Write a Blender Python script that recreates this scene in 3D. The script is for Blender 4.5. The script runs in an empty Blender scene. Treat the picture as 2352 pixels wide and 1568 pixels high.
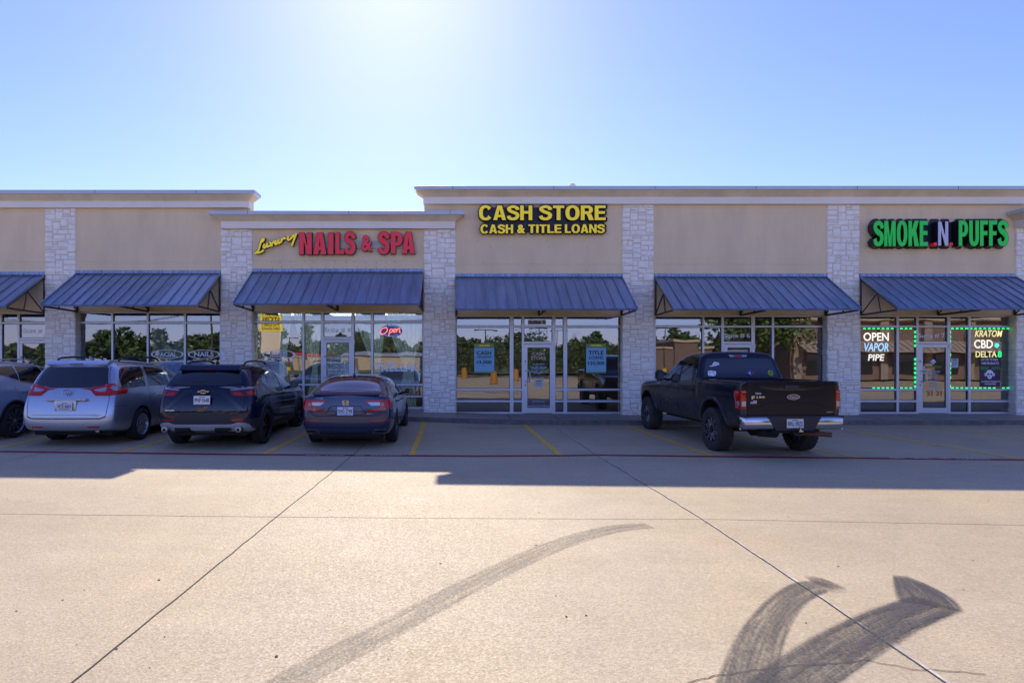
import bpy, bmesh, math, random
from mathutils import Vector, Matrix
from mathutils.bvhtree import BVHTree

SC = bpy.context.scene
COL = SC.collection
R = math.radians

# ---------------------------------------------------------------- camera, sky, sun, exposure
FPX, VX, VY, CAMH = 1400.0, 1052.0, 826.0, 1.82      # focal length / axis in 2352-px photo units, eye height
cam_data = bpy.data.cameras.new("camera")
cam = bpy.data.objects.new("camera", cam_data)
COL.objects.link(cam)
cam.location = (0, 0, CAMH)
cam.rotation_euler = (R(90), 0, 0)
cam_data.sensor_width = 36.0
cam_data.lens = 36.0 * FPX / 2352.0
cam_data.shift_x = (1176 - VX) / 2352.0
cam_data.shift_y = (VY - 784) / 2352.0
cam_data.clip_end = 3000
SC.camera = cam

SUN_DIR = Vector((-0.105, 1.0, 0.742)).normalized()
SUN_EL = math.asin(SUN_DIR.z)
world = bpy.data.worlds.new("World")
SC.world = world
world.use_nodes = True
wn, wl = world.node_tree.nodes, world.node_tree.links
bg = wn["Background"]
sky = wn.new("ShaderNodeTexSky")
sky.sky_type = 'NISHITA'
sky.sun_disc = False
sky.sun_elevation = SUN_EL
sky.sun_rotation = math.atan2(SUN_DIR.x, SUN_DIR.y)
sky.altitude = 100
sky.air_density = 1.1
sky.dust_density = 0.32
sky.ozone_density = 3.0
tint = wn.new("ShaderNodeVectorMath"); tint.operation = 'MULTIPLY'      # cool white balance of the photo
tint.inputs[1].default_value = (1.02, 1.0, 1.74)
wl.new(sky.outputs[0], tint.inputs[0]); wl.new(tint.outputs[0], bg.inputs[0])
bg.inputs[1].default_value = 0.066
sun_data = bpy.data.lights.new("sun", 'SUN')
sun = bpy.data.objects.new("sun", sun_data)
COL.objects.link(sun)
sun.rotation_euler = SUN_DIR.to_track_quat('Z', 'Y').to_euler()
sun_data.energy = 2.85
sun_data.angle = R(0.53)
sun_data.color = (1.0, 0.91, 0.76)
SC.view_settings.view_transform = 'Standard'
SC.view_settings.look = 'None'
SC.view_settings.gamma = 1
SC.view_settings.exposure = 1.1
SC.cycles.max_bounces = 10
SC.cycles.glossy_bounces = 5
SC.cycles.transparent_max_bounces = 12
SC.cycles.sample_clamp_indirect = 6
SC.cycles.caustics_reflective = False
SC.cycles.use_denoising = True

# ---------------------------------------------------------------- helpers
def PX(x, Y): return (x - VX) / FPX * Y
def PZ(y, Y): return CAMH + (VY - y) / FPX * Y

def sstep(a, b, x):
    t = min(1, max(0, (x - a) / (b - a)))
    return t * t * (3 - 2 * t)

def g(X, Y):
    """height of the sloping car park"""
    xl = max(-16.0, min(0.0, X)); xr = min(18.0, max(0.0, X))
    z = -0.0085 * xl - 0.008 * xr * (1 - sstep(8.5, 17.0, Y))
    z += 0.09 * (1 - sstep(-2.0, 2.5, X)) * sstep(13.0, 17.0, Y)
    return z

def GP(px, py):
    """photo point on the ground -> world x, y"""
    h = CAMH
    for _ in range(12):
        Y = FPX * h / (py - VY); X = (px - VX) / FPX * Y
        h = CAMH - g(X, Y)
    return X, Y

_mats = {}
def pbr(name, col, rough=0.5, metal=0.0, spec=0.5, coat=0.0, var=0.0, vscale=2.0, bump=0.0, bscale=60.0,
        emit=None, estr=0.0, streak=None, dirt=None, alpha=None):
    m = bpy.data.materials.new(name); m.use_nodes = True
    nt = m.node_tree; n = nt.nodes; l = nt.links
    b = n["Principled BSDF"]
    b.inputs["Base Color"].default_value = (*col, 1)
    b.inputs["Roughness"].default_value = rough
    b.inputs["Metallic"].default_value = metal
    b.inputs["Specular IOR Level"].default_value = spec
    b.inputs["Coat Weight"].default_value = coat
    b.inputs["Coat Roughness"].default_value = 0.03
    if emit:
        b.inputs["Emission Color"].default_value = (*emit, 1)
        b.inputs["Emission Strength"].default_value = estr
    tc = n.new("ShaderNodeTexCoord")
    last = None
    if var:
        ns = n.new("ShaderNodeTexNoise"); ns.inputs["Scale"].default_value = vscale; ns.inputs["Detail"].default_value = 6
        ns.inputs["Roughness"].default_value = 0.65
        if streak:
            mp = n.new("ShaderNodeMapping"); mp.inputs["Scale"].default_value = streak
            l.new(tc.outputs["Object"], mp.inputs[0]); l.new(mp.outputs[0], ns.inputs["Vector"])
        else:
            l.new(tc.outputs["Object"], ns.inputs["Vector"])
        rp = n.new("ShaderNodeMapRange"); rp.inputs[1].default_value = 0.3; rp.inputs[2].default_value = 0.7
        rp.inputs[3].default_value = 1 - var; rp.inputs[4].default_value = 1 + var
        l.new(ns.outputs["Fac"], rp.inputs[0])
        mx = n.new("ShaderNodeVectorMath"); mx.operation = 'SCALE'; mx.inputs[0].default_value = col
        l.new(rp.outputs[0], mx.inputs["Scale"])
        last = mx.outputs[0]
    if dirt:
        dcol, zlo, zhi, amt = dirt
        sp = n.new("ShaderNodeSeparateXYZ"); l.new(tc.outputs["Object"], sp.inputs[0])
        mr = n.new("ShaderNodeMapRange"); mr.inputs[1].default_value = zlo; mr.inputs[2].default_value = zhi
        mr.inputs[3].default_value = 1.0; mr.inputs[4].default_value = 0.0
        l.new(sp.outputs["Z"], mr.inputs[0])
        ns = n.new("ShaderNodeTexNoise"); ns.inputs["Scale"].default_value = 3.5; ns.inputs["Detail"].default_value = 8
        ns.inputs["Roughness"].default_value = 0.75
        l.new(tc.outputs["Object"], ns.inputs["Vector"])
        r2 = n.new("ShaderNodeMapRange"); r2.inputs[1].default_value = 0.35; r2.inputs[2].default_value = 0.65
        r2.inputs[3].default_value = 0.25; r2.inputs[4].default_value = 1.0
        l.new(ns.outputs["Fac"], r2.inputs[0])
        mu = n.new("ShaderNodeMath"); mu.operation = 'MULTIPLY'; l.new(mr.outputs[0], mu.inputs[0]); l.new(r2.outputs[0], mu.inputs[1])
        m2 = n.new("ShaderNodeMath"); m2.operation = 'MULTIPLY'; m2.inputs[1].default_value = amt; l.new(mu.outputs[0], m2.inputs[0])
        mix = n.new("ShaderNodeMix"); mix.data_type = 'RGBA'
        l.new(m2.outputs[0], mix.inputs["Factor"])
        if last: l.new(last, mix.inputs["A"])
        else: mix.inputs["A"].default_value = (*col, 1)
        mix.inputs["B"].default_value = (*dcol, 1)
        last = mix.outputs["Result"]
        mrr = n.new("ShaderNodeMapRange"); mrr.inputs[3].default_value = rough; mrr.inputs[4].default_value = 0.75
        l.new(m2.outputs[0], mrr.inputs[0]); l.new(mrr.outputs[0], b.inputs["Roughness"])
        mrc = n.new("ShaderNodeMapRange"); mrc.inputs[3].default_value = coat; mrc.inputs[4].default_value = 0.0
        mrc.inputs[2].default_value = 0.6
        l.new(m2.outputs[0], mrc.inputs[0]); l.new(mrc.outputs[0], b.inputs["Coat Weight"])
    if last: l.new(last, b.inputs["Base Color"])
    if bump:
        nb = n.new("ShaderNodeTexNoise"); nb.inputs["Scale"].default_value = bscale; nb.inputs["Detail"].default_value = 5
        l.new(tc.outputs["Object"], nb.inputs["Vector"])
        bp = n.new("ShaderNodeBump"); bp.inputs["Strength"].default_value = bump; bp.inputs["Distance"].default_value = 0.02
        l.new(nb.outputs["Fac"], bp.inputs["Height"]); l.new(bp.outputs[0], b.inputs["Normal"])
    return m

class MB:
    """collects shapes in one bmesh, built as ONE mesh object"""
    def __init__(self): self.bm = bmesh.new()
    def face(self, pts):
        vs = [self.bm.verts.new(p) for p in pts]
        return self.bm.faces.new(vs)
    def box(self, x0, x1, y0, y1, z0, z1, M=None):
        c = [(x0,y0,z0),(x1,y0,z0),(x1,y1,z0),(x0,y1,z0),(x0,y0,z1),(x1,y0,z1),(x1,y1,z1),(x0,y1,z1)]
        if M is not None: c = [M @ Vector(p) for p in c]
        v = [self.bm.verts.new(p) for p in c]
        for f in ((0,3,2,1),(4,5,6,7),(0,1,5,4),(1,2,6,5),(2,3,7,6),(3,0,4,7)):
            self.bm.faces.new([v[i] for i in f])
        return self
    def cbox(self, x0, x1, y0, y1, z0, z1, b=0.005):
        """box with bevelled edges"""
        t = bmesh.new()
        bmesh.ops.create_cube(t, size=1.0)
        for v in t.verts:
            v.co = Vector(((x0+x1)/2 + v.co.x*(x1-x0), (y0+y1)/2 + v.co.y*(y1-y0), (z0+z1)/2 + v.co.z*(z1-z0)))
        bmesh.ops.bevel(t, geom=t.edges[:], offset=b, segments=2, affect='EDGES', profile=0.6)
        return self.merge(t)
    def merge(self, t, M=None):
        me = bpy.data.meshes.new("tmp"); t.to_mesh(me); t.free()
        if M is not None: me.transform(M)
        self.bm.from_mesh(me); bpy.data.meshes.remove(me)
        return self
    def prism(self, poly, axis, a, b):
        """polygon extruded along an axis ('y': poly is x,z; 'x': poly is y,z; 'z': poly is x,y)"""
        def p3(u, v, w):
            return (u, w, v) if axis == 'y' else ((w, u, v) if axis == 'x' else (u, v, w))
        A = [self.bm.verts.new(p3(u, v, a)) for u, v in poly]
        B = [self.bm.verts.new(p3(u, v, b)) for u, v in poly]
        fs = [self.bm.faces.new(A), self.bm.faces.new(B[::-1])]
        n = len(poly)
        for i in range(n):
            fs.append(self.bm.faces.new((A[i], B[i], B[(i+1) % n], A[(i+1) % n])))
        bmesh.ops.recalc_face_normals(self.bm, faces=fs)
        return self
    def tube(self, pts, r, n=8, closed=False, caps=True):
        pts = [Vector(p) for p in pts]; N = len(pts); rings = []
        rr = r if isinstance(r, (list, tuple)) else [r] * N
        up = None
        for i, p in enumerate(pts):
            if closed: d = pts[(i+1) % N] - pts[i-1]
            else: d = pts[min(i+1, N-1)] - pts[max(i-1, 0)]
            if d.length < 1e-9: d = Vector((0, 0, 1))
            d.normalize()
            if up is None:
                up = Vector((0, 0, 1)) if abs(d.z) < 0.9 else Vector((1, 0, 0))
            s = d.cross(up)
            if s.length < 1e-6: s = d.cross(Vector((1, 0.3, 0.2)))
            s.normalize(); t = s.cross(d).normalized(); up = t
            rings.append([self.bm.verts.new(p + (s * math.cos(2*math.pi*k/n) + t * math.sin(2*math.pi*k/n)) * rr[i]) for k in range(n)])
        for i in range(N if closed else N - 1):
            A, B = rings[i], rings[(i+1) % N]
            for k in range(n):
                self.bm.faces.new((A[k], A[(k+1) % n], B[(k+1) % n], B[k]))
        if not closed and caps:
            self.bm.faces.new(rings[0][::-1]); self.bm.faces.new(rings[-1])
        return self
    def bar(self, p, q, w):
        """square tube between two points"""
        return self.tube([p, q], w * 0.707, 4)
    def lathe(self, prof, c, axis='x', n=32, caps=True):
        """prof: list of (radius, offset along axis)"""
        rings = []
        for r, h in prof:
            ring = []
            for k in range(n):
                a = 2*math.pi*k/n; u, v = r*math.cos(a), r*math.sin(a)
                p = (h, u, v) if axis == 'x' else ((u, h, v) if axis == 'y' else (u, v, h))
                ring.append(self.bm.verts.new((c[0]+p[0], c[1]+p[1], c[2]+p[2])))
            rings.append(ring)
        fs = []
        for A, B in zip(rings, rings[1:]):
            for k in range(n):
                fs.append(self.bm.faces.new((A[k], A[(k+1) % n], B[(k+1) % n], B[k])))
        if caps and prof[0][0] > 1e-6: fs.append(self.bm.faces.new(rings[0]))
        if caps and prof[-1][0] > 1e-6: fs.append(self.bm.faces.new(rings[-1][::-1]))
        bmesh.ops.recalc_face_normals(self.bm, faces=fs)
        return self
    def build(self, name, mat, parent=None, smooth=False, angle=35, recalc=False):
        if recalc: bmesh.ops.recalc_face_normals(self.bm, faces=self.bm.faces[:])
        me = bpy.data.meshes.new(name); self.bm.to_mesh(me); self.bm.free()
        for m in (mat if isinstance(mat, (list, tuple)) else [mat]): me.materials.append(m)
        if smooth:
            me.polygons.foreach_set("use_smooth", [True] * len(me.polygons))
            me.set_sharp_from_angle(angle=R(angle))
        o = bpy.data.objects.new(name, me); COL.objects.link(o)
        if parent is not None: o.parent = parent
        return o

def tag(o, label=None, cat=None, group=None, kind=None):
    if label: o["label"] = label
    if cat: o["category"] = cat
    if group: o["group"] = group
    if kind: o["kind"] = kind
    return o
def thing(name, label, cat, loc=(0, 0, 0), rz=0.0, group=None, ry=0.0):
    o = bpy.data.objects.new(name, None); COL.objects.link(o)
    o.empty_display_size = 0.2
    o.location = loc; o.rotation_euler = (0, ry, rz)
    return tag(o, label, cat, group)
def struct(o): o["kind"] = "structure"; return o

_txt = {}
def text_mesh(txt, bold=0.0, depth=0.0, shear=0.0, space=1.0, res=4):
    key = (txt, bold, depth, shear, space)
    if key in _txt: return _txt[key].copy()
    cu = bpy.data.curves.new("txt", 'FONT'); cu.body = txt; cu.offset = bold; cu.extrude = depth / 2
    cu.resolution_u = res; cu.shear = shear; cu.space_character = space
    o = bpy.data.objects.new("txt", cu); COL.objects.link(o)
    dg = bpy.context.evaluated_depsgraph_get()
    me = bpy.data.meshes.new_from_object(o.evaluated_get(dg))
    bpy.data.objects.remove(o); bpy.data.curves.remove(cu)
    _txt[key] = me
    return me.copy()
def put_text(mb, txt, x0, x1, z0, z1, y, depth=0.0, bold=0.0, shear=0.0, space=1.0, M=None, res=4):
    """lettering that faces -Y, stretched to fill x0..x1, z0..z1; its front at y, going back by depth"""
    me = text_mesh(txt, bold, 1.0 if depth else 0.0, shear, space, res)
    vs = [v.co.copy() for v in me.vertices]
    ax = min(v.x for v in vs); bx = max(v.x for v in vs); ay = min(v.y for v in vs); by = max(v.y for v in vs)
    for v in me.vertices:
        c = v.co
        p = Vector((x0 + (c.x-ax)/(bx-ax)*(x1-x0), y + (0.5 - c.z)*depth if depth else y, z0 + (c.y-ay)/(by-ay)*(z1-z0)))
        v.co = M @ p if M is not None else p
    mb.bm.from_mesh(me); bpy.data.meshes.remove(me)

def catmull(pts, n=8):
    P = [Vector(p) for p in pts]; out = []
    for i in range(len(P)-1):
        p0 = P[max(i-1, 0)]; p1 = P[i]; p2 = P[i+1]; p3 = P[min(i+2, len(P)-1)]
        for k in range(n):
            t = k/n
            out.append(0.5*((2*p1) + (p2-p0)*t + (2*p0-5*p1+4*p2-p3)*t*t + (3*p1-p0-3*p2+p3)*t*t*t))
    out.append(P[-1])
    return out
def rounded(poly, r, n=4):
    """2-D polygon with rounded corners; r one number or one per corner"""
    out = []; N = len(poly)
    for i in range(N):
        rr = r[i] if isinstance(r, (list, tuple)) else r
        p = Vector(poly[i]); a = Vector(poly[i-1]) - p; b = Vector(poly[(i+1) % N]) - p
        rr = min(rr, a.length*0.45, b.length*0.45)
        if rr < 1e-4: out.append(tuple(p)); continue
        A = p + a.normalized()*rr; B = p + b.normalized()*rr
        for k in range(n+1):
            t = k/n
            q = A*(1-t)**2 + p*2*t*(1-t) + B*t*t
            out.append((q.x, q.y))
    return out


# ---- heavy grotesque capitals for the channel letters, drawn as outlines (stem s, bar b, height 1)
def _arc(cx_, cy_, rx, ry, a0, a1, n=16):
    return [(cx_+rx*math.cos(R(a0+(a1-a0)*k/n)), cy_+ry*math.sin(R(a0+(a1-a0)*k/n))) for k in range(n+1)]
def _sq(cx_, cy_, rx, ry, a0, a1, n=20, p=0.86):
    out = []
    for k in range(n+1):
        a = R(a0+(a1-a0)*k/n); c, s_ = math.cos(a), math.sin(a)
        out.append((cx_+rx*math.copysign(abs(c)**p, c), cy_+ry*math.copysign(abs(s_)**p, s_)))
    return out
def glyph(ch, s, b):
    """list of abutting outlines and the advance width"""
    rect = lambda x0, x1, y0, y1: [(x0, y0), (x1, y0), (x1, y1), (x0, y1)]
    if ch == 'I': return [rect(0, s, 0, 1)], s
    if ch == 'L': w = .58; return [[(0, 0), (w, 0), (w, b), (s, b), (s, 1), (0, 1)]], w
    if ch == 'T': w = .64; m = (w-s)/2; return [[(m, 0), (m+s, 0), (m+s, 1-b), (w, 1-b), (w, 1), (0, 1), (0, 1-b), (m, 1-b)]], w
    if ch == 'E': w = .62; c = .52; h = b/2; return [[(0, 0), (w, 0), (w, b), (s, b), (s, c-h), (w*.94, c-h), (w*.94, c+h), (s, c+h), (s, 1-b), (w, 1-b), (w, 1), (0, 1)]], w
    if ch == 'F': w = .58; c = .50; h = b/2; return [[(0, 0), (s, 0), (s, c-h), (w*.92, c-h), (w*.92, c+h), (s, c+h), (s, 1-b), (w, 1-b), (w, 1), (0, 1)]], w
    if ch == 'H': w = .72; c = .53; h = b/2; return [[(0, 0), (s, 0), (s, c-h), (w-s, c-h), (w-s, 0), (w, 0), (w, 1), (w-s, 1), (w-s, c+h), (s, c+h), (s, 1), (0, 1)]], w
    if ch == 'N': w = .72; return [[(0, 0), (s*.95, 0), (s*.95, .66), (w-s*1.02, 0), (w, 0), (w, 1), (w-s*.95, 1), (w-s*.95, .36), (s*1.02, 1), (0, 1)]], w
    if ch == 'M': w = .86; t = s*.92; return [[(0, 0), (t, 0), (t, .70), (w/2-t*.42, 0), (w/2, 0), (w/2, .30), (t*1.25, 1), (0, 1)], [(w/2, 0), (w/2+t*.42, 0), (w-t, .70), (w-t, 0), (w, 0), (w, 1), (w-t*1.25, 1), (w/2, .30)]], w
    if ch == 'A':
        w = .76; t = s*1.08; q = s*.62; v1, v2 = .20, .20+b*.92; top = .74
        xi = lambda v: t + (w/2 - t)*v/top
        left = [(0, 0), (t*.98, 0), (xi(v1), v1), (w/2, v1), (w/2, v2), (xi(v2), v2), (w/2, top), (w/2, 1), (w/2-q, 1)]
        return [left, [(w-x, y) for x, y in left[::-1]]], w
    if ch == 'U': w = .70; r = w/2; return [[(0, 1)] + _sq(r, .36, r, .375, 180, 360) + [(w, 1), (w-s, 1)] + _sq(r, .36, r-s, .375-b*1.05, 360, 180) + [(s, 1)]], w
    if ch == 'O':
        w = .80; r = w/2
        return [_sq(r, .5, r, .515, 90, 270) + _sq(r, .5, r-s*1.05, .515-b, 270, 90), _sq(r, .5, r, .515, -90, 90) + _sq(r, .5, r-s*1.05, .515-b, 90, -90)], w
    if ch == 'C':
        w = .78; r = .40
        return [_sq(r, .5, r, .515, 38, 322, 28) + [(r+(r-s)*.80, .5-.17)] + _sq(r, .5, r-s*1.05, .515-b, 318, 42, 28) + [(r+(r-s)*.80, .5+.17)]], w
    if ch == 'P':
        w = .68; c0, c1 = .36, 1.0; cy_ = (c0+c1)/2; ry = (c1-c0)/2; x = w-ry*1.0
        return [rect(0, s, 0, 1), [(s, c0)] + [(x, c0)] + _arc(x, cy_, w-x, ry, -90, 90) + [(s, c1), (s, c1-b)] + [(x, c1-b)] + _arc(x, cy_, w-x-s, ry-b, 90, -90) + [(x, c0+b), (s, c0+b)]], w
    if ch == 'R':
        w = .72; c0, c1 = .42, 1.0; cy_ = (c0+c1)/2; ry = (c1-c0)/2; x = w*.96-ry
        return [rect(0, s, 0, 1), [(s, c0), (x, c0)] + _arc(x, cy_, w*.96-x, ry, -90, 90) + [(s, c1), (s, c1-b), (x, c1-b)] + _arc(x, cy_, w*.96-x-s, ry-b, 90, -90) + [(x, c0+b), (s, c0+b)],
                [(w-s*1.15, 0), (w+.02, 0), (w-s*.55, c0-.001), (w*.42, c0-.001), (w-s*1.75, c0-.001-.02)]], w
    if ch == 'K':
        w = .76; return [rect(0, s, 0, 1), [(s, .34), (s+.10, .45), (w-s*1.22, 0), (w+.03, 0), (s+.10+s*.85, .62), (w+.01, 1), (w-s*1.2, 1), (s, .64)]], w
    if ch == 'S':
        w = .70; P = [(Vector((x, y, 0))) for x, y in ((.62, .70), (.575, .84), (.35, .925), (.125, .835), (.115, .70), (.24, .59), (.45, .50), (.60, .40), (.60, .24), (.50, .12), (.34, .075), (.145, .13), (.075, .29))]
        C = catmull(P, 6); L_, R_ = [], []
        for i, p in enumerate(C):
            d = C[min(i+1, len(C)-1)] - C[max(i-1, 0)]; d.normalize(); n_ = Vector((-d.y, d.x, 0))
            t = (b + (s-b)*abs(d.y)) if abs(p.y-.5) > .16 else max(b, s*.96)
            L_.append(((p+n_*t/2).x, (p+n_*t/2).y)); R_.append(((p-n_*t/2).x, (p-n_*t/2).y))
        return [L_ + R_[::-1]], w
    return [], .3
def put_block(mb, txt, x0, x1, z0, z1, y, depth, s=.215, b=.175, gap=.075, grow=0.0, jig=1):
    """heavy capitals facing -Y, fitted to the box; grow fattens them (for backings)"""
    G = []; x = 0
    for ch in txt:
        polys, w = glyph(ch, s, b); G.append((x, polys)); x += w + gap
    W = x - gap
    offs = [(0, 0)] if not grow else [(grow*math.cos(k*math.pi/6), grow*math.sin(k*math.pi/6)) for k in range(12)]
    for k, (ox, oz) in enumerate(offs):
        yy = y + 0.0006*k
        for gx, polys in G:
            for pl in polys:
                pts = [(x0+(gx+u)/W*(x1-x0)+ox, z0+v*(z1-z0)+oz) for u, v in pl]
                clean = [p for i, p in enumerate(pts) if math.dist(p, pts[i-1]) > 1e-5]
                mb.prism(clean, 'y', yy, yy+depth)

# ---------------------------------------------------------------- materials
def mat_concrete(name, col, speck=1.0, rough=0.75):
    m = bpy.data.materials.new(name); m.use_nodes = True
    nt = m.node_tree; n = nt.nodes; l = nt.links; b = n["Principled BSDF"]
    tc = n.new("ShaderNodeTexCoord")
    def noise(scale, detail=4, rg=0.6, mp=None):
        q = n.new("ShaderNodeTexNoise"); q.inputs["Scale"].default_value = scale; q.inputs["Detail"].default_value = detail
        q.inputs["Roughness"].default_value = rg
        if mp:
            k = n.new("ShaderNodeMapping"); k.inputs["Scale"].default_value = mp; l.new(tc.outputs["Object"], k.inputs[0]); l.new(k.outputs[0], q.inputs["Vector"])
        else: l.new(tc.outputs["Object"], q.inputs["Vector"])
        return q.outputs["Fac"]
    def rng(src, a, b_, c, d):
        q = n.new("ShaderNodeMapRange"); q.inputs[1].default_value = a; q.inputs[2].default_value = b_
        q.inputs[3].default_value = c; q.inputs[4].default_value = d; l.new(src, q.inputs[0]); return q.outputs[0]
    def mul(a, b_):
        q = n.new("ShaderNodeMath"); q.operation = 'MULTIPLY'; l.new(a, q.inputs[0]); l.new(b_, q.inputs[1]); return q.outputs[0]
    big = rng(noise(0.22, 5, 0.6), 0.3, 0.7, 0.86, 1.10)
    mid = rng(noise(1.7, 6, 0.7), 0.3, 0.7, 0.93, 1.06)
    strk = rng(noise(1.0, 4, 0.6, (0.35, 2.2, 1)), 0.35, 0.7, 0.96, 1.04)
    fine = rng(noise(38, 3, 0.7), 0.32, 0.68, 1 - 0.11*speck, 1 + 0.11*speck)
    vo = n.new("ShaderNodeTexVoronoi"); vo.inputs["Scale"].default_value = 75; l.new(tc.outputs["Object"], vo.inputs["Vector"])
    sep = n.new("ShaderNodeSeparateColor"); l.new(vo.outputs["Color"], sep.inputs[0])
    grain = rng(sep.outputs[0], 0, 1, 1 - 0.15*speck, 1 + 0.15*speck)
    f = mul(mul(mul(big, mid), mul(strk, fine)), grain)
    vm = n.new("ShaderNodeVectorMath"); vm.operation = 'SCALE'; vm.inputs[0].default_value = col; l.new(f, vm.inputs["Scale"])
    # warm / grey drift
    hue = n.new("ShaderNodeMix"); hue.data_type = 'RGBA'; hue.blend_type = 'MULTIPLY'
    l.new(rng(noise(0.5, 4, 0.6), 0.38, 0.66, 0.0, 1.0), hue.inputs["Factor"])
    l.new(vm.outputs[0], hue.inputs["A"]); hue.inputs["B"].default_value = (1.0, 0.955, 0.88, 1)
    l.new(hue.outputs["Result"], b.inputs["Base Color"])
    b.inputs["Roughness"].default_value = rough
    l.new(rng(sep.outputs[1], 0, 1, rough + 0.10, rough - 0.12), b.inputs["Roughness"])
    bp = n.new("ShaderNodeBump"); bp.inputs["Strength"].default_value = 0.25*speck; bp.inputs["Distance"].default_value = 0.006
    l.new(vo.outputs["Distance"], bp.inputs["Height"]); l.new(bp.outputs[0], b.inputs["Normal"])
    return m

def mat_glass(name, tint=(0.74, 0.80, 0.80), refl=0.20, wav=0.0014):
    m = bpy.data.materials.new(name); m.use_nodes = True
    nt = m.node_tree; n = nt.nodes; l = nt.links
    n.remove(n["Principled BSDF"]); out = n["Material Output"]
    tr = n.new("ShaderNodeBsdfTransparent"); tr.inputs[0].default_value = (*tint, 1)
    gl = n.new("ShaderNodeBsdfGlossy"); gl.inputs["Roughness"].default_value = 0.0; gl.inputs[0].default_value = (0.95, 0.97, 1.0, 1)
    fr = n.new("ShaderNodeFresnel"); fr.inputs["IOR"].default_value = 1.5
    ad = n.new("ShaderNodeMath"); ad.operation = 'ADD'; ad.inputs[1].default_value = refl; l.new(fr.outputs[0], ad.inputs[0])
    tc = n.new("ShaderNodeTexCoord")
    ns = n.new("ShaderNodeTexNoise"); ns.inputs["Scale"].default_value = 1.1; ns.inputs["Detail"].default_value = 1.0
    l.new(tc.outputs["Object"], ns.inputs["Vector"])
    bp = n.new("ShaderNodeBump"); bp.inputs["Strength"].default_value = 1.0; bp.inputs["Distance"].default_value = wav
    l.new(ns.outputs["Fac"], bp.inputs["Height"]); l.new(bp.outputs[0], gl.inputs["Normal"])
    mx = n.new("ShaderNodeMixShader"); l.new(ad.outputs[0], mx.inputs[0]); l.new(tr.outputs[0], mx.inputs[1]); l.new(gl.outputs[0], mx.inputs[2])
    l.new(mx.outputs[0], out.inputs[0])
    return m

def mat_marks(name, col, dens, scale=(6, 60, 1), soft=0.25, edge=6.0):
    """thin layer of rubber on the ground: streaked along u, worn away in noise"""
    m = bpy.data.materials.new(name); m.use_nodes = True
    nt = m.node_tree; n = nt.nodes; l = nt.links; b = n["Principled BSDF"]; out = n["Material Output"]
    b.inputs["Base Color"].default_value = (*col, 1); b.inputs["Roughness"].default_value = 0.7
    tr = n.new("ShaderNodeBsdfTransparent"); mx = n.new("ShaderNodeMixShader")
    uv = n.new("ShaderNodeUVMap"); mp = n.new("ShaderNodeMapping"); mp.inputs["Scale"].default_value = scale
    l.new(uv.outputs[0], mp.inputs[0])
    ns = n.new("ShaderNodeTexNoise"); ns.inputs["Scale"].default_value = 1; ns.inputs["Detail"].default_value = 5; ns.inputs["Roughness"].default_value = 0.7
    l.new(mp.outputs[0], ns.inputs["Vector"])
    tc = n.new("ShaderNodeTexCoord"); gr = n.new("ShaderNodeTexNoise"); gr.inputs["Scale"].default_value = 55; gr.inputs["Detail"].default_value = 2
    l.new(tc.outputs["Object"], gr.inputs["Vector"])
    sp = n.new("ShaderNodeSeparateXYZ"); l.new(uv.outputs[0], sp.inputs[0])
    def math_(op, a, b_):
        q = n.new("ShaderNodeMath"); q.operation = op; q.use_clamp = False
        for i, s in enumerate((a, b_)):
            if isinstance(s, (int, float)): q.inputs[i].default_value = s
            else: l.new(s, q.inputs[i])
        return q.outputs[0]
    # fade towards the sides and the ends
    sv = math_('SUBTRACT', 1.0, math_('ABSOLUTE', math_('SUBTRACT', math_('MULTIPLY', sp.outputs[1], 2.0), 1.0), 0))
    side = math_('MINIMUM', math_('MULTIPLY', sv, edge), 1.0)
    a = math_('ADD', math_('MULTIPLY', ns.outputs["Fac"], 1.3), math_('MULTIPLY', gr.outputs["Fac"], 0.8))
    a = math_('ADD', a, -1.05 + dens)
    a = math_('MULTIPLY', a, 1.0 / soft)
    q = n.new("ShaderNodeClamp"); l.new(a, q.inputs[0])
    at = n.new("ShaderNodeAttribute"); at.attribute_name = "wear"
    fac = math_('MULTIPLY', math_('MULTIPLY', q.outputs[0], side), at.outputs["Fac"])
    l.new(fac, mx.inputs[0]); l.new(tr.outputs[0], mx.inputs[1]); l.new(b.outputs[0], mx.inputs[2]); l.new(mx.outputs[0], out.inputs[0])
    return m

M_ground = mat_concrete("car_park_concrete", (0.495, 0.392, 0.24))
M_walk = mat_concrete("sidewalk_concrete", (0.36, 0.31, 0.26), 0.6)
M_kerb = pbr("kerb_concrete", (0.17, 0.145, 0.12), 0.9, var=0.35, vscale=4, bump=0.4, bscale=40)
M_stucco = pbr("tan_stucco", (0.84, 0.66, 0.41), 0.9, var=0.08, vscale=1.0, streak=(1.6, 1, 0.45), bump=0.25, bscale=180)
M_cove = pbr("cream_stucco", (0.84, 0.71, 0.51), 0.9, var=0.13, vscale=1.0, streak=(1.3, 1, 0.25), bump=0.2, bscale=180)
M_fascia = pbr("off_white_stucco", (0.90, 0.84, 0.75), 0.9, var=0.04, vscale=1.0, bump=0.2, bscale=180)
M_cap = pbr("pale_metal_coping", (0.55, 0.56, 0.58), 0.45, metal=0.3, var=0.05, vscale=1.5)
M_stone = pbr("white_limestone", (0.97, 0.91, 0.79), 0.9, var=0.10, vscale=6, bump=1.0, bscale=22)
M_mortar = pbr("pale_mortar", (0.72, 0.63, 0.51), 0.95, var=0.1, vscale=8)
M_alu = pbr("satin_aluminium", (0.66, 0.66, 0.66), 0.4, metal=0.35, var=0.03)
M_gasket = pbr("black_gasket", (0.02, 0.02, 0.02), 0.6)
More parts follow.
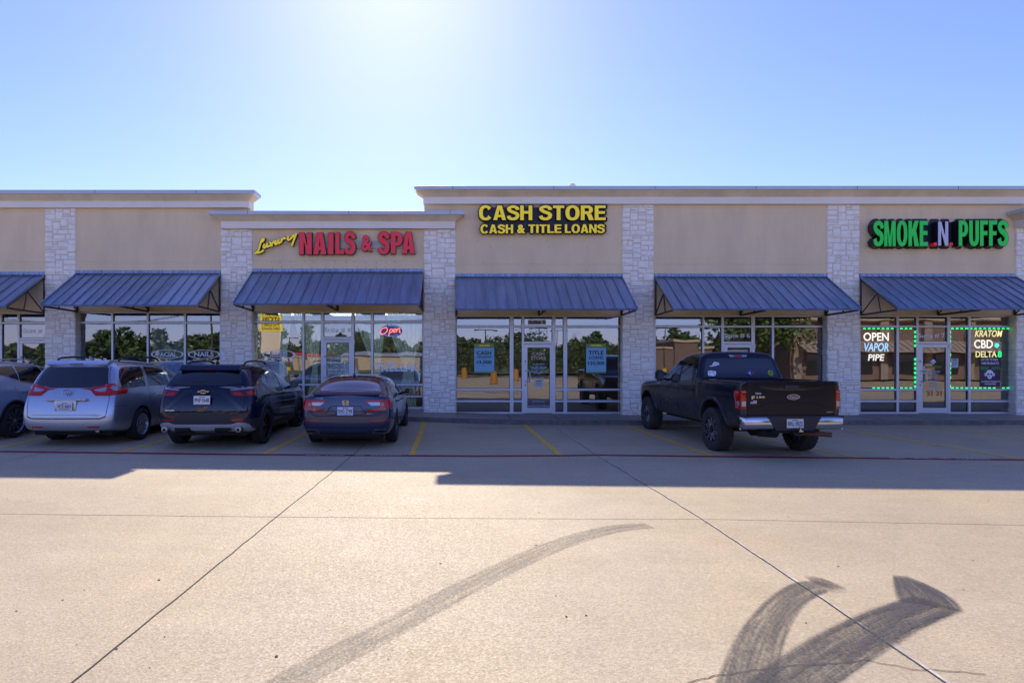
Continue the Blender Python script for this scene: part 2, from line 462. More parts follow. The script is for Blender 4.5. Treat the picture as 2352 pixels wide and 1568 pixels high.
M_awn = pbr("blue_grey_roof_metal", (0.25, 0.325, 0.46), 0.40, metal=0.45, var=0.24, vscale=1.0, streak=(5, 0.7, 0.7))
M_awn2 = pbr("newer_blue_roof_metal", (0.36, 0.47, 0.66), 0.36, metal=0.45, var=0.08, vscale=1.0, streak=(5, 0.7, 0.7))
M_flash = pbr("weathered_blue_flashing", (0.31, 0.38, 0.50), 0.5, metal=0.3, var=0.5, vscale=1.0, streak=(22, 1, 1))
M_steel = pbr("dark_rusty_steel", (0.075, 0.055, 0.05), 0.7, var=0.35, vscale=8)
M_glass = mat_glass("storefront_glass")
M_dark = pbr("dark_interior", (0.06, 0.055, 0.05), 0.9)
M_room = pbr("room_wall", (0.22, 0.20, 0.17), 0.9)
M_roomfl = pbr("room_floor", (0.10, 0.09, 0.08), 0.5)
M_white = pbr("white_vinyl", (0.80, 0.80, 0.80), 0.5)
M_bluewhite = pbr("frosted_vinyl", (0.92, 0.95, 0.98), 0.6)
M_black = pbr("black_paint", (0.012, 0.012, 0.016), 0.45)
M_navy = pbr("dark_navy_sheet", (0.012, 0.013, 0.028), 0.5)
M_yel = pbr("yellow_acrylic", (0.97, 0.74, 0.010), 0.35, emit=(1.0, 0.72, 0.01), estr=0.10)  # faint glow added to brighten the yellow, which is not lit itself
M_red = pbr("red_acrylic", (0.72, 0.022, 0.038), 0.35, emit=(1.0, 0.03, 0.05), estr=0.05, var=0.05)  # slight glow added for brightness only, not a light source
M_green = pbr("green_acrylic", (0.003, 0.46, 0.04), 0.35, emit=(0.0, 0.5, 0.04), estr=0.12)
M_yline = pbr("worn_yellow_paint", (0.85, 0.48, 0.06), 0.8, var=0.22, vscale=9)
M_rline = pbr("worn_red_paint", (0.36, 0.025, 0.03), 0.75, var=0.25, vscale=7)
M_wline = pbr("worn_white_paint", (0.62, 0.52, 0.50), 0.8, var=0.2, vscale=12)
M_joint = pbr("dark_joint", (0.035, 0.03, 0.026), 0.9, var=0.4, vscale=10)
M_caulk = pbr("pale_caulk", (0.50, 0.45, 0.37), 0.8, var=0.5, vscale=6)
M_stain = mat_marks("oil_stain", (0.03, 0.028, 0.028), 0.10, (3, 3, 1), 0.9, 2.5)
M_skid = mat_marks("tyre_rubber", (0.085, 0.075, 0.07), 0.22, (1.2, 11, 1), 0.75)
M_skid2 = mat_marks("dark_tyre_rubber", (0.050, 0.044, 0.043), 0.36, (1.0, 10, 1), 0.55)

# ---------------------------------------------------------------- ground
def axis_lines(a, b, step, far): return [-f for f in far[::-1]] + [a + step*i for i in range(int(round((b-a)/step))+1)] + far
xs = axis_lines(-20, 22, 1.0, [40, 90, 250, 900])
ys = [-900, -250, -90, -45, -20, -8] + [i*0.5 for i in range(0, 45)] + [45, 90, 250, 900]
mb = MB()
gv = [[mb.bm.verts.new((x, y, g(x, y))) for x in xs] for y in ys]
for j in range(len(ys)-1):
    for i in range(len(xs)-1):
        mb.bm.faces.new((gv[j][i], gv[j][i+1], gv[j+1][i+1], gv[j+1][i]))
ground = mb.build("ground", M_ground, smooth=True)
tag(ground, "pale tan concrete car park with fine aggregate", "ground", kind="structure")

def ribbon(mb, pts, w, dz=0.004, ends=(1, 1), n=1, uv=False, ws=None):
    """strip lying on the ground along world points"""
    P = [Vector((p[0], p[1])) for p in pts]; N = len(P)
    L = [0]
    for i in range(1, N): L.append(L[-1] + (P[i]-P[i-1]).length)
    rows = []
    for i in range(N):
        d = (P[min(i+1, N-1)] - P[max(i-1, 0)]).normalized(); s = Vector((-d.y, d.x))
        ww = (ws[i] if ws else w) / 2
        rows.append([mb.bm.verts.new((*(P[i] + s*ww*(2*k/n-1)), g(*(P[i] + s*ww*(2*k/n-1))) + dz)) for k in range(n+1)])
    lay = mb.bm.loops.layers.uv.verify() if uv else None
    for i in range(N-1):
        for k in range(n):
            f = mb.bm.faces.new((rows[i][k], rows[i+1][k], rows[i+1][k+1], rows[i][k+1]))
            if f.normal.z < 0: pass
            if uv:
                for lp, (u, v) in zip(f.loops, ((L[i], k/n), (L[i+1], k/n), (L[i+1], (k+1)/n), (L[i], (k+1)/n))):
                    lp[lay].uv = (u, v)
    bmesh.ops.recalc_face_normals(mb.bm, faces=mb.bm.faces[:])
    for f in mb.bm.faces:
        if f.normal.z < 0: f.normal_flip()
def dens(pts, step=0.4):
    out = []
    for (a, b) in zip(pts, pts[1:]):
        n = max(1, int(math.dist(a, b)/step))
        out += [(a[0]+(b[0]-a[0])*k/n, a[1]+(b[1]-a[1])*k/n) for k in range(n)]
    return out + [pts[-1]]

# parking bay lines
for a, b in (((1205, 975.5), (1288, 1046)), ((975, 969), (945, 1046)), ((1436, 977), (1637, 1047)), ((1570, 978), (1980, 1051)),
             ((1945, 988), (2352, 1055)), ((2100, 976), (2700, 1052)),
             ((760, 962), (605, 1043)), ((560, 955), (272, 1039)), ((330, 950), (-40, 1036))):
    A, B = GP(*a), GP(*b)
    m_ = MB(); ribbon(m_, dens([A, B]), 0.115)
    tag(m_.build("parking_line", M_yline), kind="structure")
# fire lane line and its lettering
rl = [(-120, 1035), (0, 1036.8), (300, 1040.5), (588, 1044), (1100, 1047.3), (1300, 1046.2), (1372, 1044.8), (1600, 1047.8), (1966, 1051.8), (2352, 1056), (2560, 1058), (3400, 1064)]
rlw = [GP(*p) for p in rl]
m_ = MB(); ribbon(m_, dens(rlw), 0.15, 0.008); tag(m_.build("fire_lane_line", M_rline), kind="structure")
def lane_text(txt, x0, x1, yc, xs_):
    mbt = MB()
    n = len(txt)
    for w, a, b in xs_:
        A = GP(a, yc(a)); B = GP(b, yc(b))
        me = text_mesh(w, 0.012, 0.0)
        bx = max(v.co.x for v in me.vertices); ax = min(v.co.x for v in me.vertices)
        for v in me.vertices:
            t = (v.co.x-ax)/(bx-ax); x = A[0]+(B[0]-A[0])*t; y = A[1]+(B[1]-A[1])*t - 0.055 + v.co.y*0.15
            v.co = (x, y, g(x, y)+0.013)
        mbt.bm.from_mesh(me); bpy.data.meshes.remove(me)
    tag(mbt.build("fire_lane_lettering", M_wline), kind="structure")
lane_text("", 0, 0, lambda x: 1047.0, (("FIRE", 703, 735), ("LANE", 750, 791), ("NO", 816, 836), ("PARKING", 853, 921)))
lane_text("", 0, 0, lambda x: 1051.8+(x-1966)*0.0109, (("FIRE", 2045, 2078), ("LANE", 2092, 2135), ("NO", 2160, 2182), ("PARKING", 2198, 2270)))
# concrete joints
def wob(pts, amp, seed):
    rr = random.Random(seed); return [(x + rr.uniform(-amp, amp), y + rr.uniform(-amp, amp)) for x, y in pts]
m_ = MB(); ribbon(m_, wob(dens([GP(*p) for p in ((140, 1588), (400, 1378), (640, 1183), (770, 1078), (842, 1018))], 0.25), 0.005, 1), 0.011)
ribbon(m_, wob(dens([GP(*p) for p in ((-300, 1176), (0, 1180), (640, 1187), (1180, 1191), (1620, 1192), (2352, 1206), (2600, 1211))], 0.25), 0.004, 2), 0.008)
ribbon(m_, wob(dens([GP(*p) for p in ((-60, 1075), (200, 1019))], 0.25), 0.004, 8), 0.010)
tag(m_.build("pavement_joint", M_joint), kind="structure")
jr = wob(dens([GP(*p) for p in ((2195, 1578), (1850, 1348), (1610, 1189), (1480, 1110), (1372, 1045), (1268, 977))], 0.22), 0.008, 3)
m_ = MB(); ribbon(m_, jr, 0.024); tag(m_.build("pavement_joint", M_caulk), kind="structure")
m_ = MB(); ribbon(m_, [(x-0.017, y) for x, y in wob(jr, 0.006, 4)], 0.009, 0.007)
tag(m_.build("pavement_joint", M_joint), kind="structure")
# hairline crack
rr = random.Random(5); cr = []
cp = [GP(*p) for p in ((1520, 1588), (1640, 1552), (1800, 1530), (1880, 1527), (1990, 1515), (2090, 1535), (2170, 1540), (2260, 1548))]
m_ = MB(); ribbon(m_, wob(dens(cp, 0.05), 0.012, 6), 0.006); tag(m_.build("pavement_crack", M_joint), kind="structure")

# tyre marks and oil stains
def marks(name, pts, ws, mat, wear, label=None, dz=0.005, nn=3):
    P = catmull([(*GP(*p), 0) for p in pts], 10)
    W = catmull([(w, k, 0) for w, k in zip(ws, wear)], 10)
    mbk = MB(); ribbon(mbk, [(p.x, p.y) for p in P], 1, dz, n=nn, uv=True, ws=[max(0.02, w.x) for w in W])
    o = mbk.build(name, mat)
    at = o.data.attributes.new("wear", 'FLOAT', 'POINT')
    per = nn + 1
    for i in range(len(o.data.vertices)): at.data[i].value = max(0, min(1.3, W[i // per].y))
    return tag(o, label, "tyre mark" if label else None, kind="structure")
marks("tyre_mark", [(560, 1640), (700, 1545), (900, 1440), (1100, 1333), (1270, 1255), (1400, 1216), (1492, 1207)], [.27, .27, .27, .27, .27, .26, .24], M_skid, [.6, .7, .8, .8, .8, .9, .75])
marks("tyre_mark", [(1690, 1650), (1722, 1545), (1752, 1455), (1805, 1382), (1870, 1347), (1945, 1358)], [.32, .32, .29, .26, .27, .14], M_skid2, [.75, .72, .7, .72, .7, .1])
marks("tyre_mark", [(1848, 1322), (1880, 1333), (1925, 1352)], [.06, .16, .16], M_skid2, [.1, .7, .2], dz=0.007)
marks("tyre_mark", [(1735, 1650), (1815, 1568), (1930, 1488), (2040, 1428), (2115, 1398), (2152, 1385)], [.36, .37, .38, .37, .35, .33], M_skid2, [.85, .85, .9, 1.0, 1.1, .9], dz=0.009)
marks("tyre_mark", [(2066, 1324), (2093, 1343), (2120, 1368), (2134, 1392)], [.12, .28, .40, .42], M_skid2, [.9, 1.1, 1.0, .75], dz=0.011)
for pts in ([(1058, 983), (1110, 984), (1170, 983)], [(1300, 986), (1340, 987), (1382, 986)], [(2185, 976), (2230, 977), (2275, 976)]):
    marks("oil_stain", pts, [.25, .5, .25], M_stain, [.8, 1, .8])

m_ = MB(); rr = random.Random(77)
for _ in range(80):
    px, py = rr.uniform(-50, 2400), 1000 + 560*rr.random()**1.6
    X, Y = GP(px, py); r0 = rr.uniform(.004, .013); z = g(X, Y)+0.004
    m_.face([(X+r0*rr.uniform(.5, 1.2)*math.cos(k*.785), Y+r0*rr.uniform(.5, 1.2)*math.sin(k*.785), z) for k in range(8)])
tag(m_.build("ground_speck", M_joint), kind="structure")
M_stain2 = mat_marks("faint_drip_stain", (0.16, 0.13, 0.10), -0.12, (2, 2, 1), 1.6, 2.0)
for k in range(26):
    px, py = rr.uniform(0, 2350), 1020 + 540*rr.random()
    marks("drip_stain", [(px-40, py+rr.uniform(-5, 5)), (px, py), (px+40, py+rr.uniform(-6, 6))], [.12, rr.uniform(.25, .6), .12], M_stain2, [.5, rr.uniform(.5, 1), .5])

# ---------------------------------------------------------------- kerb and sidewalk
YK = 17.04
KX = [-30 + i*0.5 for i in range(121)]
def ktop(x): return g(x, 17.0) + 0.116
mk, ms = MB(), MB()
kprof = lambda x: [(YK-0.005, g(x, YK)-0.05), (YK, ktop(x)-0.02), (YK+0.006, ktop(x)-0.007), (YK+0.02, ktop(x)), (YK+0.15, ktop(x)+0.002), (YK+0.15, g(x, YK)-0.05)]
for x0, x1 in zip(KX, KX[1:]):
    A, B = kprof(x0), kprof(x1)
    for i in range(len(A)-1):
        mk.face([(x0, *A[i]), (x1, *B[i]), (x1, *B[i+1]), (x0, *A[i+1])])
    ms.face([(x0, YK+0.15, ktop(x0)+0.001), (x1, YK+0.15, ktop(x1)+0.001), (x1, 19.2, ktop(x1)+0.016), (x0, 19.2, ktop(x0)+0.016)])
bmesh.ops.remove_doubles(mk.bm, verts=mk.bm.verts, dist=0.0005)
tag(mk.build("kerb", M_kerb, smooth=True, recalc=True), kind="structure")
tag(ms.build("sidewalk", M_walk), kind="structure")
m_ = MB()
for px in (1047, 1150, 1275, 940, 1180, 2050, 2200, 1960):
    x = PX(px, 18.0)
    x = round(x/1.5)*1.5 if px not in (1275,) else x
    m_.box(x-0.006, x+0.006, YK+0.16, 18.7, ktop(x)+0.018, ktop(x)+0.022)
tag(m_.build("sidewalk_joint", M_joint), kind="structure")
# ---------------------------------------------------------------- the strip mall
YW, YS, YP = 19.0, 18.78, 18.72        # window plane, stucco face, pillar face
bld = thing("strip_mall", "long single storey tan stucco strip mall with white stone pillars and stepped parapets", "building", (0, 19.0, 0))
def child(o):                           # parts are modelled in world space, then hung on the building
    o.parent = bld; o.matrix_parent_inverse = Matrix.Translation((0, -19.0, 0)); return o
def bpart(mb, name, mat, parent=None, **k):
    o = mb.build(name, mat, **k)
    if parent is None: return child(o)
    o.parent = parent; return o

def stone_pillar(x0, x1, z0, z1, seed, y0=YP, y1=19.25):
    rr = random.Random(seed)
    W = x1 - x0; H = z1 - z0
    nx = 12; cw = W/nx; ch = 0.078; nz = int(H/ch) + 1
    occ = [[0]*nx for _ in range(nz)]
    mb = MB(); mo = MB()
    mo.box(x0+0.014, x1-0.014, y0+0.026, y1, z0, z1)
    for j in range(nz):
        i = 0
        while i < nx:
            if occ[j][i]: i += 1; continue
            mw = 0
            while i+mw < nx and not occ[j][i+mw]: mw += 1
            w = min(mw, rr.choice([2, 2, 3, 3, 3, 4, 4, 5]))
            if mw - w == 1: w = mw if mw <= 5 else w-1
            h = min(nz-j, rr.choice([1, 1, 2, 2, 2, 2, 3] if w > 2 else [1, 1, 2, 2]))
            for b in range(h):
                if any(occ[j+b][i+a] for a in range(w)): h = b; break
            for b in range(h):
                for a in range(w): occ[j+b][i+a] = 1
            gap = 0.006
            l, r = x0+i*cw+gap, x0+(i+w)*cw-gap
            if i == 0: l = x0 + rr.uniform(-0.012, 0.006)
            if i+w == nx: r = x1 + rr.uniform(-0.006, 0.012)
            b_, t_ = z0+j*ch+gap, min(z0+(j+h)*ch-gap, z1-0.003)
            if t_-b_ < 0.02: i += w; continue
            f = y0 + rr.uniform(-0.020, 0.016); c = 0.018
            # outline (irregular) at two depths, rough front
            def ring(ins, y):
                pts = []
                for (u, v) in ((l+ins, b_+ins), ((l+r)/2, b_+ins), (r-ins, b_+ins), (r-ins, (b_+t_)/2), (r-ins, t_-ins), ((l+r)/2, t_-ins), (l+ins, t_-ins), (l+ins, (b_+t_)/2)):
                    pts.append((u, y, v))
                return pts
            jit = [(rr.uniform(-.005, .005), rr.uniform(-.005, .005)) for _ in range(8)]
            R0 = [mb.bm.verts.new((p[0]+q[0], p[1], p[2]+q[1])) for p, q in zip(ring(0, f+0.034), jit)]
            Rb = [mb.bm.verts.new((p[0]+q[0], y1 if (i == 0 or i+w == nx) else f+0.06, p[2]+q[1])) for p, q in zip(ring(0, 0), jit)]
            R1 = [mb.bm.verts.new((p[0]+q[0], p[1]+rr.uniform(-.006, .004), p[2]+q[1])) for p, q in zip(ring(c, f+0.006), jit)]
            ce = mb.bm.verts.new(((l+r)/2+rr.uniform(-.2, .2)*(r-l)*.5, f-0.004+rr.uniform(-.008, .004), (b_+t_)/2+rr.uniform(-.01, .01)))
            for k in range(8):
                k2 = (k+1) % 8
                mb.bm.faces.new((Rb[k], Rb[k2], R0[k2], R0[k]))
                mb.bm.faces.new((R0[k], R0[k2], R1[k2], R1[k]))
                mb.bm.faces.new((R1[k], R1[k2], ce))
            i += w
    bmesh.ops.recalc_face_normals(mb.bm, faces=mb.bm.faces[:])
    o = bpart(mb, "stone_pillar", M_stone, smooth=True, angle=28)
    bpart(mo, "mortar_core", M_mortar, o)
    return o

# pillar edges (photo x at the pillar face) -> world x
def pil(a, b): return PX(a, YP), PX(b, YP)
P1, P2, P3, P4, P5, P6 = pil(102.5, 172.5), pil(507, 578.5), pil(973.5, 1046), pil(1430, 1502), pil(1901, 1974.5), pil(2335, 2408)
P0 = (P1[0]-5.3-0.95, P1[0]-5.3)
P7 = (P6[1]+5.0, P6[1]+5.93)
Z_RF, Z_RC, Z_RCAP, Z_RTOP = 6.587, 6.786, 6.964, 7.056      # right parapet: fascia bottom/top, coping bottom/top
Z_LF, Z_LC, Z_LCAP, Z_LTOP = 6.475, 6.66, 6.84, 6.937
Z_MF, Z_MC, Z_MCAP, Z_MTOP = 5.83, 6.03, 6.205, 6.298
lowbase = 0.12
stone_pillar(*P0, 0.0, Z_LF, 10); stone_pillar(*P1, 0.05, Z_LF, 11)
stone_pillar(*P2, 0.05, Z_MF, 12); stone_pillar(*P3, 0.02, Z_MF, 13)
stone_pillar(*P4, 0.02, Z_RF, 14); stone_pillar(*P5, 0.02, Z_RF, 15)
stone_pillar(*P6, 0.02, Z_MF+0.05, 16); stone_pillar(*P7, 0.0, Z_MF+0.05, 17)

# stucco walls above the shop windows: two slabs with a real control joint between them
def bay_wall(x0, x1, zb, zj, zt, y=YS):
    mb = MB()
    mb.box(x0, x1, y, y+0.22, zb, zj-0.007)
    mb.box(x0, x1, y, y+0.22, zj+0.007, zt)
    mb.box(x0, x1, y+0.012, y+0.21, zj-0.007, zj+0.007)
    return bpart(mb, "stucco_wall", M_stucco)
dz = 0.12
zbL, zjL, zbR, zjR = PZ(714.5, YS), PZ(602.5, YS), PZ(723.5, YS), PZ(607.5, YS)
e = 0.02
bay_wall(P0[1]-e, P1[0]+e, zbL, zjL, Z_LF); bay_wall(P1[1]-e, P2[0]+e, zbL, zjL, Z_LF)
bay_wall(P2[1]-e, P3[0]+e, zbL, PZ(599.5, YS), Z_MF)
bay_wall(P3[1]-e, P4[0]+e, zbR, zjR, Z_RF); bay_wall(P4[1]-e, P5[0]+e, zbR, zjR, Z_RF); bay_wall(P5[1]-e, P6[0]+e, zbR, zjR, Z_RF)
bay_wall(P6[1]-e, P7[0]+e, zbR, zjR, Z_MF+0.05)
# parapet walls behind the cornices, and the tall walls' ends behind the low part
XLE, XRS = PX(574, 18.8), PX(974.5, 18.8)      # right end of the left parapet, left end of the right one
XLS, XRE = -21.0, P6[0]+0.35
mb = MB()
mb.box(XLS, XLE, YS+0.005, 19.15, Z_MF-0.3, Z_LTOP-0.05)
bpart(mb, "parapet_wall", M_stucco)
mb = MB()
mb.box(XRS, XRE, YS+0.005, 19.15, Z_MF-0.3, Z_RTOP-0.05)
bpart(mb, "parapet_wall", M_stucco)

def cornice(x0, x1, yf, yb, zf, zc, zcap, ztop, fl=0.26):
    """cornice wrapped round three sides of a parapet: plain fascia, splayed cove, metal coping"""
    def ring(o, z): return [(x0-o, yb, z), (x0-o, yf-o, z), (x1+o, yf-o, z), (x1+o, yb, z)]
    def skin(levels):
        mb = MB(); prev = None
        for o, z in levels:
            cur = [mb.bm.verts.new(p) for p in ring(o, z)]
            if prev:
                for k in range(3): mb.bm.faces.new((prev[k], prev[k+1], cur[k+1], cur[k]))
                mb.bm.faces.new((prev[3], prev[0], cur[0], cur[3]))
            else: mb.bm.faces.new(cur[::-1])
            prev = cur
        mb.bm.faces.new(prev)
        return mb
    f = bpart(skin([(-0.002, zf), (0, zf+0.002), (0, zc)]), "cornice", M_fascia)
    n = 5
    lv = [(0.006, zc), (0.012, zc+0.02)] + [(0.012 + (fl-0.04)*k/n, zc+0.02 + (zcap-zc-0.02)*k/n) for k in range(1, n+1)]
    bpart(skin(lv), "cove_moulding", M_cove, f)
    bpart(skin([(fl-0.012, zcap-0.01), (fl, zcap-0.01), (fl, ztop), (fl-0.01, ztop+0.004)]), "metal_coping", M_cap, f)
    # coping joints
    mb = MB(); x = x0 + 0.9
    while x < x1:
        mb.box(x-0.006, x+0.006, yf-fl-0.004, yf-fl+0.05, zcap-0.008, ztop+0.002); x += 3.05
    bpart(mb, "coping_joint", M_gasket, f)
    return f
YF = 18.64
cornice(XLS, XLE+0.02, YF, 18.98, Z_LF, Z_LC, Z_LCAP, Z_LTOP)
cornice(XRS-0.02, XRE, YF, 18.98, Z_RF, Z_RC, Z_RCAP, Z_RTOP)
cornice(PX(507, 18.6), PX(1045.5, 18.6), 18.6, 18.765, Z_MF, Z_MC, Z_MCAP, Z_MTOP)
cornice(P6[0]-0.01, P7[1]+0.02, 18.45, 18.765, Z_MF+0.05, Z_MC+0.05, Z_MCAP+0.05, Z_MTOP+0.05)
# body of the low parts behind their cornices
mb = MB(); mb.box(PX(507, 18.6)+0.01, PX(1045.5, 18.6)-0.01, 18.9, 19.15, Z_MF, Z_MTOP-0.03); bpart(mb, "parapet_wall", M_stucco)
mb = MB(); mb.box(P6[0]+0.01, P7[1], 18.9, 19.15, Z_MF, Z_MTOP); bpart(mb, "parapet_wall", M_stucco)

# ---- roof, back walls, rooms behind the shop windows
XA, XB = -21.0, P7[1]
mb = MB(); mb.box(XA, XB, 19.16, 39.0, 5.25, 5.45); bpart(mb, "roof", M_cap)
mb = MB(); mb.box(XA, XB, 38.8, 39.0, -0.4, 5.25); mb.box(XA, XA+0.2, 19.2, 38.8, -0.4, 5.25); mb.box(XB-0.2, XB, 19.2, 38.8, -0.4, 5.25)
bpart(mb, "back_wall", M_stucco)
mb = MB()
for p in (P1, P2, P3, P4, P5, P6):
    c = (p[0]+p[1])/2; mb.box(c-0.06, c+0.06, 19.26, 24.5, 0.0, 5.24)
mb.box(XA+0.2, XB-0.2, 24.5, 24.62, 0.0, 5.24)
bpart(mb, "partition_wall", M_room)
mb = MB(); mb.box(XA+0.2, XB-0.2, 19.1, 24.5, 0.02, 0.10); bpart(mb, "shop_floor", M_roomfl)
mb = MB(); mb.box(XA+0.2, XB-0.2, 19.12, 24.5, 3.36, 3.42); bpart(mb, "shop_ceiling", M_room)
M_lampon = pbr("lit_ceiling_panel", (0.8, 0.8, 0.75), 0.6, emit=(1.0, 0.86, 0.62), estr=2.2)

# ---- shop fronts
def storefront(x0, x1, cols, rows, door, zs, convx, convz, jambs, name="shop_front"):
    """cols: list of mullion (left,right) photo x; rows: list of bar (top,bottom) photo y;
    door: (index of the column that is the door, leaf bbox, leaf glass bbox, head bar) or None"""
    X = lambda v: convx(v); Z = lambda v: convz(v)
    fr = MB()
    y0, y1 = YW-0.05, YW+0.06
    ztop, zbot = Z(rows[0][1]), Z(rows[-1][0])
    # jambs
    fr.box(X(jambs[0]), X(cols[0][0]), y0, y1, Z(rows[-1][1]), Z(rows[0][0]))
    fr.box(X(cols[-1][1]), X(jambs[1]), y0, y1, Z(rows[-1][1]), Z(rows[0][0]))
    fr.box(X(cols[0][0]), X(cols[-1][1]), y0+0.002, y1, Z(rows[0][1]), Z(rows[0][0]))
    cells = []
    for i, (a, b) in enumerate(cols):
        isd = door is not None and i == door["col"]
        if i+1 < len(cols):
            m0, m1 = b, cols[i+1][0]
            fr.box(X(m0), X(m1), y0-0.004, y1, Z(rows[-1][1])+0.001, Z(rows[0][1]))
        rws = rows if not isd else door["rows"]
        for k in range(len(rws)-1):
            top, bot = rws[k][1], rws[k+1][0]
            if not (isd and k == len(rws)-2): cells.append((a, b, top, bot))
            if k+1 < len(rws) and not (isd and k+1 == len(rws)-1):
                fr.box(X(a), X(b), y0, y1, Z(rws[k+1][1]), Z(rws[k+1][0]))
    f = bpart(fr, name, M_alu)
    for a, b, t, bo in cells:
        m = MB(); m.face([(X(a), YW, Z(bo)), (X(b), YW, Z(bo)), (X(b), YW, Z(t)), (X(a), YW, Z(t))]); bpart(m, "pane", M_glass, f)
    gk = MB()                                        # dark glazing gaskets round every pane
    for a, b, t, bo in cells:
        for (u0, u1, v0, v1) in ((X(a), X(b), Z(t)-0.014, Z(t)), (X(a), X(b), Z(bo), Z(bo)+0.014), (X(a), X(a)+0.014, Z(bo)+0.014, Z(t)-0.014), (X(b)-0.014, X(b), Z(bo)+0.014, Z(t)-0.014)):
            gk.box(u0, u1, YW-0.012, YW-0.002, v0, v1)
    bpart(gk, "gasket", M_gasket, f)
    if door:
        (la, lb, lt, lbm), (ga, gb, gt, gbm) = door["leaf"], door["glass"]
        d = MB(); ya, yb = YW-0.045, YW+0.005
        d.box(X(la), X(ga), ya, yb, Z(lbm), Z(lt)); d.box(X(gb), X(lb), ya, yb, Z(lbm), Z(lt))
        d.box(X(ga), X(gb), ya, yb, Z(gt), Z(lt)); d.box(X(ga), X(gb), ya, yb, Z(lbm), Z(gbm))
        dd = bpart(d, "glass_door", M_alu)
        m = MB(); m.face([(X(ga), YW-0.02, Z(gbm)), (X(gb), YW-0.02, Z(gbm)), (X(gb), YW-0.02, Z(gt)), (X(ga), YW-0.02, Z(gt))]); bpart(m, "pane", M_glass, dd)
        gk = MB()
        for (u0, u1, v0, v1) in ((X(ga), X(gb), Z(gt)-0.014, Z(gt)), (X(ga), X(gb), Z(gbm), Z(gbm)+0.014), (X(ga), X(ga)+0.014, Z(gbm)+0.014, Z(gt)-0.014), (X(gb)-0.014, X(gb), Z(gbm)+0.014, Z(gt)-0.014)):
            gk.box(u0, u1, YW-0.034, YW-0.022, v0, v1)
        for (u0, u1, v0, v1) in ((X(la)-0.012, X(la), Z(lbm), Z(lt)), (X(lb), X(lb)+0.012, Z(lbm), Z(lt)), (X(la), X(lb), Z(lt), Z(lt)+0.012)):
            gk.box(u0, u1, YW-0.030, YW+0.004, v0, v1)
        bpart(gk, "gasket", M_gasket, dd)
        h = MB(); zh = Z(gbm) + (Z(gt)-Z(gbm))*0.44; hx = X(ga)-0.045
        pts = catmull([(hx-0.01, ya, zh+0.33), (hx, ya-0.07, zh+0.33), (hx+0.10, ya-0.075, zh+0.30), (hx+0.11, ya-0.075, zh), (hx, ya-0.07, zh-0.0), (hx-0.01, ya, zh)], 5)
        h.tube(pts, 0.013, 6); bpart(h, "handle", M_alu, dd, smooth=True)
        pb = MB(); pb.box(X(ga), X(gb), YW+0.02, YW+0.05, zh-0.005, zh+0.035); bpart(pb, "push_bar", M_alu, dd)
        k = MB(); k.cbox(X(lb)-0.01, X(lb)+0.05, ya-0.03, ya+0.01, Z(lt)-0.14, Z(lt)+0.0); k.cbox(X(lb)-0.01, X(lb)+0.04, ya-0.02, ya+0.01, Z(lbm), Z(lbm)+0.09)
        bpart(k, "pivot", M_alu, dd)
        lk = MB(); lk.lathe([(0.02, 0), (0.02, -0.012)], (X(la)+0.05, ya, zh-0.12), 'y', 12); lk.lathe([(0.022, 0), (0.022, -0.012)], (X(la)+0.05, ya, zh+0.62), 'y', 12)
        bpart(lk, "lock", M_steel, dd)
        return f, dd
    return f, None
cx = lambda v: PX(v, YW); cz = lambda v: PZ(v, YW)
rowsR = [(724.5, 728), (748, 752), (892, 896.5), (918.5, 923), (945.5, 949.5)]
def doorrows(lt): return [(724.5, 728), (748, 752), (784.5, 789.5), (945.5, 949.5)]
f5, d5 = storefront(0, 0, [(1048.5, 1170.5), (1179, 1198), (1203.5, 1268), (1274.7, 1293.5), (1302, 1424)], rowsR,
    dict(col=2, rows=doorrows(0), leaf=(1202.8, 1270.5, 790.5, 948), glass=(1211, 1262.5, 798, 936)), 0, cx, cz, (1043, 1430))
f6, d6 = storefront(0, 0, [(1505, 1611.7), (1616, 1655.5), (1661, 1724), (1732, 1771), (1776, 1888)], rowsR,
    dict(col=2, rows=doorrows(0), leaf=(1661.5, 1729, 790.5, 948), glass=(1670, 1721, 798, 936)), 0, cx, cz, (1496, 1892.5))
f7, d7 = storefront(0, 0, [(1974, 2056.5), (2062, 2102), (2107, 2173), (2180, 2221), (2226.5, 2319.5)], rowsR,
    dict(col=2, rows=doorrows(0), leaf=(2107, 2177, 790.5, 948), glass=(2117, 2170, 798, 936)), 0, cx, cz, (1965, 2325))
rowsL = [(715.5, 719), (737.5, 742), (881, 885), (908, 911.5), (934, 938.5)]
rowsLd = [(715.5, 719), (737.5, 742), (774, 779), (934, 938.5)]
f4, d4 = storefront(0, 0, [(585, 695.5), (700, 738), (744, 808), (814, 853), (858, 971)], rowsL,
    dict(col=2, rows=rowsLd, leaf=(744, 811.5, 780, 937), glass=(750.5, 802, 787, 925)), 0, cx, cz, (576, 977))
f2, _ = storefront(0, 0, [(183, 258), (262, 339), (343, 424), (428.5, 506)], [(716, 719.5), (739, 743), (882, 886), (909, 913), (936, 940)], None, 0, cx, cz, (176, 512))
f1, d1 = storefront(0, 0, [(-260, -140), (-135, 2), (7, 42.5), (47.5, 112)], [(718, 721.5), (739.5, 744), (882, 886), (909, 913), (936, 940)],
    dict(col=3, rows=[(718, 721.5), (739.5, 744), (776, 781), (936, 940)], leaf=(47.5, 115, 782, 939), glass=(53.5, 106, 788, 927)), 0, cx, cz, (-270, 120))
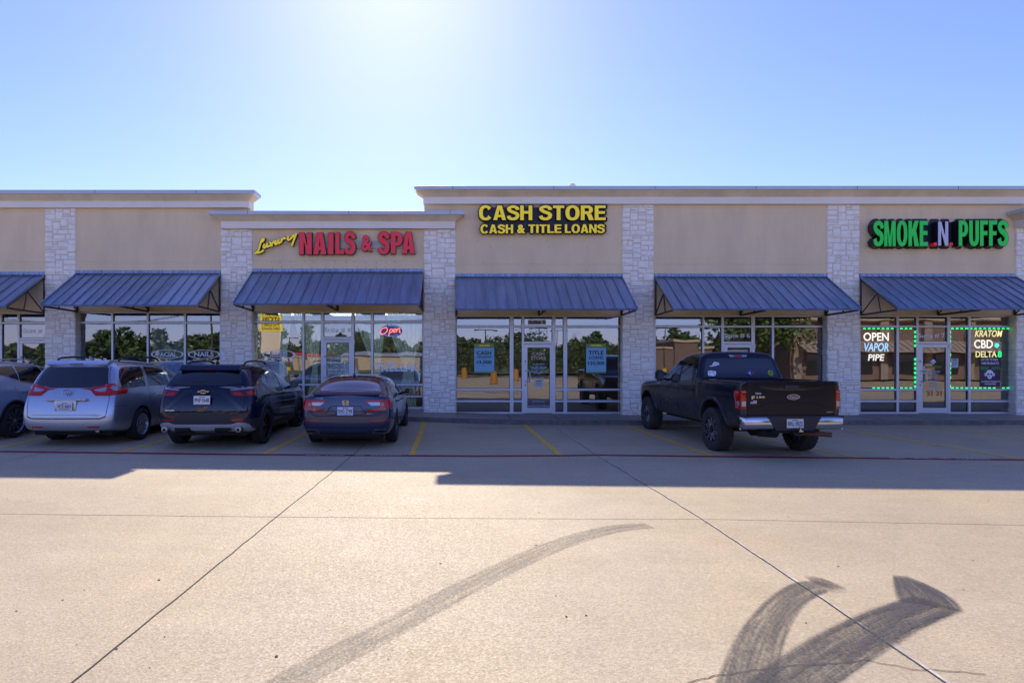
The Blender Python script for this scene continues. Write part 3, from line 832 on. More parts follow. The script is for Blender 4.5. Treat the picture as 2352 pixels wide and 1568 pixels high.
# base strips under the shop fronts and heads above them
mb = MB()
for a, b, zt in ((P1[1], P2[0], cz(940)), (P0[1], P1[0], cz(940)), (P2[1], P3[0], cz(938.5))):
    mb.box(a-0.02, b+0.02, YW-0.04, YW+0.08, 0.0, zt)
for a, b in ((P3[1], P4[0]), (P4[1], P5[0]), (P5[1], P6[0]), (P6[1], P7[0])): mb.box(a-0.02, b+0.02, YW-0.04, YW+0.08, 0.0, cz(949.5))
bpart(mb, "plinth", M_walk)
mb = MB()
for a, b, z0_, z1_ in ((P0[1], P1[0], cz(718), zbL), (P1[1], P2[0], cz(716), zbL), (P2[1], P3[0], cz(715.5), zbL), (P3[1], P4[0], cz(724.5), zbR), (P4[1], P5[0], cz(724.5), zbR), (P5[1], P6[0], cz(724.5), zbR), (P6[1], P7[0], cz(724.5), zbR)):
    mb.box(a-0.02, b+0.02, YS+0.12, YW+0.10, z0_, z0_+0.25)
bpart(mb, "lintel", M_stucco)
# plain front of the shop beyond the last pillar (outside the picture)
mb = MB(); mb.box(P6[1], P7[0], YW, YW+0.08, 0.1, zbR); bpart(mb, "stucco_wall", M_stucco)

# ---- lettering on the glass (each in front of its pane)
YG = YW - 0.006
def decal(lines, parent, mat, y=YG, name="lettering", bold=0.02, shear=0.0):
    mb = MB()
    for L in lines:
        txt, x0, x1, y0, y1 = L[:5]
        put_text(mb, txt, cx(x0), cx(x1), cz(y1), cz(y0), y, bold=L[5] if len(L) > 5 else bold, shear=shear)
    return bpart(mb, name, mat, parent)
def ellipse_ring(mb, xc, yc, a, b, wa, wb, y=YG, n=48):
    """crescent-edged oval outline in photo units"""
    A = []; B = []
    for k in range(n):
        t = 2*math.pi*k/n
        A.append(mb.bm.verts.new((cx(xc+a*math.cos(t)), y, cz(yc+b*math.sin(t)))))
        B.append(mb.bm.verts.new((cx(xc+(a-wa)*math.cos(t)), y, cz(yc+(b-wb)*math.sin(t)))))
    for k in range(n): mb.bm.faces.new((A[k], A[(k+1) % n], B[(k+1) % n], B[k]))
M_suite = pbr("pale_grey_vinyl", (0.92, 0.93, 0.96), 0.5)
decal([("Suite #", 52, 97, 754.5, 766)], f1, M_suite)
decal([("Suite # 4", 746, 805.5, 752, 764.5)], f4, M_suite)
decal([("Suite # 6", 1663, 1722.5, 765, 776.5)], f6, M_white)
decal([("Suite # 7", 2108.5, 2170, 765, 776.5)], f7, M_suite)
mb = MB(); mb.box(cx(1212.5), cx(1254), YG-0.002, YG+0.002, cz(745), cz(734.5)); bpart(mb, "label_strip", pbr("white_label", (0.5, 0.52, 0.55), 0.6), f5)
decal([("Suite 5", 1213.5, 1253, 735.3, 744)], f5, M_black, y=YG-0.005, bold=0.035)
# serifs for the Roman lettering
def serif_text(mb, txt, x0, x1, y0, y1, y=YG):
    X0, X1, Z0, Z1 = cx(x0), cx(x1), cz(y1), cz(y0)
    put_text(mb, txt, X0, X1, Z0, Z1, y, bold=0.012)
    h = Z1-Z0; t = h*0.085
    me = text_mesh(txt, 0.012, 0.0); xsn = [v.co.x for v in me.vertices]; bpy.data.meshes.remove(me)
    # letter advance boxes
    wd = []
    for ch in txt:
        m_ = text_mesh(ch, 0.012, 0.0); q = [v.co.x for v in m_.vertices]; wd.append((min(q), max(q))); bpy.data.meshes.remove(m_)
    pos = []
    for k in range(len(txt)):
        m_ = text_mesh(txt[:k+1], 0.012, 0.0); q = [v.co.x for v in m_.vertices]; bx = max(q); bpy.data.meshes.remove(m_)
        pos.append((bx-(wd[k][1]-wd[k][0]), bx))
    ax, bx = min(xsn), max(xsn); sc = (X1-X0)/(bx-ax)
    foot = {"F": ((0.0, .5, 0),), "I": ((-.6, 1.6, 0), (-.6, 1.6, 1)), "L": ((-.08, .42, 1),), "N": ((-.12, .3, 0), (.7, 1.12, 1), (-.12, .25, 1)), "H": ((-.1, .32, 0), (.68, 1.1, 0), (-.1, .32, 1), (.68, 1.1, 1)),
            "A": ((-.1, .3, 0), (.7, 1.1, 0)), "P": ((-.08, .5, 0),), "M": ((-.1, .25, 0), (.75, 1.1, 0)), "U": ((-.1, .3, 1), (.7, 1.1, 1)), "R": ((-.08, .4, 0), (.75, 1.12, 0)), "E": (), "D": ()}
    for k, ch in enumerate(txt):
        for a, b, top in foot.get(ch, ()):
            l = X0 + (pos[k][0]-ax)*sc; w = (pos[k][1]-pos[k][0])*sc
            if ch == "I" : w = max(w, 0.001)
            u0, u1 = l+a*w, l+b*w
            v0 = Z1-t if top else Z0
            mb.face([(u0, y-0.001, v0), (u1, y-0.001, v0), (u1, y-0.001, v0+t), (u0, y-0.001, v0+t)])
mb = MB(); ellipse_ring(mb, 384.5, 813.5, 37.5, 10.2, 3.4, 1.2); serif_text(mb, "FACIAL", 362, 406, 808.3, 818.8)
bpart(mb, "oval_lettering", M_bluewhite, f2)
mb = MB(); ellipse_ring(mb, 468.5, 813.5, 37, 10.2, 3.4, 1.2); serif_text(mb, "NAILS", 446.5, 491, 808, 818.5)
bpart(mb, "oval_lettering", M_bluewhite, f2)
mb = MB(); ellipse_ring(mb, 640.5, 814, 38.7, 10.6, 4.4, 1.2); serif_text(mb, "MANICURE", 620, 661, 807, 813.3); serif_text(mb, "PEDICURE", 620.5, 661, 814.5, 820.8)
bpart(mb, "oval_lettering", M_bluewhite, f4)
mb = MB(); serif_text(mb, "SHELLAC", 863, 965.5, 832, 852.7); bpart(mb, "lettering", M_bluewhite, f4)
YD = YW - 0.026
decal([("Luxury", 752, 766, 819, 824), ("NAILS & SPA", 768, 795, 818.5, 823.5), ("903-567-4090", 756, 795.5, 846, 852.2), ("WALK-INS WELCOME", 756, 795.5, 854, 858.5),
       ("9 AM - 7 PM", 766, 790, 838, 841.5)], d4, M_bluewhite, y=YD)
mb = MB()
for a, b, c, d in ((760, 792, 824.8, 825.6), (760, 792, 843.4, 844.2), (760, 760.8, 825.6, 843.4), (791.2, 792, 825.6, 843.4)): mb.box(cx(a), cx(b), YD-0.001, YD+0.001, cz(d), cz(c))
bpart(mb, "sign_border", M_bluewhite, d4)
mb = MB(); mb.box(cx(749.5), cx(803), YW-0.049, YW-0.043, cz(786.3), cz(780.5)); bpart(mb, "white_strip", M_white, d4)
M_cream = pbr("cream_vinyl", (0.55, 0.48, 0.34), 0.6)
decal([("CASH", 1222.5, 1250.5, 808.3, 816), ("STORE", 1219, 1254, 818.2, 826.3)], d5, M_cream, y=YD, bold=0.03)
M_blt = pbr("blue_white_vinyl", (0.50, 0.60, 0.85), 0.6)
decal([("STORE HOURS", 1223.5, 1250.3, 834.5, 837.6), ("10:00 A.M. - 6:00 P.M.", 1217.5, 1256, 840.8, 844), ("MONDAY - FRIDAY", 1220.5, 1253.3, 844.6, 847.7), ("10:00 A.M. - 2:00 P.M.", 1217.5, 1256, 851, 854.2),
       ("SATURDAY", 1226.5, 1246.5, 854.8, 857.8), ("903-567-2675", 1225.5, 1249, 866, 869), ("NO SOLICITATION", 1223.2, 1251.5, 920, 923), ("EMPLOYEES CANNOT OPEN SAFE", 1211.5, 1262, 931, 934.2)], d5, M_blt, y=YD)
def notice(x0, x1, y0, y1, parent, Y=YD, n=6, seed=1, mat=None, name="paper_notice"):
    mb = MB(); mb.box(cx(x0), cx(x1), Y-0.003, Y-0.001, cz(y1), cz(y0)); o = bpart(mb, name, mat or M_paper, parent)
    mb = MB(); rr = random.Random(seed)
    for k in range(n):
        z = cz(y0 + (y1-y0)*(0.28+0.62*k/n)); xa = x0+(x1-x0)*0.14; xb = x1-(x1-x0)*rr.uniform(0.1, 0.35)
        mb.box(cx(xa), cx(xb), Y-0.006, Y-0.004, z-0.006, z)
    mb.box(cx(x0+(x1-x0)*.2), cx(x1-(x1-x0)*.2), Y-0.006, Y-0.004, cz(y0+(y1-y0)*.17), cz(y0+(y1-y0)*.07))
    mb.build("print_line", M_black).parent = parent
    return o
M_paper = pbr("white_paper", (0.62, 0.64, 0.66), 0.8)
notice(1227, 1248, 872.7, 889, d5, seed=3)
notice(2183.5, 2200.5, 823.2, 844, f7, Y=YG, n=9, seed=4)
notice(2117.5, 2123, 839, 851, d7, n=2, seed=5); notice(2117.5, 2126, 852.5, 858, d7, n=1, seed=6)
M_orange = pbr("orange_vinyl", (0.62, 0.20, 0.03), 0.6)
decal([("21", 2127.5, 2141, 897, 908.2), ("21", 2148.5, 2162.3, 897, 908.2)], d7, M_orange, y=YD, bold=0.04)
decal([("UNDER", 2126, 2140.5, 892.5, 895.8), ("DEBAJO", 2147.3, 2162.5, 892.5, 895.8), ("STORE HOURS", 2127.2, 2157.7, 851, 855.4), ("MON - THUR", 2131.5, 2153.7, 858, 861.4),
       ("9am - 9pm", 2132.8, 2152.5, 863.1, 866.5), ("FRI - SAT", 2134, 2151.2, 868.6, 872), ("9am - 10pm", 2131.8, 2153.7, 873.8, 877), ("SUNDAY", 2135.8, 2150.8, 879.6, 883.4), ("11am - 8pm", 2132.8, 2154.8, 884.7, 888.2)],
      d7, M_blt, y=YD)
M_grn2 = pbr("green_vinyl", (0.03, 0.42, 0.08), 0.6)
decal([("SMOKE", 2124, 2140.3, 839.8, 845), ("PUFFS", 2146, 2160.3, 839.8, 845)], d7, M_grn2, y=YD, bold=0.03)
decal([("N", 2141.8, 2144.8, 840.5, 844.6)], d7, M_red, y=YD)
def skull(mb, xc, yc, r, y):
    def disc(px, py, rx, ry, n=20, dy=0.0):
        mb.face([(cx(px+rx*math.cos(2*math.pi*k/n)), y+dy, cz(py-ry*math.sin(2*math.pi*k/n))) for k in range(n)][::-1])
    return disc
def put_skull(xc, yc, r, parent, y):
    m1 = MB(); d = skull(m1, xc, yc, r, y)
    d(xc, yc-r*.25, r*.8, r*.78); d(xc, yc+r*.55, r*.48, r*.42, dy=-0.001)
    bpart(m1, "skull_emblem", M_bluewhite, parent)
    m2 = MB(); d = skull(m2, xc, yc, r, y-0.003)
    d(xc-r*.34, yc-r*.1, r*.24, r*.22); d(xc+r*.34, yc-r*.1, r*.24, r*.22); d(xc, yc+r*.28, r*.1, r*.14)
    for k in range(4): d(xc+(k-1.5)*r*.2, yc+r*.65, r*.03, r*.18)
    bpart(m2, "emblem_features", M_black, parent)  # eye sockets, nose and teeth in black print
    m3 = MB(); d = skull(m3, xc, yc, r, y+0.002); d(xc-r*.92, yc-r*.05, r*.25, r*.42); d(xc+r*.92, yc-r*.05, r*.25, r*.42); bpart(m3, "emblem_headphone", M_blt, parent)
put_skull(2142, 831, 5.6, d7, YD-0.001)

# ---- things in and on the shop windows
M_postb = pbr("poster_blue", (0.25, 0.50, 0.66), 0.6, emit=(0.25, 0.50, 0.66), estr=0.0)
M_postg = pbr("poster_green", (0.22, 0.34, 0.10), 0.6)
def poster(x0, x1, lines, label):
    t = thing("window_poster", label, "poster", (cx((x0+x1)/2), YG-0.002, cz(856)), group="posters in the lender's windows")
    T = Matrix.Translation((-t.location[0], -t.location[1], -t.location[2]))
    def add(mb, name, mat):
        o = mb.build(name, mat); o.parent = t; o.matrix_parent_inverse = T; return o
    y = YG-0.003
    mb = MB(); mb.box(cx(x0), cx(x1), y, y+0.002, cz(856.5), cz(789)); add(mb, "sheet", M_postb)
    mb = MB(); mb.box(cx(x0), cx(x1), y-0.002, y, cz(797.4), cz(789)); mb.box(cx(x0), cx(x1), y-0.002, y, cz(856.5), cz(853)); add(mb, "green_band", M_postg)
    mb = MB(); mb.box(cx(x0), cx(x1), y-0.0025, y-0.0005, cz(798.2), cz(797.4))
    for s, a, b, c, d in lines: put_text(mb, s, cx(a), cx(b), cz(d), cz(c), y-0.004, bold=0.025 if d-c > 4 else 0.0)
    add(mb, "lettering", M_black)
    mb = MB(); put_text(mb, "CASH STORE", cx(x0+11), cx(x1-11), cz(795), cz(791.8), y-0.005, bold=0.01); add(mb, "brand_line", M_yel)
q = lambda v, o=1045.15: o + v/5.892 - 0     # 7th crop: d = 1820/1.7415 + px/(3.459*1.7415)... scaled below
def c7(px): return 1820/1.74150 + px/(3.4588*1.7415)
def r7(py): return 1250/1.7415 + py/(3.4588*1.7415)
poster(1089.3, 1135, [("CASH", c7(300), c7(502), r7(530), r7(585)), ("ADVANCES", c7(303), c7(502), r7(597), r7(627)), ("Get up to", c7(368), c7(437), r7(635), r7(650)),
    ("$", c7(300), c7(325), r7(663), r7(702)), ("3,000", c7(330), c7(505), r7(660), r7(717)), ("Today!", c7(378), c7(425), r7(727), r7(742))], "blue poster with green bands reading CASH ADVANCES and $3,000 in shop window")
poster(1346.3, 1392, [("TITLE", c7(1848), c7(2052), r7(527), r7(582)), ("LOANS", c7(1855), c7(2050), r7(600), r7(642)), ("Get up to", c7(1915), c7(1982), r7(652), r7(666)),
    ("$", c7(1835), c7(1860), r7(678), r7(717)), ("20,000", c7(1866), c7(2066), r7(675), r7(730)), ("Today!", c7(1925), c7(1973), r7(740), r7(754))], "blue poster with green bands reading TITLE LOANS and $20,000 in shop window")

def wthing(name, label, cat, x, y, z, group=None):
    t = thing(name, label, cat, (x, y, z), group=group)
    def add(mb, nm, mat, parent=None, **k):
        o = mb.build(nm, mat, **k)
        if parent is None:
            o.parent = t; o.matrix_parent_inverse = Matrix.Translation((-x, -y, -z))
        else: o.parent = parent
        return o
    return t, add
def emis(name, col, s):
    m = bpy.data.materials.new(name); m.use_nodes = True; b = m.node_tree.nodes["Principled BSDF"]
    b.inputs["Base Color"].default_value = (*[c*0.5 for c in col], 1); b.inputs["Emission Color"].default_value = (*col, 1); b.inputs["Emission Strength"].default_value = s
    return m
M_neonr = emis("red_neon", (1.0, 0.16, 0.13), 1.1); M_neonb = emis("blue_led", (0.12, 0.35, 1.0), 1.2)
M_ledg = emis("green_led", (0.02, 1.0, 0.22), 1.0); M_ledw = emis("white_led", (1.0, 0.93, 0.80), 0.62)
M_ledb = emis("blue_white_led", (0.42, 0.68, 1.0), 0.62); M_ledy = emis("yellow_led", (0.95, 0.85, 0.40), 0.60); M_ledt = emis("teal_led", (0.05, 0.9, 0.65), 0.9)
M_leddot = pbr("unlit_led", (0.10, 0.12, 0.08), 0.5)
# neon Open sign in the nail salon
t, add = wthing("neon_open_sign", "oval blue window sign with red neon script reading Open behind salon glass", "neon sign", cx(898.5), YG, cz(760))
mb = MB(); n = 40
mb.prism([(cx(898.5+25.3*math.cos(2*math.pi*k/n)), cz(760+14*math.sin(2*math.pi*k/n))) for k in range(n)], 'y', YG-0.012, YG-0.004)
add(mb, "backing_board", pbr("blue_acrylic_board", (0.10, 0.17, 0.34), 0.4))
mb = MB()
def sc(px, py): return (cx(516.8+px/4), YG-0.022, cz(402+py/4))
for st in ([(1476, 1404), (1450, 1408), (1432, 1430), (1432, 1452), (1450, 1460), (1475, 1450), (1492, 1425), (1488, 1406), (1476, 1404)],
           [(1518, 1418), (1504, 1480)], [(1516, 1422), (1532, 1414), (1540, 1424), (1534, 1440), (1520, 1446), (1510, 1442)],
           [(1547, 1432), (1562, 1428), (1570, 1418), (1562, 1412), (1550, 1420), (1546, 1434), (1552, 1444), (1568, 1442)],
           [(1580, 1412), (1576, 1444)], [(1578, 1430), (1592, 1412), (1604, 1408), (1606, 1416), (1602, 1436), (1606, 1446), (1614, 1442)]):
    mb.tube(catmull([sc(*p) for p in st], 6), 0.011, 6)
add(mb, "neon_script", M_neonr)
mb = MB()
for s, r0 in ((1, range(4, 12)), (-1, range(4, 12))):
    for k in r0:
        a = math.pi*(k+0.5)/16
        p = (cx(898.5+21.5*math.cos(a)), YG-0.016, cz(760-s*11.6*math.sin(a)))
        bmesh.ops.create_icosphere(mb.bm, subdivisions=1, radius=0.010, matrix=Matrix.Translation(p))
add(mb, "led_dot", M_neonb)["kind"] = "stuff"
# unlit OPEN outline above the lender's door
t, add = wthing("open_sign", "unlit pale tube sign spelling OPEN above the glass door", "neon sign", cx(1236), YG, cz(768))
M_tube = pbr("unlit_glass_tube", (0.42, 0.55, 0.62), 0.3)
mb = MB()
def bx(a, b, c, d): return [(cx(a), YG-0.01, cz(c)), (cx(b), YG-0.01, cz(c)), (cx(b), YG-0.01, cz(d)), (cx(a), YG-0.01, cz(d))]
mb.tube(bx(1212.3, 1257.8, 760.2, 776.2), 0.005, 5, closed=True)
mb.tube([(cx(1219+4.6*math.cos(k*.3927)), YG-0.01, cz(768.2+6*math.sin(k*.3927))) for k in range(16)], 0.006, 5, closed=True)
L = lambda *p: mb.tube([(cx(a), YG-0.01, cz(b)) for a, b in p], 0.006, 5)
L((1226.5, 774), (1226.5, 762.3), (1232, 762.3), (1233.5, 765), (1232, 768), (1226.5, 768))
L((1244, 774), (1237.5, 774), (1237.5, 762.3), (1244, 762.3)); L((1237.5, 768), (1243, 768)); L((1248, 774), (1248, 762.3), (1255, 774), (1255, 762.3))
add(mb, "glass_tube", M_tube)
# LED word signs in the smoke shop
def led_rows(src, rows, y):
    """cuts lettering into fine rows so that it reads as rows of LEDs"""
    return src
t, add = wthing("led_word_sign", "LED window sign of three rows reading OPEN, VAPOR and PIPE", "LED sign", cx(2012), YG, cz(796))
for s, a, b, c, d, m_, sh in (("OPEN", 1983, 2041, 763.7, 782.7, M_ledw, 0), ("VAPOR", 1984.5, 2040.7, 787.5, 806.3, M_ledb, .2), ("PIPE", 1993.4, 2031, 813.5, 828, M_ledw, .12)):
    mb = MB(); put_text(mb, s, cx(a), cx(b), cz(d), cz(c), YG-0.004, bold=0.018, shear=sh); add(mb, "led_word", m_)
    mb = MB()
    for k in range(1, 8):
        z = cz(d)+(cz(c)-cz(d))*k/8; mb.box(cx(a)-0.005, cx(b)+0.01, YG-0.0065, YG-0.0055, z-0.0035, z+0.0035)
    add(mb, "row_gap", M_black)["kind"] = "stuff"
t, add = wthing("led_word_sign", "LED window sign reading KRATOM, CBD and DELTA 8 beside a leaf", "LED sign", cx(2270), YG, cz(790))
for s, a, b, c, d, m_, sh in (("KRATOM", 2238.6, 2302, 758.3, 773.3, M_ledy, .25), ("CBD", 2237, 2280, 780.3, 799.4, M_ledw, 0), ("DELTA", 2240.6, 2288.8, 806.5, 820, M_ledy, 0), ("8", 2291.5, 2300, 806.5, 820, M_ledg, 0)):
    mb = MB(); put_text(mb, s, cx(a), cx(b), cz(d), cz(c), YG-0.004, bold=0.015, shear=sh); add(mb, "led_word", m_)
    mb = MB()
    for k in range(1, 7):
        z = cz(d)+(cz(c)-cz(d))*k/7; mb.box(cx(a)-0.005, cx(b)+0.01, YG-0.0065, YG-0.0055, z-0.0035, z+0.0035)
    add(mb, "row_gap", M_black)["kind"] = "stuff"
mb = MB()
for a_, l_ in ((90, 9), (55, 8.2), (125, 8.2), (22, 6.5), (158, 6.5), (-15, 4.2), (195, 4.2)):
    a = R(a_); dx, dy = math.cos(a), -math.sin(a); px, py = 2289, 795
    mb.face([(cx(px), YG-0.004-a_*1e-6, cz(py)), (cx(px+dx*l_*.5-dy*1.4), YG-0.004-a_*1e-6, cz(py+dy*l_*.5+dx*1.4)), (cx(px+dx*l_), YG-0.004-a_*1e-6, cz(py+dy*l_)), (cx(px+dx*l_*.5+dy*1.4), YG-0.004-a_*1e-6, cz(py+dy*l_*.5-dx*1.4))])
mb.tube([(cx(2289), YG-0.005, cz(795)), (cx(2289), YG-0.005, cz(799.5))], 0.006, 5)
add(mb, "led_leaf", M_ledt, recalc=True)
def led_frame(x0, x1, y0, y1, label, seed, left):
    t, add = wthing("led_border_strip", label, "LED strip", cx((x0+x1)/2), YG, cz(y1), "green LED border strips")
    on, off, tape = MB(), MB(), MB(); rr = random.Random(seed); yb = YG-0.012
    def put(px, py, horiz, lit):
        m = on if lit else off
        for k in (-1, 0, 1):
            dx, dy = (k*1.9, 0) if horiz else (0, k*2.0)
            hw, hh = (0.75, 1.05) if horiz else (1.2, 0.75)
            m.box(cx(px+dx-hw), cx(px+dx+hw), yb, yb+0.006, cz(py+dy+hh), cz(py+dy-hh))
    x = x0 + 5
    while x < x1-2:
        put(x, y0, True, True); put(x, y1, True, rr.random() < .85); x += 10.6
    y = y0 + 8
    while y < y1-3:
        put(x1, y, False, rr.random() < .8)
        if left: put(x0, y, False, rr.random() < .75)
        y += 10.4
    for a, b, c, d in ((x0, x1, y0-.5, y0+.5), (x0, x1, y1-.5, y1+.5), (x1-.5, x1+.5, y0+.5, y1-.5)): tape.box(cx(a), cx(b), yb+0.006, yb+0.009, cz(d), cz(c))
    add(tape, "tape", M_black); a = add(on, "lit_led", M_ledg); b = add(off, "dark_led", M_leddot)
    a["kind"] = "stuff"; b["kind"] = "stuff"
led_frame(1980, 2101, 754.5, 890.5, "green LED strip bordering the window with the OPEN VAPOR PIPE sign", 2, False)
led_frame(2182, 2319, 754.5, 890.5, "green LED strip bordering the window with the KRATOM sign", 3, True)
# dark poster
t, add = wthing("window_poster", "dark purple poster with a skull under the words SAY NO TO FAKE VAPE PRODUCTS", "poster", cx(2273), YG, cz(889))
M_purple = pbr("dark_purple_print", (0.07, 0.03, 0.075), 0.6, var=0.5, vscale=9)
mb = MB(); mb.box(cx(2250), cx(2297), YG-0.003, YG-0.001, cz(888.6), cz(821.5)); add(mb, "sheet", M_purple)
mb = MB()
for s, a, b, c, d in (("SAY NO TO FAKE", 2253.4, 2291.3, 823, 828.2), ("VAPE PRODUCTS!", 2253.4, 2293.3, 831.4, 836.8), ("AUTHENTIC PRODUCTS", 2252.2, 2295.8, 874.2, 877.8), ("GUARANTEED!", 2261, 2287.4, 879.6, 883.3)):
    put_text(mb, s, cx(a), cx(b), cz(d), cz(c), YG-0.005, bold=0.015)
add(mb, "lettering", M_bluewhite)
mb = MB(); put_text(mb, "SMOKE", cx(2251.4), cx(2270), cz(849), cz(841.9), YG-0.005, bold=0.03); put_text(mb, "PUFFS", cx(2277), cx(2295.5), cz(849), cz(841.9), YG-0.005, bold=0.03); add(mb, "shop_name", M_grn2)
def poster_skull(xc, yc, r, y):
    def disc(mb, px, py, rx, ry, dy=0.0, n=20):
        mb.face([(cx(px+rx*math.cos(2*math.pi*k/n)), y+dy, cz(py-ry*math.sin(2*math.pi*k/n))) for k in range(n)][::-1])
    m1 = MB(); disc(m1, xc, yc-r*.25, r*.8, r*.78); disc(m1, xc, yc+r*.55, r*.48, r*.42, -0.001); add(m1, "skull_emblem", M_bluewhite)
    m2 = MB()
    for u, v, a, b in ((-.34, -.1, .24, .22), (.34, -.1, .24, .22), (0, .28, .1, .14), (-.3, .65, .03, .18), (-.1, .65, .03, .18), (.1, .65, .03, .18), (.3, .65, .03, .18)): disc(m2, xc+u*r, yc+v*r, a*r, b*r, -0.003)
    add(m2, "emblem_features", M_black)  # printed black sockets, nose and teeth
    m3 = MB(); disc(m3, xc-r*.92, yc, r*.25, r*.42, 0.001); disc(m3, xc+r*.92, yc, r*.25, r*.42, 0.001); add(m3, "emblem_headphone", M_blt)
poster_skull(2272.5, 860, 10.5, YG-0.005)
# yellow notice on the door glass of the empty shop
t, add = wthing("door_notice", "small white edged yellow notice on glass door above the pickup truck", "notice", cx(1695), YD, cz(815))
mb = MB(); mb.box(cx(1671.5), cx(1716), YD-0.003, YD-0.001, cz(830), cz(803.7)); add(mb, "sheet", M_paper)
mb = MB(); mb.box(cx(1674), cx(1713.5), YD-0.006, YD-0.0035, cz(822), cz(806)); add(mb, "yellow_panel", pbr("yellow_print", (0.62, 0.42, 0.05), 0.6))

# ---- what shows dimly inside the shops
M_sheer = bpy.data.materials.new("sheer_fabric"); M_sheer.use_nodes = True
_n = M_sheer.node_tree.nodes; _l = M_sheer.node_tree.links; _b = _n["Principled BSDF"]
_b.inputs["Base Color"].default_value = (0.78, 0.90, 0.86, 1); _b.inputs["Roughness"].default_value = 0.9
_tl = _n.new("ShaderNodeBsdfTranslucent"); _tl.inputs[0].default_value = (0.78, 0.90, 0.86, 1)
_mt = _n.new("ShaderNodeMixShader"); _mt.inputs[0].default_value = 0.5
_l.new(_b.outputs[0], _mt.inputs[1]); _l.new(_tl.outputs[0], _mt.inputs[2])
_t = _n.new("ShaderNodeBsdfTransparent"); _m = _n.new("ShaderNodeMixShader"); _m.inputs[0].default_value = 0.9
_l.new(_t.outputs[0], _m.inputs[1]); _l.new(_mt.outputs[0], _m.inputs[2]); _l.new(_m.outputs[0], _n["Material Output"].inputs[0])
def drape(xl, xr, xt, ztie, label, width_tie=0.16, ybase=19.10, zb=0.32):
    """sheer curtain hung between xl and xr, gathered to a tie at xt"""
    mb = MB(); n = 44; rows = []
    zt = cz(719)
    for j in range(15):
        f = j/14; z = zt + (zb-zt)*f
        if z > ztie: k = ((zt-z)/(zt-ztie))**1.5
        else: k = 1 - 0.35*min(1, (ztie-z)/(ztie-zb))
        row = []
        for i in range(n+1):
            u = i/n
            x = (xl+(xr-xl)*u)*(1-k) + (xt + (u-.5)*width_tie)*k
            y = ybase + 0.035*math.sin(u*n*0.95 + 0.6*math.sin(3*f)) * (1-0.4*k)
            row.append(mb.bm.verts.new((x, y, z)))
        rows.append(row)
    for A, B in zip(rows, rows[1:]):
        for i in range(n): mb.bm.faces.new((A[i], A[i+1], B[i+1], B[i]))
    return tag(mb.build("curtain", M_sheer, smooth=True, angle=180), label, "curtain", "sheer tied curtains in the salon windows")
zt_ = cz(842)
drape(cx(640), cx(668), cx(645), zt_, "sheer curtain hanging right beside the MANICURE PEDICURE oval")
drape(cx(672), cx(738), cx(722), zt_, "sheer tied curtain just left of the salon door")
drape(cx(815), cx(885), cx(866), zt_, "sheer tied curtain just right of the salon door")
drape(cx(888), cx(971), cx(938), zt_, "sheer tied curtain at the right end of the salon window", 0.3)
drape(cx(343), cx(424), cx(384), 0.4, "sheer curtain hanging straight behind the FACIAL oval", 1.0)
mb = MB()
for k in range(21): mb.box(cx(750)+k*0.034, cx(750)+k*0.034+0.02, 19.12, 19.125, 0.4, cz(788))
tag(mb.build("door_curtain", M_sheer), "pale lace curtain behind the salon door glass", "curtain")
t, add = wthing("ceiling_lamp", "lit ceiling panel seen through the lender's top left window", "lamp", cx(1118), 20.4, 3.33)
mb = MB(); mb.box(0.62, 1.35, 20.7, 21.5, 3.325, 3.35); add(mb, "diffuser", M_lampon)
M_shoplamp = pbr("salon_lamp_panel", (0.8, 0.8, 0.8), 0.6, emit=(0.92, 1.0, 1.0), estr=2.6)
for k, (lab, px) in enumerate((("left ceiling lamp inside the nail salon", 650), ("middle ceiling lamp inside the nail salon above the door", 776), ("right ceiling lamp inside the nail salon behind the neon sign", 910))):
    x_ = cx(px); t, add = wthing("ceiling_lamp", lab, "lamp", x_, 20.6, 3.33)
    mb = MB(); mb.box(x_-.5, x_+.5, 20.2, 20.8, 3.33, 3.35); add(mb, "diffuser", M_shoplamp)
mb = MB(); mb.box(cx(2292), P6[0]-0.05, 19.9, 19.95, 0.12, 3.3); bpart(mb, "green_partition", pbr("green_room_wall", (0.06, 0.30, 0.03), 0.8))

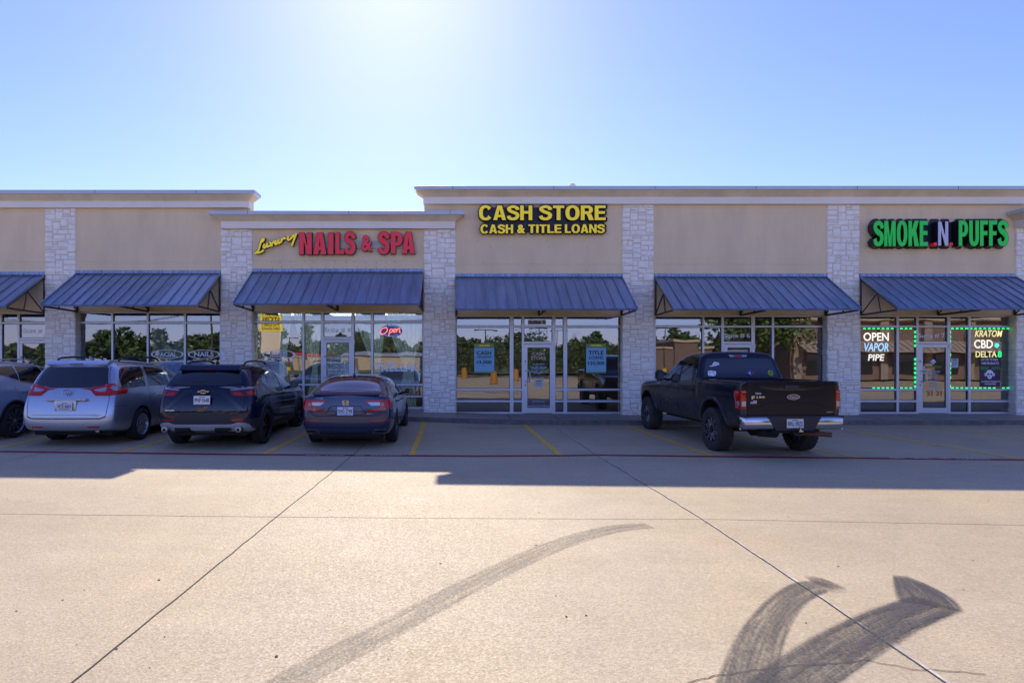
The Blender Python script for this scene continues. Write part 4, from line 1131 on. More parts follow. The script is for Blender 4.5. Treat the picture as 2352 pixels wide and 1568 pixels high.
# ---------------------------------------------------------------- awnings
def awning(x0, x1, ztop, zlip, label, panels, ylip=17.14, newer=()):
    """standing-seam awning on three truss brackets"""
    zf = ztop-0.115
    t = thing("awning", label, "awning", ((x0+x1)/2, YS, zlip), group="blue metal awnings over the shop fronts")
    inv = Matrix.Translation((-(x0+x1)/2, -YS, -zlip))
    def add(mb, nm, mat, parent=None, **k):
        o = mb.build(nm, mat, **k)
        if parent is None: o.parent = t; o.matrix_parent_inverse = inv
        else: o.parent = parent
        return o
    ya, yb = YS-0.02, ylip
    d = Vector((0, yb-ya, zlip-zf)); L = d.length; d.normalize(); nrm = Vector((0, d.z, -d.y)); nrm = nrm if nrm.z > 0 else -nrm
    def P(x, s, h): return Vector((x, ya, zf)) + d*s + nrm*h
    def slab(mb, xa, xb, h0, h1, s0=0, s1=L):
        v = [mb.bm.verts.new(P(x, s, h)) for h in (h0, h1) for x, s in ((xa, s0), (xb, s0), (xb, s1), (xa, s1))]
        for f in ((0,1,2,3), (7,6,5,4), (0,4,5,1), (1,5,6,2), (2,6,7,3), (3,7,4,0)): mb.bm.faces.new([v[i] for i in f])
    rr = random.Random(int(abs(x0)*10)); w = (x1-x0)/panels
    A, B = MB(), MB()
    for k in range(panels):
        m = B if k in newer else A
        slab(m, x0+k*w+0.001, x0+(k+1)*w-0.001, -0.02, rr.uniform(-0.001, 0.001))
    bmesh.ops.recalc_face_normals(A.bm, faces=A.bm.faces[:]); roof = add(A, "metal_roof", M_awn)
    if newer:
        bmesh.ops.recalc_face_normals(B.bm, faces=B.bm.faces[:]); add(B, "newer_panel", M_awn2, roof)
    else: B.bm.free()
    S = MB()
    for k in range(panels+1):
        x = x0+k*w; x = min(max(x, x0+0.012), x1-0.012)
        slab(S, x-0.011, x+0.011, 0.002, 0.034 if 0 < k < panels else 0.045, 0, L+0.004)
    bmesh.ops.recalc_face_normals(S.bm, faces=S.bm.faces[:]); add(S, "seam", M_awn, roof)
    E = MB(); slab(E, x0, x1, -0.055, -0.021, L-0.03, L+0.012); bmesh.ops.recalc_face_normals(E.bm, faces=E.bm.faces[:]); add(E, "drip_edge", M_awn, roof)
    F = MB(); F.prism([(YS-0.002, ztop), (YS-0.03, ztop), (YS-0.055, zf+0.03), (YS-0.085, zf+0.012), (YS-0.002, zf+0.012)], 'x', x0, x1)
    add(F, "flashing", M_flash)
    for xb_ in (x0+0.03, (x0+x1)/2, x1-0.03):
        K = MB(); wl_ = YS-0.03; za = zlip-0.055
        pa, pb_ = P(xb_, 0.05, -0.05), P(xb_, L-0.03, -0.05)
        mid = P(xb_, L*0.48, -0.05)
        K.bar(pa, pb_, 0.04); K.bar((xb_, wl_, za), (xb_, wl_, zf-0.04), 0.04)
        K.bar((xb_, wl_, za-0.02), (xb_, pb_.y+0.02, pb_.z-0.02), 0.04)
        K.bar((xb_, wl_, za), mid, 0.035)
        q = (xb_, wl_ + (pb_.y-wl_)*0.56, za + (pb_.z-za)*0.5 - 0.01)
        K.bar(mid, q, 0.03)
        add(K, "bracket", M_steel)
    return t
zR, lR, zL, lL = PZ(628.5, YS), 3.262, PZ(619.5, YS), 3.375
awning(P0[1]-0.02, P1[0]-0.01, PZ(624.5, YS), lL-0.05, "blue awning at the far left edge, cut off by the picture", 16)
awning(P1[1]+0.02, P2[0]-0.02, PZ(621, YS), lL, "blue awning with a lighter replaced section at its right end", 15, newer=(11, 12, 13, 14))
awning(P2[1]+0.0, P3[0]-0.02, PZ(617.5, YS), lL+0.03, "blue awning below the red and yellow nail salon sign", 17)
awning(P3[1]+0.0, P4[0]+0.0, zR, lR, "blue awning below the yellow cash loans sign", 17)
awning(P4[1]+0.03, P5[0]-0.02, zR, lR, "blue awning behind and above the black pickup, wall above it bare", 17)
awning(P5[1]+0.03, P6[0]-0.0, zR, lR+0.01, "blue awning below the green smoke shop sign", 15)

# ---------------------------------------------------------------- shop signs
def sx(px, y): return PX(px, y)
def sign(name, label, x, z):
    t = thing(name, label, "sign", (x, YS, z))
    def add(mb, nm, mat, parent=None, **k):
        o = mb.build(nm, mat, **k)
        if parent is None: o.parent = t; o.matrix_parent_inverse = Matrix.Translation((-x, -YS, -z))
        else: o.parent = parent
        return o
    return t, add
def letters(add, nm, rows, yface, depth, matf, mats, grown=(.215, .175, .075), face_t=0.012):
    """channel letters: coloured faces over dark returns"""
    mb, mr = MB(), MB()
    for s, a, b, c, d, *o in rows:
        X0, X1, Z0, Z1 = PX(a, yface), PX(b, yface), PZ(d, yface), PZ(c, yface)
        if s == "&":
            put_text(mb, s, X0, X1, Z0, Z1, yface, face_t, 0.04, res=6); put_text(mr, s, X0-0.012, X1+0.012, Z0-0.012, Z1+0.012, yface+face_t*0.6, depth, 0.05, res=6)
            continue
        st, br, gp = grown
        put_block(mb, s, X0, X1, Z0, Z1, yface, face_t, st, br, gp)
        put_block(mr, s, X0-0.012, X1+0.012, Z0-0.012, Z1+0.012, yface+face_t*0.6, depth, st*1.06, br*1.06, gp*.9)
    f = add(mb, nm, matf); add(mr, "letter_return", mats, f)
    return f
# lender
t, add = sign("shop_sign", "yellow letters reading CASH STORE over CASH & TITLE LOANS on dark backing", PX(1245, YS), PZ(536, YS))
yf = YS-0.22
letters(add, "upper_lettering", [("CASH", 1100.2, 1222.5, 472, 505.5), ("STORE", 1239, 1391, 472, 505.5)], yf, 0.10, M_yel, M_black)
letters(add, "lower_lettering", [("CASH", 1103.7, 1178.5, 515.8, 536), ("&", 1188, 1206.5, 515.8, 536), ("TITLE", 1213.5, 1289.5, 515.8, 535), ("LOANS", 1297.5, 1388.7, 515.3, 535)], yf+0.02, 0.10, M_yel, M_black)
mb = MB()
def grown(s, a, b, c, d, gp):
    if s == "&": put_text(mb, s, PX(a-gp, YS), PX(b+gp, YS), PZ(d+gp, YS), PZ(c-gp, YS), YS-0.10, 0.09, 0.08, res=6)
    else: put_block(mb, s, PX(a, YS), PX(b, YS), PZ(d, YS), PZ(c, YS), YS-0.10, 0.09, grow=gp*0.0134)
grown("CASH", 1100.2, 1222.5, 474, 508, 2.5); grown("STORE", 1239, 1391, 474, 508, 2.5)
grown("CASH", 1103.7, 1178.5, 517, 537, 2.5); grown("&", 1188, 1206.5, 517, 537, 2); grown("TITLE", 1213.5, 1289.5, 517, 536.5, 2.5); grown("LOANS", 1297.5, 1388.7, 517, 536.5, 2.5)
mb.box(PX(1112, YS), PX(1386, YS), YS-0.095, YS-0.004, PZ(534, YS), PZ(478, YS))
add(mb, "backing_panel", M_navy)
# smoke shop
t, add = sign("shop_sign", "green letters reading SMOKE .N. PUFFS standing off a black backing", PX(2157, YS), PZ(566, YS))
yf = YS-0.30
k_ = yf/YS
for w_row in (("SMOKE", 2007.5, 2131.5, 507.5, 565), ("PUFFS", 2202.5, 2315, 506.5, 564.5)): letters(add, "green_lettering", [w_row], yf, 0.24, M_green, M_black, (.25, .16, .09))
letters(add, "white_lettering", [("N", 2155, 2178, 509, 564, .03)], yf, 0.24, pbr("lilac_white_acrylic", (0.62, 0.62, 0.72), 0.35), M_black, (.22, .17, .08))
mb = MB()
for a in (2145.3, 2182): mb.box(PX(a, yf), PX(a+6.5, yf), yf, yf+0.20, PZ(564, yf), PZ(557, yf))
add(mb, "red_dot", M_red)
mb = MB()
def grown2(s, a, b, gp): put_block(mb, s, PX(a-gp, YS)-0.05, PX(b+gp, YS)-0.08, PZ(569, YS), PZ(506.5, YS), YS-0.05, 0.04, .25, .16, .09, grow=0.04)
grown2("SMOKE", 2003, 2130, 1); grown2("PUFFS", 2200, 2309, 1); grown2("N", 2145, 2176, 4)
mb.box(PX(2006, YS), PX(2300, YS), YS-0.048, YS-0.004, PZ(562, YS), PZ(511, YS))
add(mb, "backing_panel", M_navy)
# nail salon
t, add = sign("shop_sign", "red NAILS & SPA letters with slanted yellow script word Luxury", PX(770, YS), PZ(584, YS))
yf = YS-0.16
letters(add, "red_lettering",
        [("N", 687.3, 715.8, 534.5, 584.3, .05), ("A", 719.5, 749.5, 534.5, 584.2, .045), ("I", 754, 765.6, 534.3, 583.4, .05), ("L", 770.5, 790.2, 534, 583.2, .05), ("S", 792.5, 815, 532.8, 583.8, .05),
         ("&", 830.5, 855, 540, 576.5, .045), ("S", 870, 892.6, 532.6, 583, .05), ("P", 898, 924.5, 533, 582.5, .05), ("A", 923.5, 953, 533, 582.5, .045)], yf, 0.12, M_red, M_black, (.27, .17, .05))
mb = MB(); mb.box(PX(717, YS), PX(939, YS), YS-0.045, YS-0.004, PZ(571.5, YS), PZ(554, YS)); add(mb, "raceway", pbr("beige_raceway", (0.50, 0.47, 0.36), 0.6))
def stroke(mb, pts, w, y0, y1, k):
    P = catmull([(PX(516.8+a/4, y0), 0, PZ(402+b/4, y0)) for a, b, *_ in pts], 7); n = len(P)
    W = catmull([(p[2] if len(p) > 2 else w, 0, 0) for p in pts], 7)
    V = []
    for i, p in enumerate(P):
        d = P[min(i+1, n-1)] - P[max(i-1, 0)]; d.normalize(); s = Vector((-d.z, 0, d.x))*W[i].x/2
        V.append([mb.bm.verts.new(Vector((p.x, yy, p.z)) + s*sg) for yy in (y0-k*0.0011, y1) for sg in (1, -1)])
    for A, B in zip(V, V[1:]):
        for a, b in ((0, 1), (1, 3), (3, 2), (2, 0)): mb.bm.faces.new((A[a], A[b], B[b], B[a]))
    for A in (V[0], V[-1]): mb.bm.faces.new((A[0], A[1], A[3], A[2]))
LUX = [[(352, 588), (338, 598), (322, 640), (306, 690), (290, 708), (272, 720)], [(280, 716), (310, 712), (335, 704), (356, 690)], [(322, 632), (332, 606), (348, 584), (356, 592), (340, 616)],
       [(364, 632), (353, 658), (361, 670), (378, 654), (390, 624)], [(390, 624), (384, 652), (394, 658), (403, 648)],
       [(408, 616), (418, 622), (424, 646), (438, 650)], [(452, 606), (430, 632), (406, 656)],
       [(468, 600), (459, 626), (467, 638), (484, 618), (494, 590)], [(494, 590), (488, 618), (498, 626), (507, 614)],
       [(523, 582), (513, 622)], [(518, 606), (530, 586), (546, 579), (553, 590)],
       [(584, 560), (575, 586), (585, 597), (606, 582), (634, 548)], [(656, 535), (640, 575), (626, 615), (614, 650)]]
mb, mr = MB(), MB()
for k, st in enumerate(LUX):
    stroke(mb, st, 0.054, yf, yf+0.012, k); stroke(mr, st, 0.082, yf+0.02, yf+0.12, -k)
f = add(mb, "script_lettering", M_yel, recalc=True); add(mr, "letter_return", M_black, f, recalc=True)
mb = MB(); A_, B_ = Vector((PX(607, YS), YS-0.025, PZ(577, YS))), Vector((PX(676, YS), YS-0.025, PZ(549, YS))); mb.bar(A_, B_, 0.06)
add(mb, "script_raceway", M_stucco)
# old fixing holes left in the stucco of the salon
mb = MB(); rr = random.Random(9)
for row in (750, 775):
    for k in range(13):
        px = 624 + k*24 + rr.uniform(-6, 6); z = PZ(402+ (row*4-1608+ (800 if row == 750 else 850)-row*4+1608)/4 + rr.uniform(-.8, .8), YS)
        mb.lathe([(0.012, -0.002), (0.012, 0.004)], (PX(px, YS), YS, z), 'y', 8)
bpart(mb, "fixing_hole", M_joint)["kind"] = "stuff"
mb = MB(); rr = random.Random(19)
for px, py in ((1097, 553.7), (1127, 568), (1171, 568), (1256, 552.5), (1259.5, 568), (1347, 568.7), (1208, 544), (1128, 623.5), (1259, 624), (1347, 622.5), (1110, 602), (1216, 624)):
    mb.lathe([(0.011, -0.002), (0.011, 0.004)], (PX(px, YS), YS, PZ(py, YS)), 'y', 8)
bpart(mb, "fixing_hole", M_joint)["kind"] = "stuff"
# roof vent whose dome peeps over the right parapet
t, add = wthing("roof_vent", "small round white vent cap just showing above the parapet", "roof vent", PX(1314, 20.4), 20.4, 5.45)
mb = MB(); mb.lathe([(0.07, 0), (0.07, 1.95)], (PX(1314, 20.4), 20.4, 5.45), 'z', 16); add(mb, "pipe", M_cap, smooth=True)
mb = MB(); zc = PZ(422.0, 20.4); mb.lathe([(0.13, zc-0.22), (0.135, zc-0.12), (0.12, zc-0.06), (0.08, zc-0.015), (0.0, zc)], (PX(1314, 20.4), 20.4, 0), 'z', 20); add(mb, "dome_cap", M_white, smooth=True)
# ---------------------------------------------------------------- vehicles
def paint(name, col, metal=0.6, rough=0.32, coat=1.0, dirt=None, var=0.0):
    return pbr(name, col, rough, metal=metal, coat=coat, dirt=dirt, var=var, vscale=2.5)
M_tyre = pbr("tyre_rubber_black", (0.018, 0.017, 0.017), 0.8, var=0.25, vscale=6)
M_tyred = pbr("dusty_tyre_rubber", (0.04, 0.035, 0.032), 0.9, var=0.35, vscale=6)
M_vglass = pbr("tinted_car_glass", (0.006, 0.007, 0.010), 0.03, spec=0.7, coat=0.6)
M_seam = pbr("panel_gap", (0.004, 0.004, 0.005), 0.8)
M_trim = pbr("black_plastic_trim", (0.022, 0.022, 0.024), 0.55)
M_gloss = pbr("piano_black_trim", (0.004, 0.004, 0.005), 0.06, coat=0.5)
M_chrome = pbr("chrome", (0.52, 0.52, 0.54), 0.16, metal=1.0)
M_silv = pbr("silver_plastic", (0.50, 0.51, 0.53), 0.35, metal=0.6)
M_lred = pbr("red_lens", (0.34, 0.005, 0.006), 0.08, coat=0.3, emit=(0.5, 0.01, 0.01), estr=0.02)
M_ldark = pbr("dark_red_lens", (0.075, 0.004, 0.007), 0.08, coat=0.5)
M_lclear = pbr("clear_lens", (0.36, 0.37, 0.40), 0.14, metal=0.5, coat=0.5)
M_plate = pbr("plate_white", (0.70, 0.72, 0.76), 0.5)
M_pink = pbr("plate_ink", (0.02, 0.02, 0.025), 0.5)
M_under = pbr("underbody", (0.012, 0.011, 0.010), 0.9)
M_well = pbr("wheel_well_liner", (0.012, 0.012, 0.012), 0.9)
M_exh = pbr("exhaust_metal", (0.30, 0.29, 0.28), 0.3, metal=1.0)
M_rust = pbr("rusty_steel_pipe", (0.16, 0.055, 0.03), 0.8, var=0.4, vscale=20)

def cage_mesh(stations, bulge, fbulge=0.05, level=3):
    """smooth body from a table of half cross-sections, nose first. station: (y or list of y, w list, z list, ztop)"""
    S = []
    K = len(stations[0][1])
    for y, w, z, zt in stations:
        ys = list(y) if isinstance(y, (list, tuple)) else [y]*K
        S.append([(0.0, ys[0], z[0])] + [(w[k], ys[k], z[k]) for k in range(K)] + [(0.0, ys[-1], zt)])
    def cap(ring, sgn, bl):
        out = []
        for s in (0.62, 0.0):
            out.append([(x*s, y + sgn*bl*(1-s*s), z) for x, y, z in ring])
        return out
    front = cap(S[0], 1, fbulge); rear = cap(S[-1], -1, bulge)
    S = [front[1], front[0]] + S + rear
    bm = bmesh.new(); V = []
    for ring in S: V.append([[bm.verts.new(p), bm.verts.new((-p[0], p[1], p[2]))] for p in ring])
    for A, B in zip(V, V[1:]):
        for k in range(len(A)-1):
            for side in (0, 1):
                q = [A[k][side], A[k+1][side], B[k+1][side], B[k][side]]
                try: bm.faces.new(q if side else q[::-1])
                except ValueError: pass
    bmesh.ops.remove_doubles(bm, verts=bm.verts[:], dist=1e-4)
    bmesh.ops.dissolve_degenerate(bm, edges=bm.edges[:], dist=1e-5)
    bmesh.ops.recalc_face_normals(bm, faces=bm.faces[:])
    me = bpy.data.meshes.new("cage"); bm.to_mesh(me); bm.free()
    o = bpy.data.objects.new("cage", me); COL.objects.link(o)
    md = o.modifiers.new("s", 'SUBSURF'); md.levels = level; md.render_levels = level
    dg = bpy.context.evaluated_depsgraph_get()
    out = bpy.data.meshes.new_from_object(o.evaluated_get(dg))
    bpy.data.objects.remove(o); bpy.data.meshes.remove(me)
    return out
def bvh_of(me):
    return BVHTree.FromPolygons([v.co.copy() for v in me.vertices], [tuple(p.vertices) for p in me.polygons])

class Car:
    def __init__(self, name, label, cat, loc, rz, body_name="body"):
        self.root = thing(name, label, cat, loc, rz)
        self.me = None
    def part(self, mb, name, mat, parent=None, **k):
        o = mb.build(name, mat, **k); o.parent = parent or self.root; return o
    def body(self, stations, bulge, mat, wheels, r_arch, x_in, level=3, cut=None, arch_z=None):
        me = cage_mesh(stations, bulge, level=level)
        self.bvh = bvh_of(me)
        o = bpy.data.objects.new("body", me); COL.objects.link(o)
        me.materials.append(mat); me.materials.append(M_well)
        for p in me.polygons: p.use_smooth = True
        c = MB()
        for (y, z) in wheels:
            for s in (-1, 1):
                a, b = sorted((s*x_in, s*1.6)); c.lathe([(r_arch, a), (r_arch, b)], (0, y, z), 'x', 48)
        if cut: c.box(*cut)
        cm = bpy.data.meshes.new("cut"); c.bm.to_mesh(cm); c.bm.free()
        cm.materials.append(mat); cm.materials.append(M_well)
        for p in cm.polygons: p.material_index = 1
        co = bpy.data.objects.new("cut", cm); COL.objects.link(co)
        md = o.modifiers.new("b", 'BOOLEAN'); md.operation = 'DIFFERENCE'; md.object = co; md.solver = 'EXACT'
        dg = bpy.context.evaluated_depsgraph_get()
        new = bpy.data.meshes.new_from_object(o.evaluated_get(dg))
        o.modifiers.clear(); o.data = new; bpy.data.objects.remove(co); bpy.data.meshes.remove(cm)
        new.polygons.foreach_set("use_smooth", [True]*len(new.polygons)); new.set_sharp_from_angle(angle=R(38))
        o.parent = self.root; self.b = o
        return o
    def hit(self, axis, u, v):
        o, d = {"rear": ((u, -8, v), (0, 1, 0)), "right": ((8, u, v), (-1, 0, 0)), "left": ((-8, u, v), (1, 0, 0)), "top": ((u, v, 8), (0, 0, -1)), "front": ((u, 12, v), (0, -1, 0))}[axis]
        h = self.bvh.ray_cast(Vector(o), Vector(d))
        if h[0] is None:
            q = {"rear": (u, -1, v), "right": (1, u, v), "left": (-1, u, v), "top": (u, v, 2), "front": (u, 5, v)}[axis]
            n = self.bvh.find_nearest(Vector(q)); return n[0], n[1]
        return h[0], h[1]
    def patch(self, polys, axis, off=0.004, thick=0.012, grid=0.045, mb=None):
        """shell lying on the body: outline given in the view along axis, set proud by off"""
        mb = mb or MB()
        if not isinstance(polys[0][0], (list, tuple)): polys = [polys]
        for poly in polys:
            t = bmesh.new()
            f = t.faces.new([t.verts.new((p[0], p[1], 0)) for p in poly])
            bmesh.ops.triangulate(t, faces=[f])
            xs_ = [p[0] for p in poly]; ys_ = [p[1] for p in poly]
            for ax, lo, hi in ((0, min(xs_), max(xs_)), (1, min(ys_), max(ys_))):
                n = max(1, int((hi-lo)/grid))
                for k in range(1, n):
                    co = [0, 0, 0]; no = [0, 0, 0]; co[ax] = lo + (hi-lo)*k/n; no[ax] = 1
                    bmesh.ops.bisect_plane(t, geom=t.verts[:]+t.edges[:]+t.faces[:], plane_co=co, plane_no=no, dist=1e-6)
            bmesh.ops.remove_doubles(t, verts=t.verts[:], dist=1e-5)
            view = {"rear": Vector((0, -1, 0)), "right": Vector((1, 0, 0)), "left": Vector((-1, 0, 0)), "top": Vector((0, 0, 1)), "front": Vector((0, 1, 0))}[axis]
            bound = {e for e in t.edges if e.is_boundary}
            nor = {}
            for v in t.verts:
                p, n = self.hit(axis, v.co.x, v.co.y)
                if n.dot(view) < 0: n = -n
                nn = (n*0.5 + view*0.5).normalized()
                v.co = p + nn*off; nor[v] = nn
            for f in t.faces:
                f.normal_update()
            if sum(f.normal.dot(view)*f.calc_area() for f in t.faces) < 0:
                bmesh.ops.reverse_faces(t, faces=t.faces[:])
            low = {}
            for e in bound:
                for v in e.verts:
                    if v not in low: low[v] = t.verts.new(v.co - nor[v]*(thick))
            for e in bound:
                a, b = e.verts; fl = e.link_faces[0]
                lp = [l for l in fl.loops if l.edge == e][0]
                a, b = lp.vert, lp.link_loop_next.vert
                t.faces.new((b, a, low[a], low[b]))
            mb.merge(t)
        return mb
    def addpatch(self, name, polys, axis, mat, off=0.004, thick=0.012, parent=None, both=False, grid=0.045, mb=None):
        mb = self.patch(polys, axis, off, thick, grid, mb)
        return self.part(mb, name, mat, parent, smooth=True, angle=30)
    def line(self, pts, axis, w=0.007, off=0.0025, mb=None):
        """thin dark panel gap following the body"""
        mb = mb or MB(); P = []
        for a, b in zip(pts, pts[1:]):
            n = max(1, int(math.dist(a, b)/0.05)); P += [(a[0]+(b[0]-a[0])*k/n, a[1]+(b[1]-a[1])*k/n) for k in range(n)]
        P.append(pts[-1]); rows = []
        for i, p in enumerate(P):
            q0, q1 = P[max(i-1, 0)], P[min(i+1, len(P)-1)]
            d = Vector((q1[0]-q0[0], q1[1]-q0[1]));  d = d.normalized() if d.length > 1e-9 else Vector((1, 0)); s = Vector((-d.y, d.x))*w/2
            row = []
            for sg in (-1, 1):
                h, n = self.hit(axis, p[0]+s.x*sg, p[1]+s.y*sg)
                view = {"rear": Vector((0, -1, 0)), "right": Vector((1, 0, 0)), "left": Vector((-1, 0, 0)), "top": Vector((0, 0, 1))}[axis]
                if n.dot(view) < 0: n = -n
                row.append(mb.bm.verts.new(h + (n*.5+view*.5).normalized()*off))
            rows.append(row)
        for A, B in zip(rows, rows[1:]): mb.bm.faces.new((A[0], A[1], B[1], B[0]))
        return mb
    def wheel(self, x, y, r, w, rim_r, style, mrim, side, mt=None, blocks=0, dark=None):
        """wheel = rim and spokes, with the tyre as its child; side +1: outer face towards +x"""
        rim = MB(); c = (x, y, r); o = side*w/2
        L = lambda prof, n=40: rim.lathe([(a, b*side) for a, b in prof], c, 'x', n, False)
        h = w/2
        L([(rim_r*0.90, h-0.10), (rim_r*0.93, h-0.03), (rim_r*0.985, h-0.012), (rim_r, h-0.004), (rim_r+0.006, h-0.018), (rim_r, -h+0.02), (rim_r*0.9, -h+0.03), (rim_r*0.90, h-0.10)])
        L([(0.0, h-0.028), (rim_r*0.17, h-0.03), (rim_r*0.20, h-0.05), (rim_r*0.20, h-0.09), (0.0, h-0.09)], 20)
        def spoke(a, w0, w1, r0, r1, d0=0.035, d1=0.02, th=0.03, skew=0.0):
            ca, sa = math.cos(a), math.sin(a); t = Vector((0, -sa, ca)); u = Vector((0, ca, sa))
            def P(rr_, off_, dep): return Vector(c) + u*rr_ + t*(off_+skew*(rr_-r0)) + Vector((side*(h-dep), 0, 0))
            v = [rim.bm.verts.new(P(rr_, of, dp)) for dpx in (0, th) for rr_, of, dp in ((r0, -w0/2, d0+dpx), (r0, w0/2, d0+dpx), (r1, w1/2, d1+dpx), (r1, -w1/2, d1+dpx))]
            fs = [rim.bm.faces.new([v[i] for i in f]) for f in ((0,1,2,3), (7,6,5,4), (0,4,5,1), (1,5,6,2), (2,6,7,3), (3,7,4,0))]
            bmesh.ops.recalc_face_normals(rim.bm, faces=fs)
        R1 = rim_r*0.94; R0 = rim_r*0.16
        if style == "multi":            # ten forked slim spokes
            for k in range(7):
                a = 2*math.pi*k/7
                for da in (-0.16, 0.16): spoke(a+da, 0.026, 0.030, R0, R1, skew=(0.14 if da > 0 else -0.14))
        elif style == "turbine":        # broad bladed spokes
            for k in range(5):
                a = 2*math.pi*k/5
                spoke(a, 0.05, 0.085, R0, R1, skew=0.25); spoke(a+0.55, 0.03, 0.05, R0, R1, skew=0.25)
        elif style == "split":
            for k in range(5):
                a = 2*math.pi*k/5 + 0.3
                for da in (-0.13, 0.13): spoke(a+da, 0.04, 0.03, R0, R1)
        elif style == "petal":          # ten loops milled into a black face
            for k in range(10):
                a = 2*math.pi*k/10; spoke(a, 0.030, 0.045, R0, R1, d0=0.05, d1=0.028)
        wo = self.part(rim, "wheel", mrim, smooth=True, angle=30)
        if style == "petal":
            e = MB()
            for k in range(10):
                a0 = 2*math.pi*(k+0.5)/10; pts = []
                for q in range(18):
                    t = 2*math.pi*q/18; rr_ = rim_r*(0.56+0.28*math.cos(t)); of = rim_r*0.115*math.sin(t)*(0.75+0.35*math.cos(t))
                    pts.append((x+side*(h-0.024-0.012*(1-rr_/rim_r)), y+rr_*math.cos(a0)-of*math.sin(a0), r+rr_*math.sin(a0)+of*math.cos(a0)))
                e.tube(pts, 0.0045, 5, closed=True)
            for k in range(24):
                a0 = 2*math.pi*k/24; bmesh.ops.create_icosphere(e.bm, subdivisions=1, radius=0.0075, matrix=Matrix.Translation((x+side*(h-0.008), y+rim_r*.95*math.cos(a0), r+rim_r*.95*math.sin(a0))))
            self.part(e, "milled_edge", M_silv, wo, smooth=True)
        else:
            e = MB(); e.lathe([(0.0, side*(h-0.024)), (rim_r*0.13, side*(h-0.026)), (rim_r*0.14, side*(h-0.04))], c, 'x', 16); self.part(e, "hub_cap", dark or M_trim, wo, smooth=True)
        bk = MB(); bk.lathe([(0.05, side*(h-0.13)), (rim_r*0.72, side*(h-0.13)), (rim_r*0.72, side*(h-0.16)), (0.05, side*(h-0.16))], c, 'x', 24, False); self.part(bk, "brake_disc", M_exh, wo)
        t = MB(); s = side
        prof = [(rim_r*0.97, h-0.012), (rim_r+0.012, h-0.002), ((rim_r+r)/2, h+0.010), (r-0.03, h-0.002), (r-0.010, h-0.016), (r, h-0.04), (r+0.002, 0), (r, -h+0.04), (r-0.010, -h+0.016), (r-0.03, -h), ((rim_r+r)/2, -h-0.008), (rim_r*0.97, -h+0.012)]
        t.lathe([(a, b*s) for a, b in prof], c, 'x', 56, False)
        if blocks:
            for k in range(blocks):
                a = 2*math.pi*k/blocks
                for j, (u0, u1, da) in enumerate(((-h+0.012, -h+0.07, 0), (-h+0.085, -0.012, .5), (0.004, h-0.085, 0), (h-0.07, h-0.010, .5))):
                    aa = a + da*2*math.pi/blocks; ln = 2*math.pi*r/blocks*0.60
                    M = Matrix.Translation(c) @ Matrix.Rotation(aa, 4, 'X')
                    sh = 0.012*(1 if j % 2 else -1)
                    t.box(u0, u1, -ln/2, ln/2, r-0.012, r+0.010 if 0 < j < 3 else r+0.004, M=M)
        else:
            pass
        self.part(t, "tyre", mt or M_tyre, wo, smooth=True, angle=25)
        if not blocks:
            gvm = MB()
            for u in (-0.055, -0.018, 0.018, 0.055):
                gvm.lathe([(r+0.0025, u-0.004), (r+0.0032, u), (r+0.0025, u+0.004)], c, 'x', 56, False)
            self.part(gvm, "tread_groove", M_seam, wo)
        return wo
    def wheels(self, tr, ys, r, w, rim_r, style, mrim, mt=None, blocks=0, dark=None):
        for y in ys:
            for s in (-1, 1): self.wheel(s*tr, y, r, w, rim_r, style, mrim, s, mt, blocks, dark)
    def plate(self, x, z, y, no, lower, w=0.305, h=0.155, tilt=0.0, frame=None, mark="•"):
        M = Matrix.Translation((x, y, z)) @ Matrix.Rotation(tilt, 4, 'X')
        mb = MB(); t = bmesh.new()
        pr = rounded([(-w/2, -h/2), (w/2, -h/2), (w/2, h/2), (-w/2, h/2)], 0.012)
        q = MB(); q.prism(pr, 'y', -0.004, 0.004)
        me = bpy.data.meshes.new("t"); q.bm.to_mesh(me); q.bm.free(); me.transform(M); mb.bm.from_mesh(me); bpy.data.meshes.remove(me); t.free()
        p = self.part(mb, "licence_plate", M_plate)
        if frame:
            f = MB(); A, B = w/2+0.008, h/2+0.008
            for (a, b, c, d) in ((-A, A, B-0.014, B), (-A, A, -B, -B+0.014), (-A, -A+0.010, -B+0.014, B-0.014), (A-0.010, A, -B+0.014, B-0.014)): f.box(a, b, -0.007, 0.003, c, d, M=M)
            self.part(f, "plate_frame", frame, p)
        mb = MB()
        a, b = no.split("-")
        put_text(mb, a, -w*.44, -w*.07, -h*.26, h*.22, -0.0055, bold=0.02, M=M)
        put_text(mb, b, w*.03, w*.45, -h*.26, h*.22, -0.0055, bold=0.02, M=M)
        mb.box(-w*.045, -w*.005, -0.0062, -0.005, -h*.06, h*.06, M=M)
        put_text(mb, "TEXAS", -w*.19, w*.19, h*.28, h*.44, -0.0055, bold=0.02, M=M)
        if lower: put_text(mb, lower, -w*.36, w*.36, -h*.46, -h*.33, -0.0085 if frame else -0.0055, bold=0.01, M=M)
        self.part(mb, "plate_lettering", M_pink, p)
        return p
    def ring(self, y0, z0, ri, ro, axis, off, a0=0, a1=180, mb=None, n=36):
        """flared wheel-arch lip swept along the arch"""
        mb = mb or MB(); s = 1 if axis == "right" else -1; rows = []
        for k in range(n+1):
            a = R(a0+(a1-a0)*k/n); ca, sa = math.cos(a), math.sin(a)
            base = max((abs(self.hit(axis, y0+r_*ca, z0+r_*sa)[0].x) for r_ in (ro, (ri+ro)/2)))
            edge = abs(self.hit(axis, y0+ro*ca, z0+ro*sa)[0].x)
            row = []
            for r_, x_ in ((ro, edge-.004), (ro-.012, max(edge, base-.01)+off*.8), ((ri+ro)/2, base+off), (ri+.004, base+off*.8), (ri, base+off*.4), (ri+.002, base-.05)):
                row.append(mb.bm.verts.new((s*x_, y0+r_*ca, z0+r_*sa)))
            rows.append(row)
        fs = []
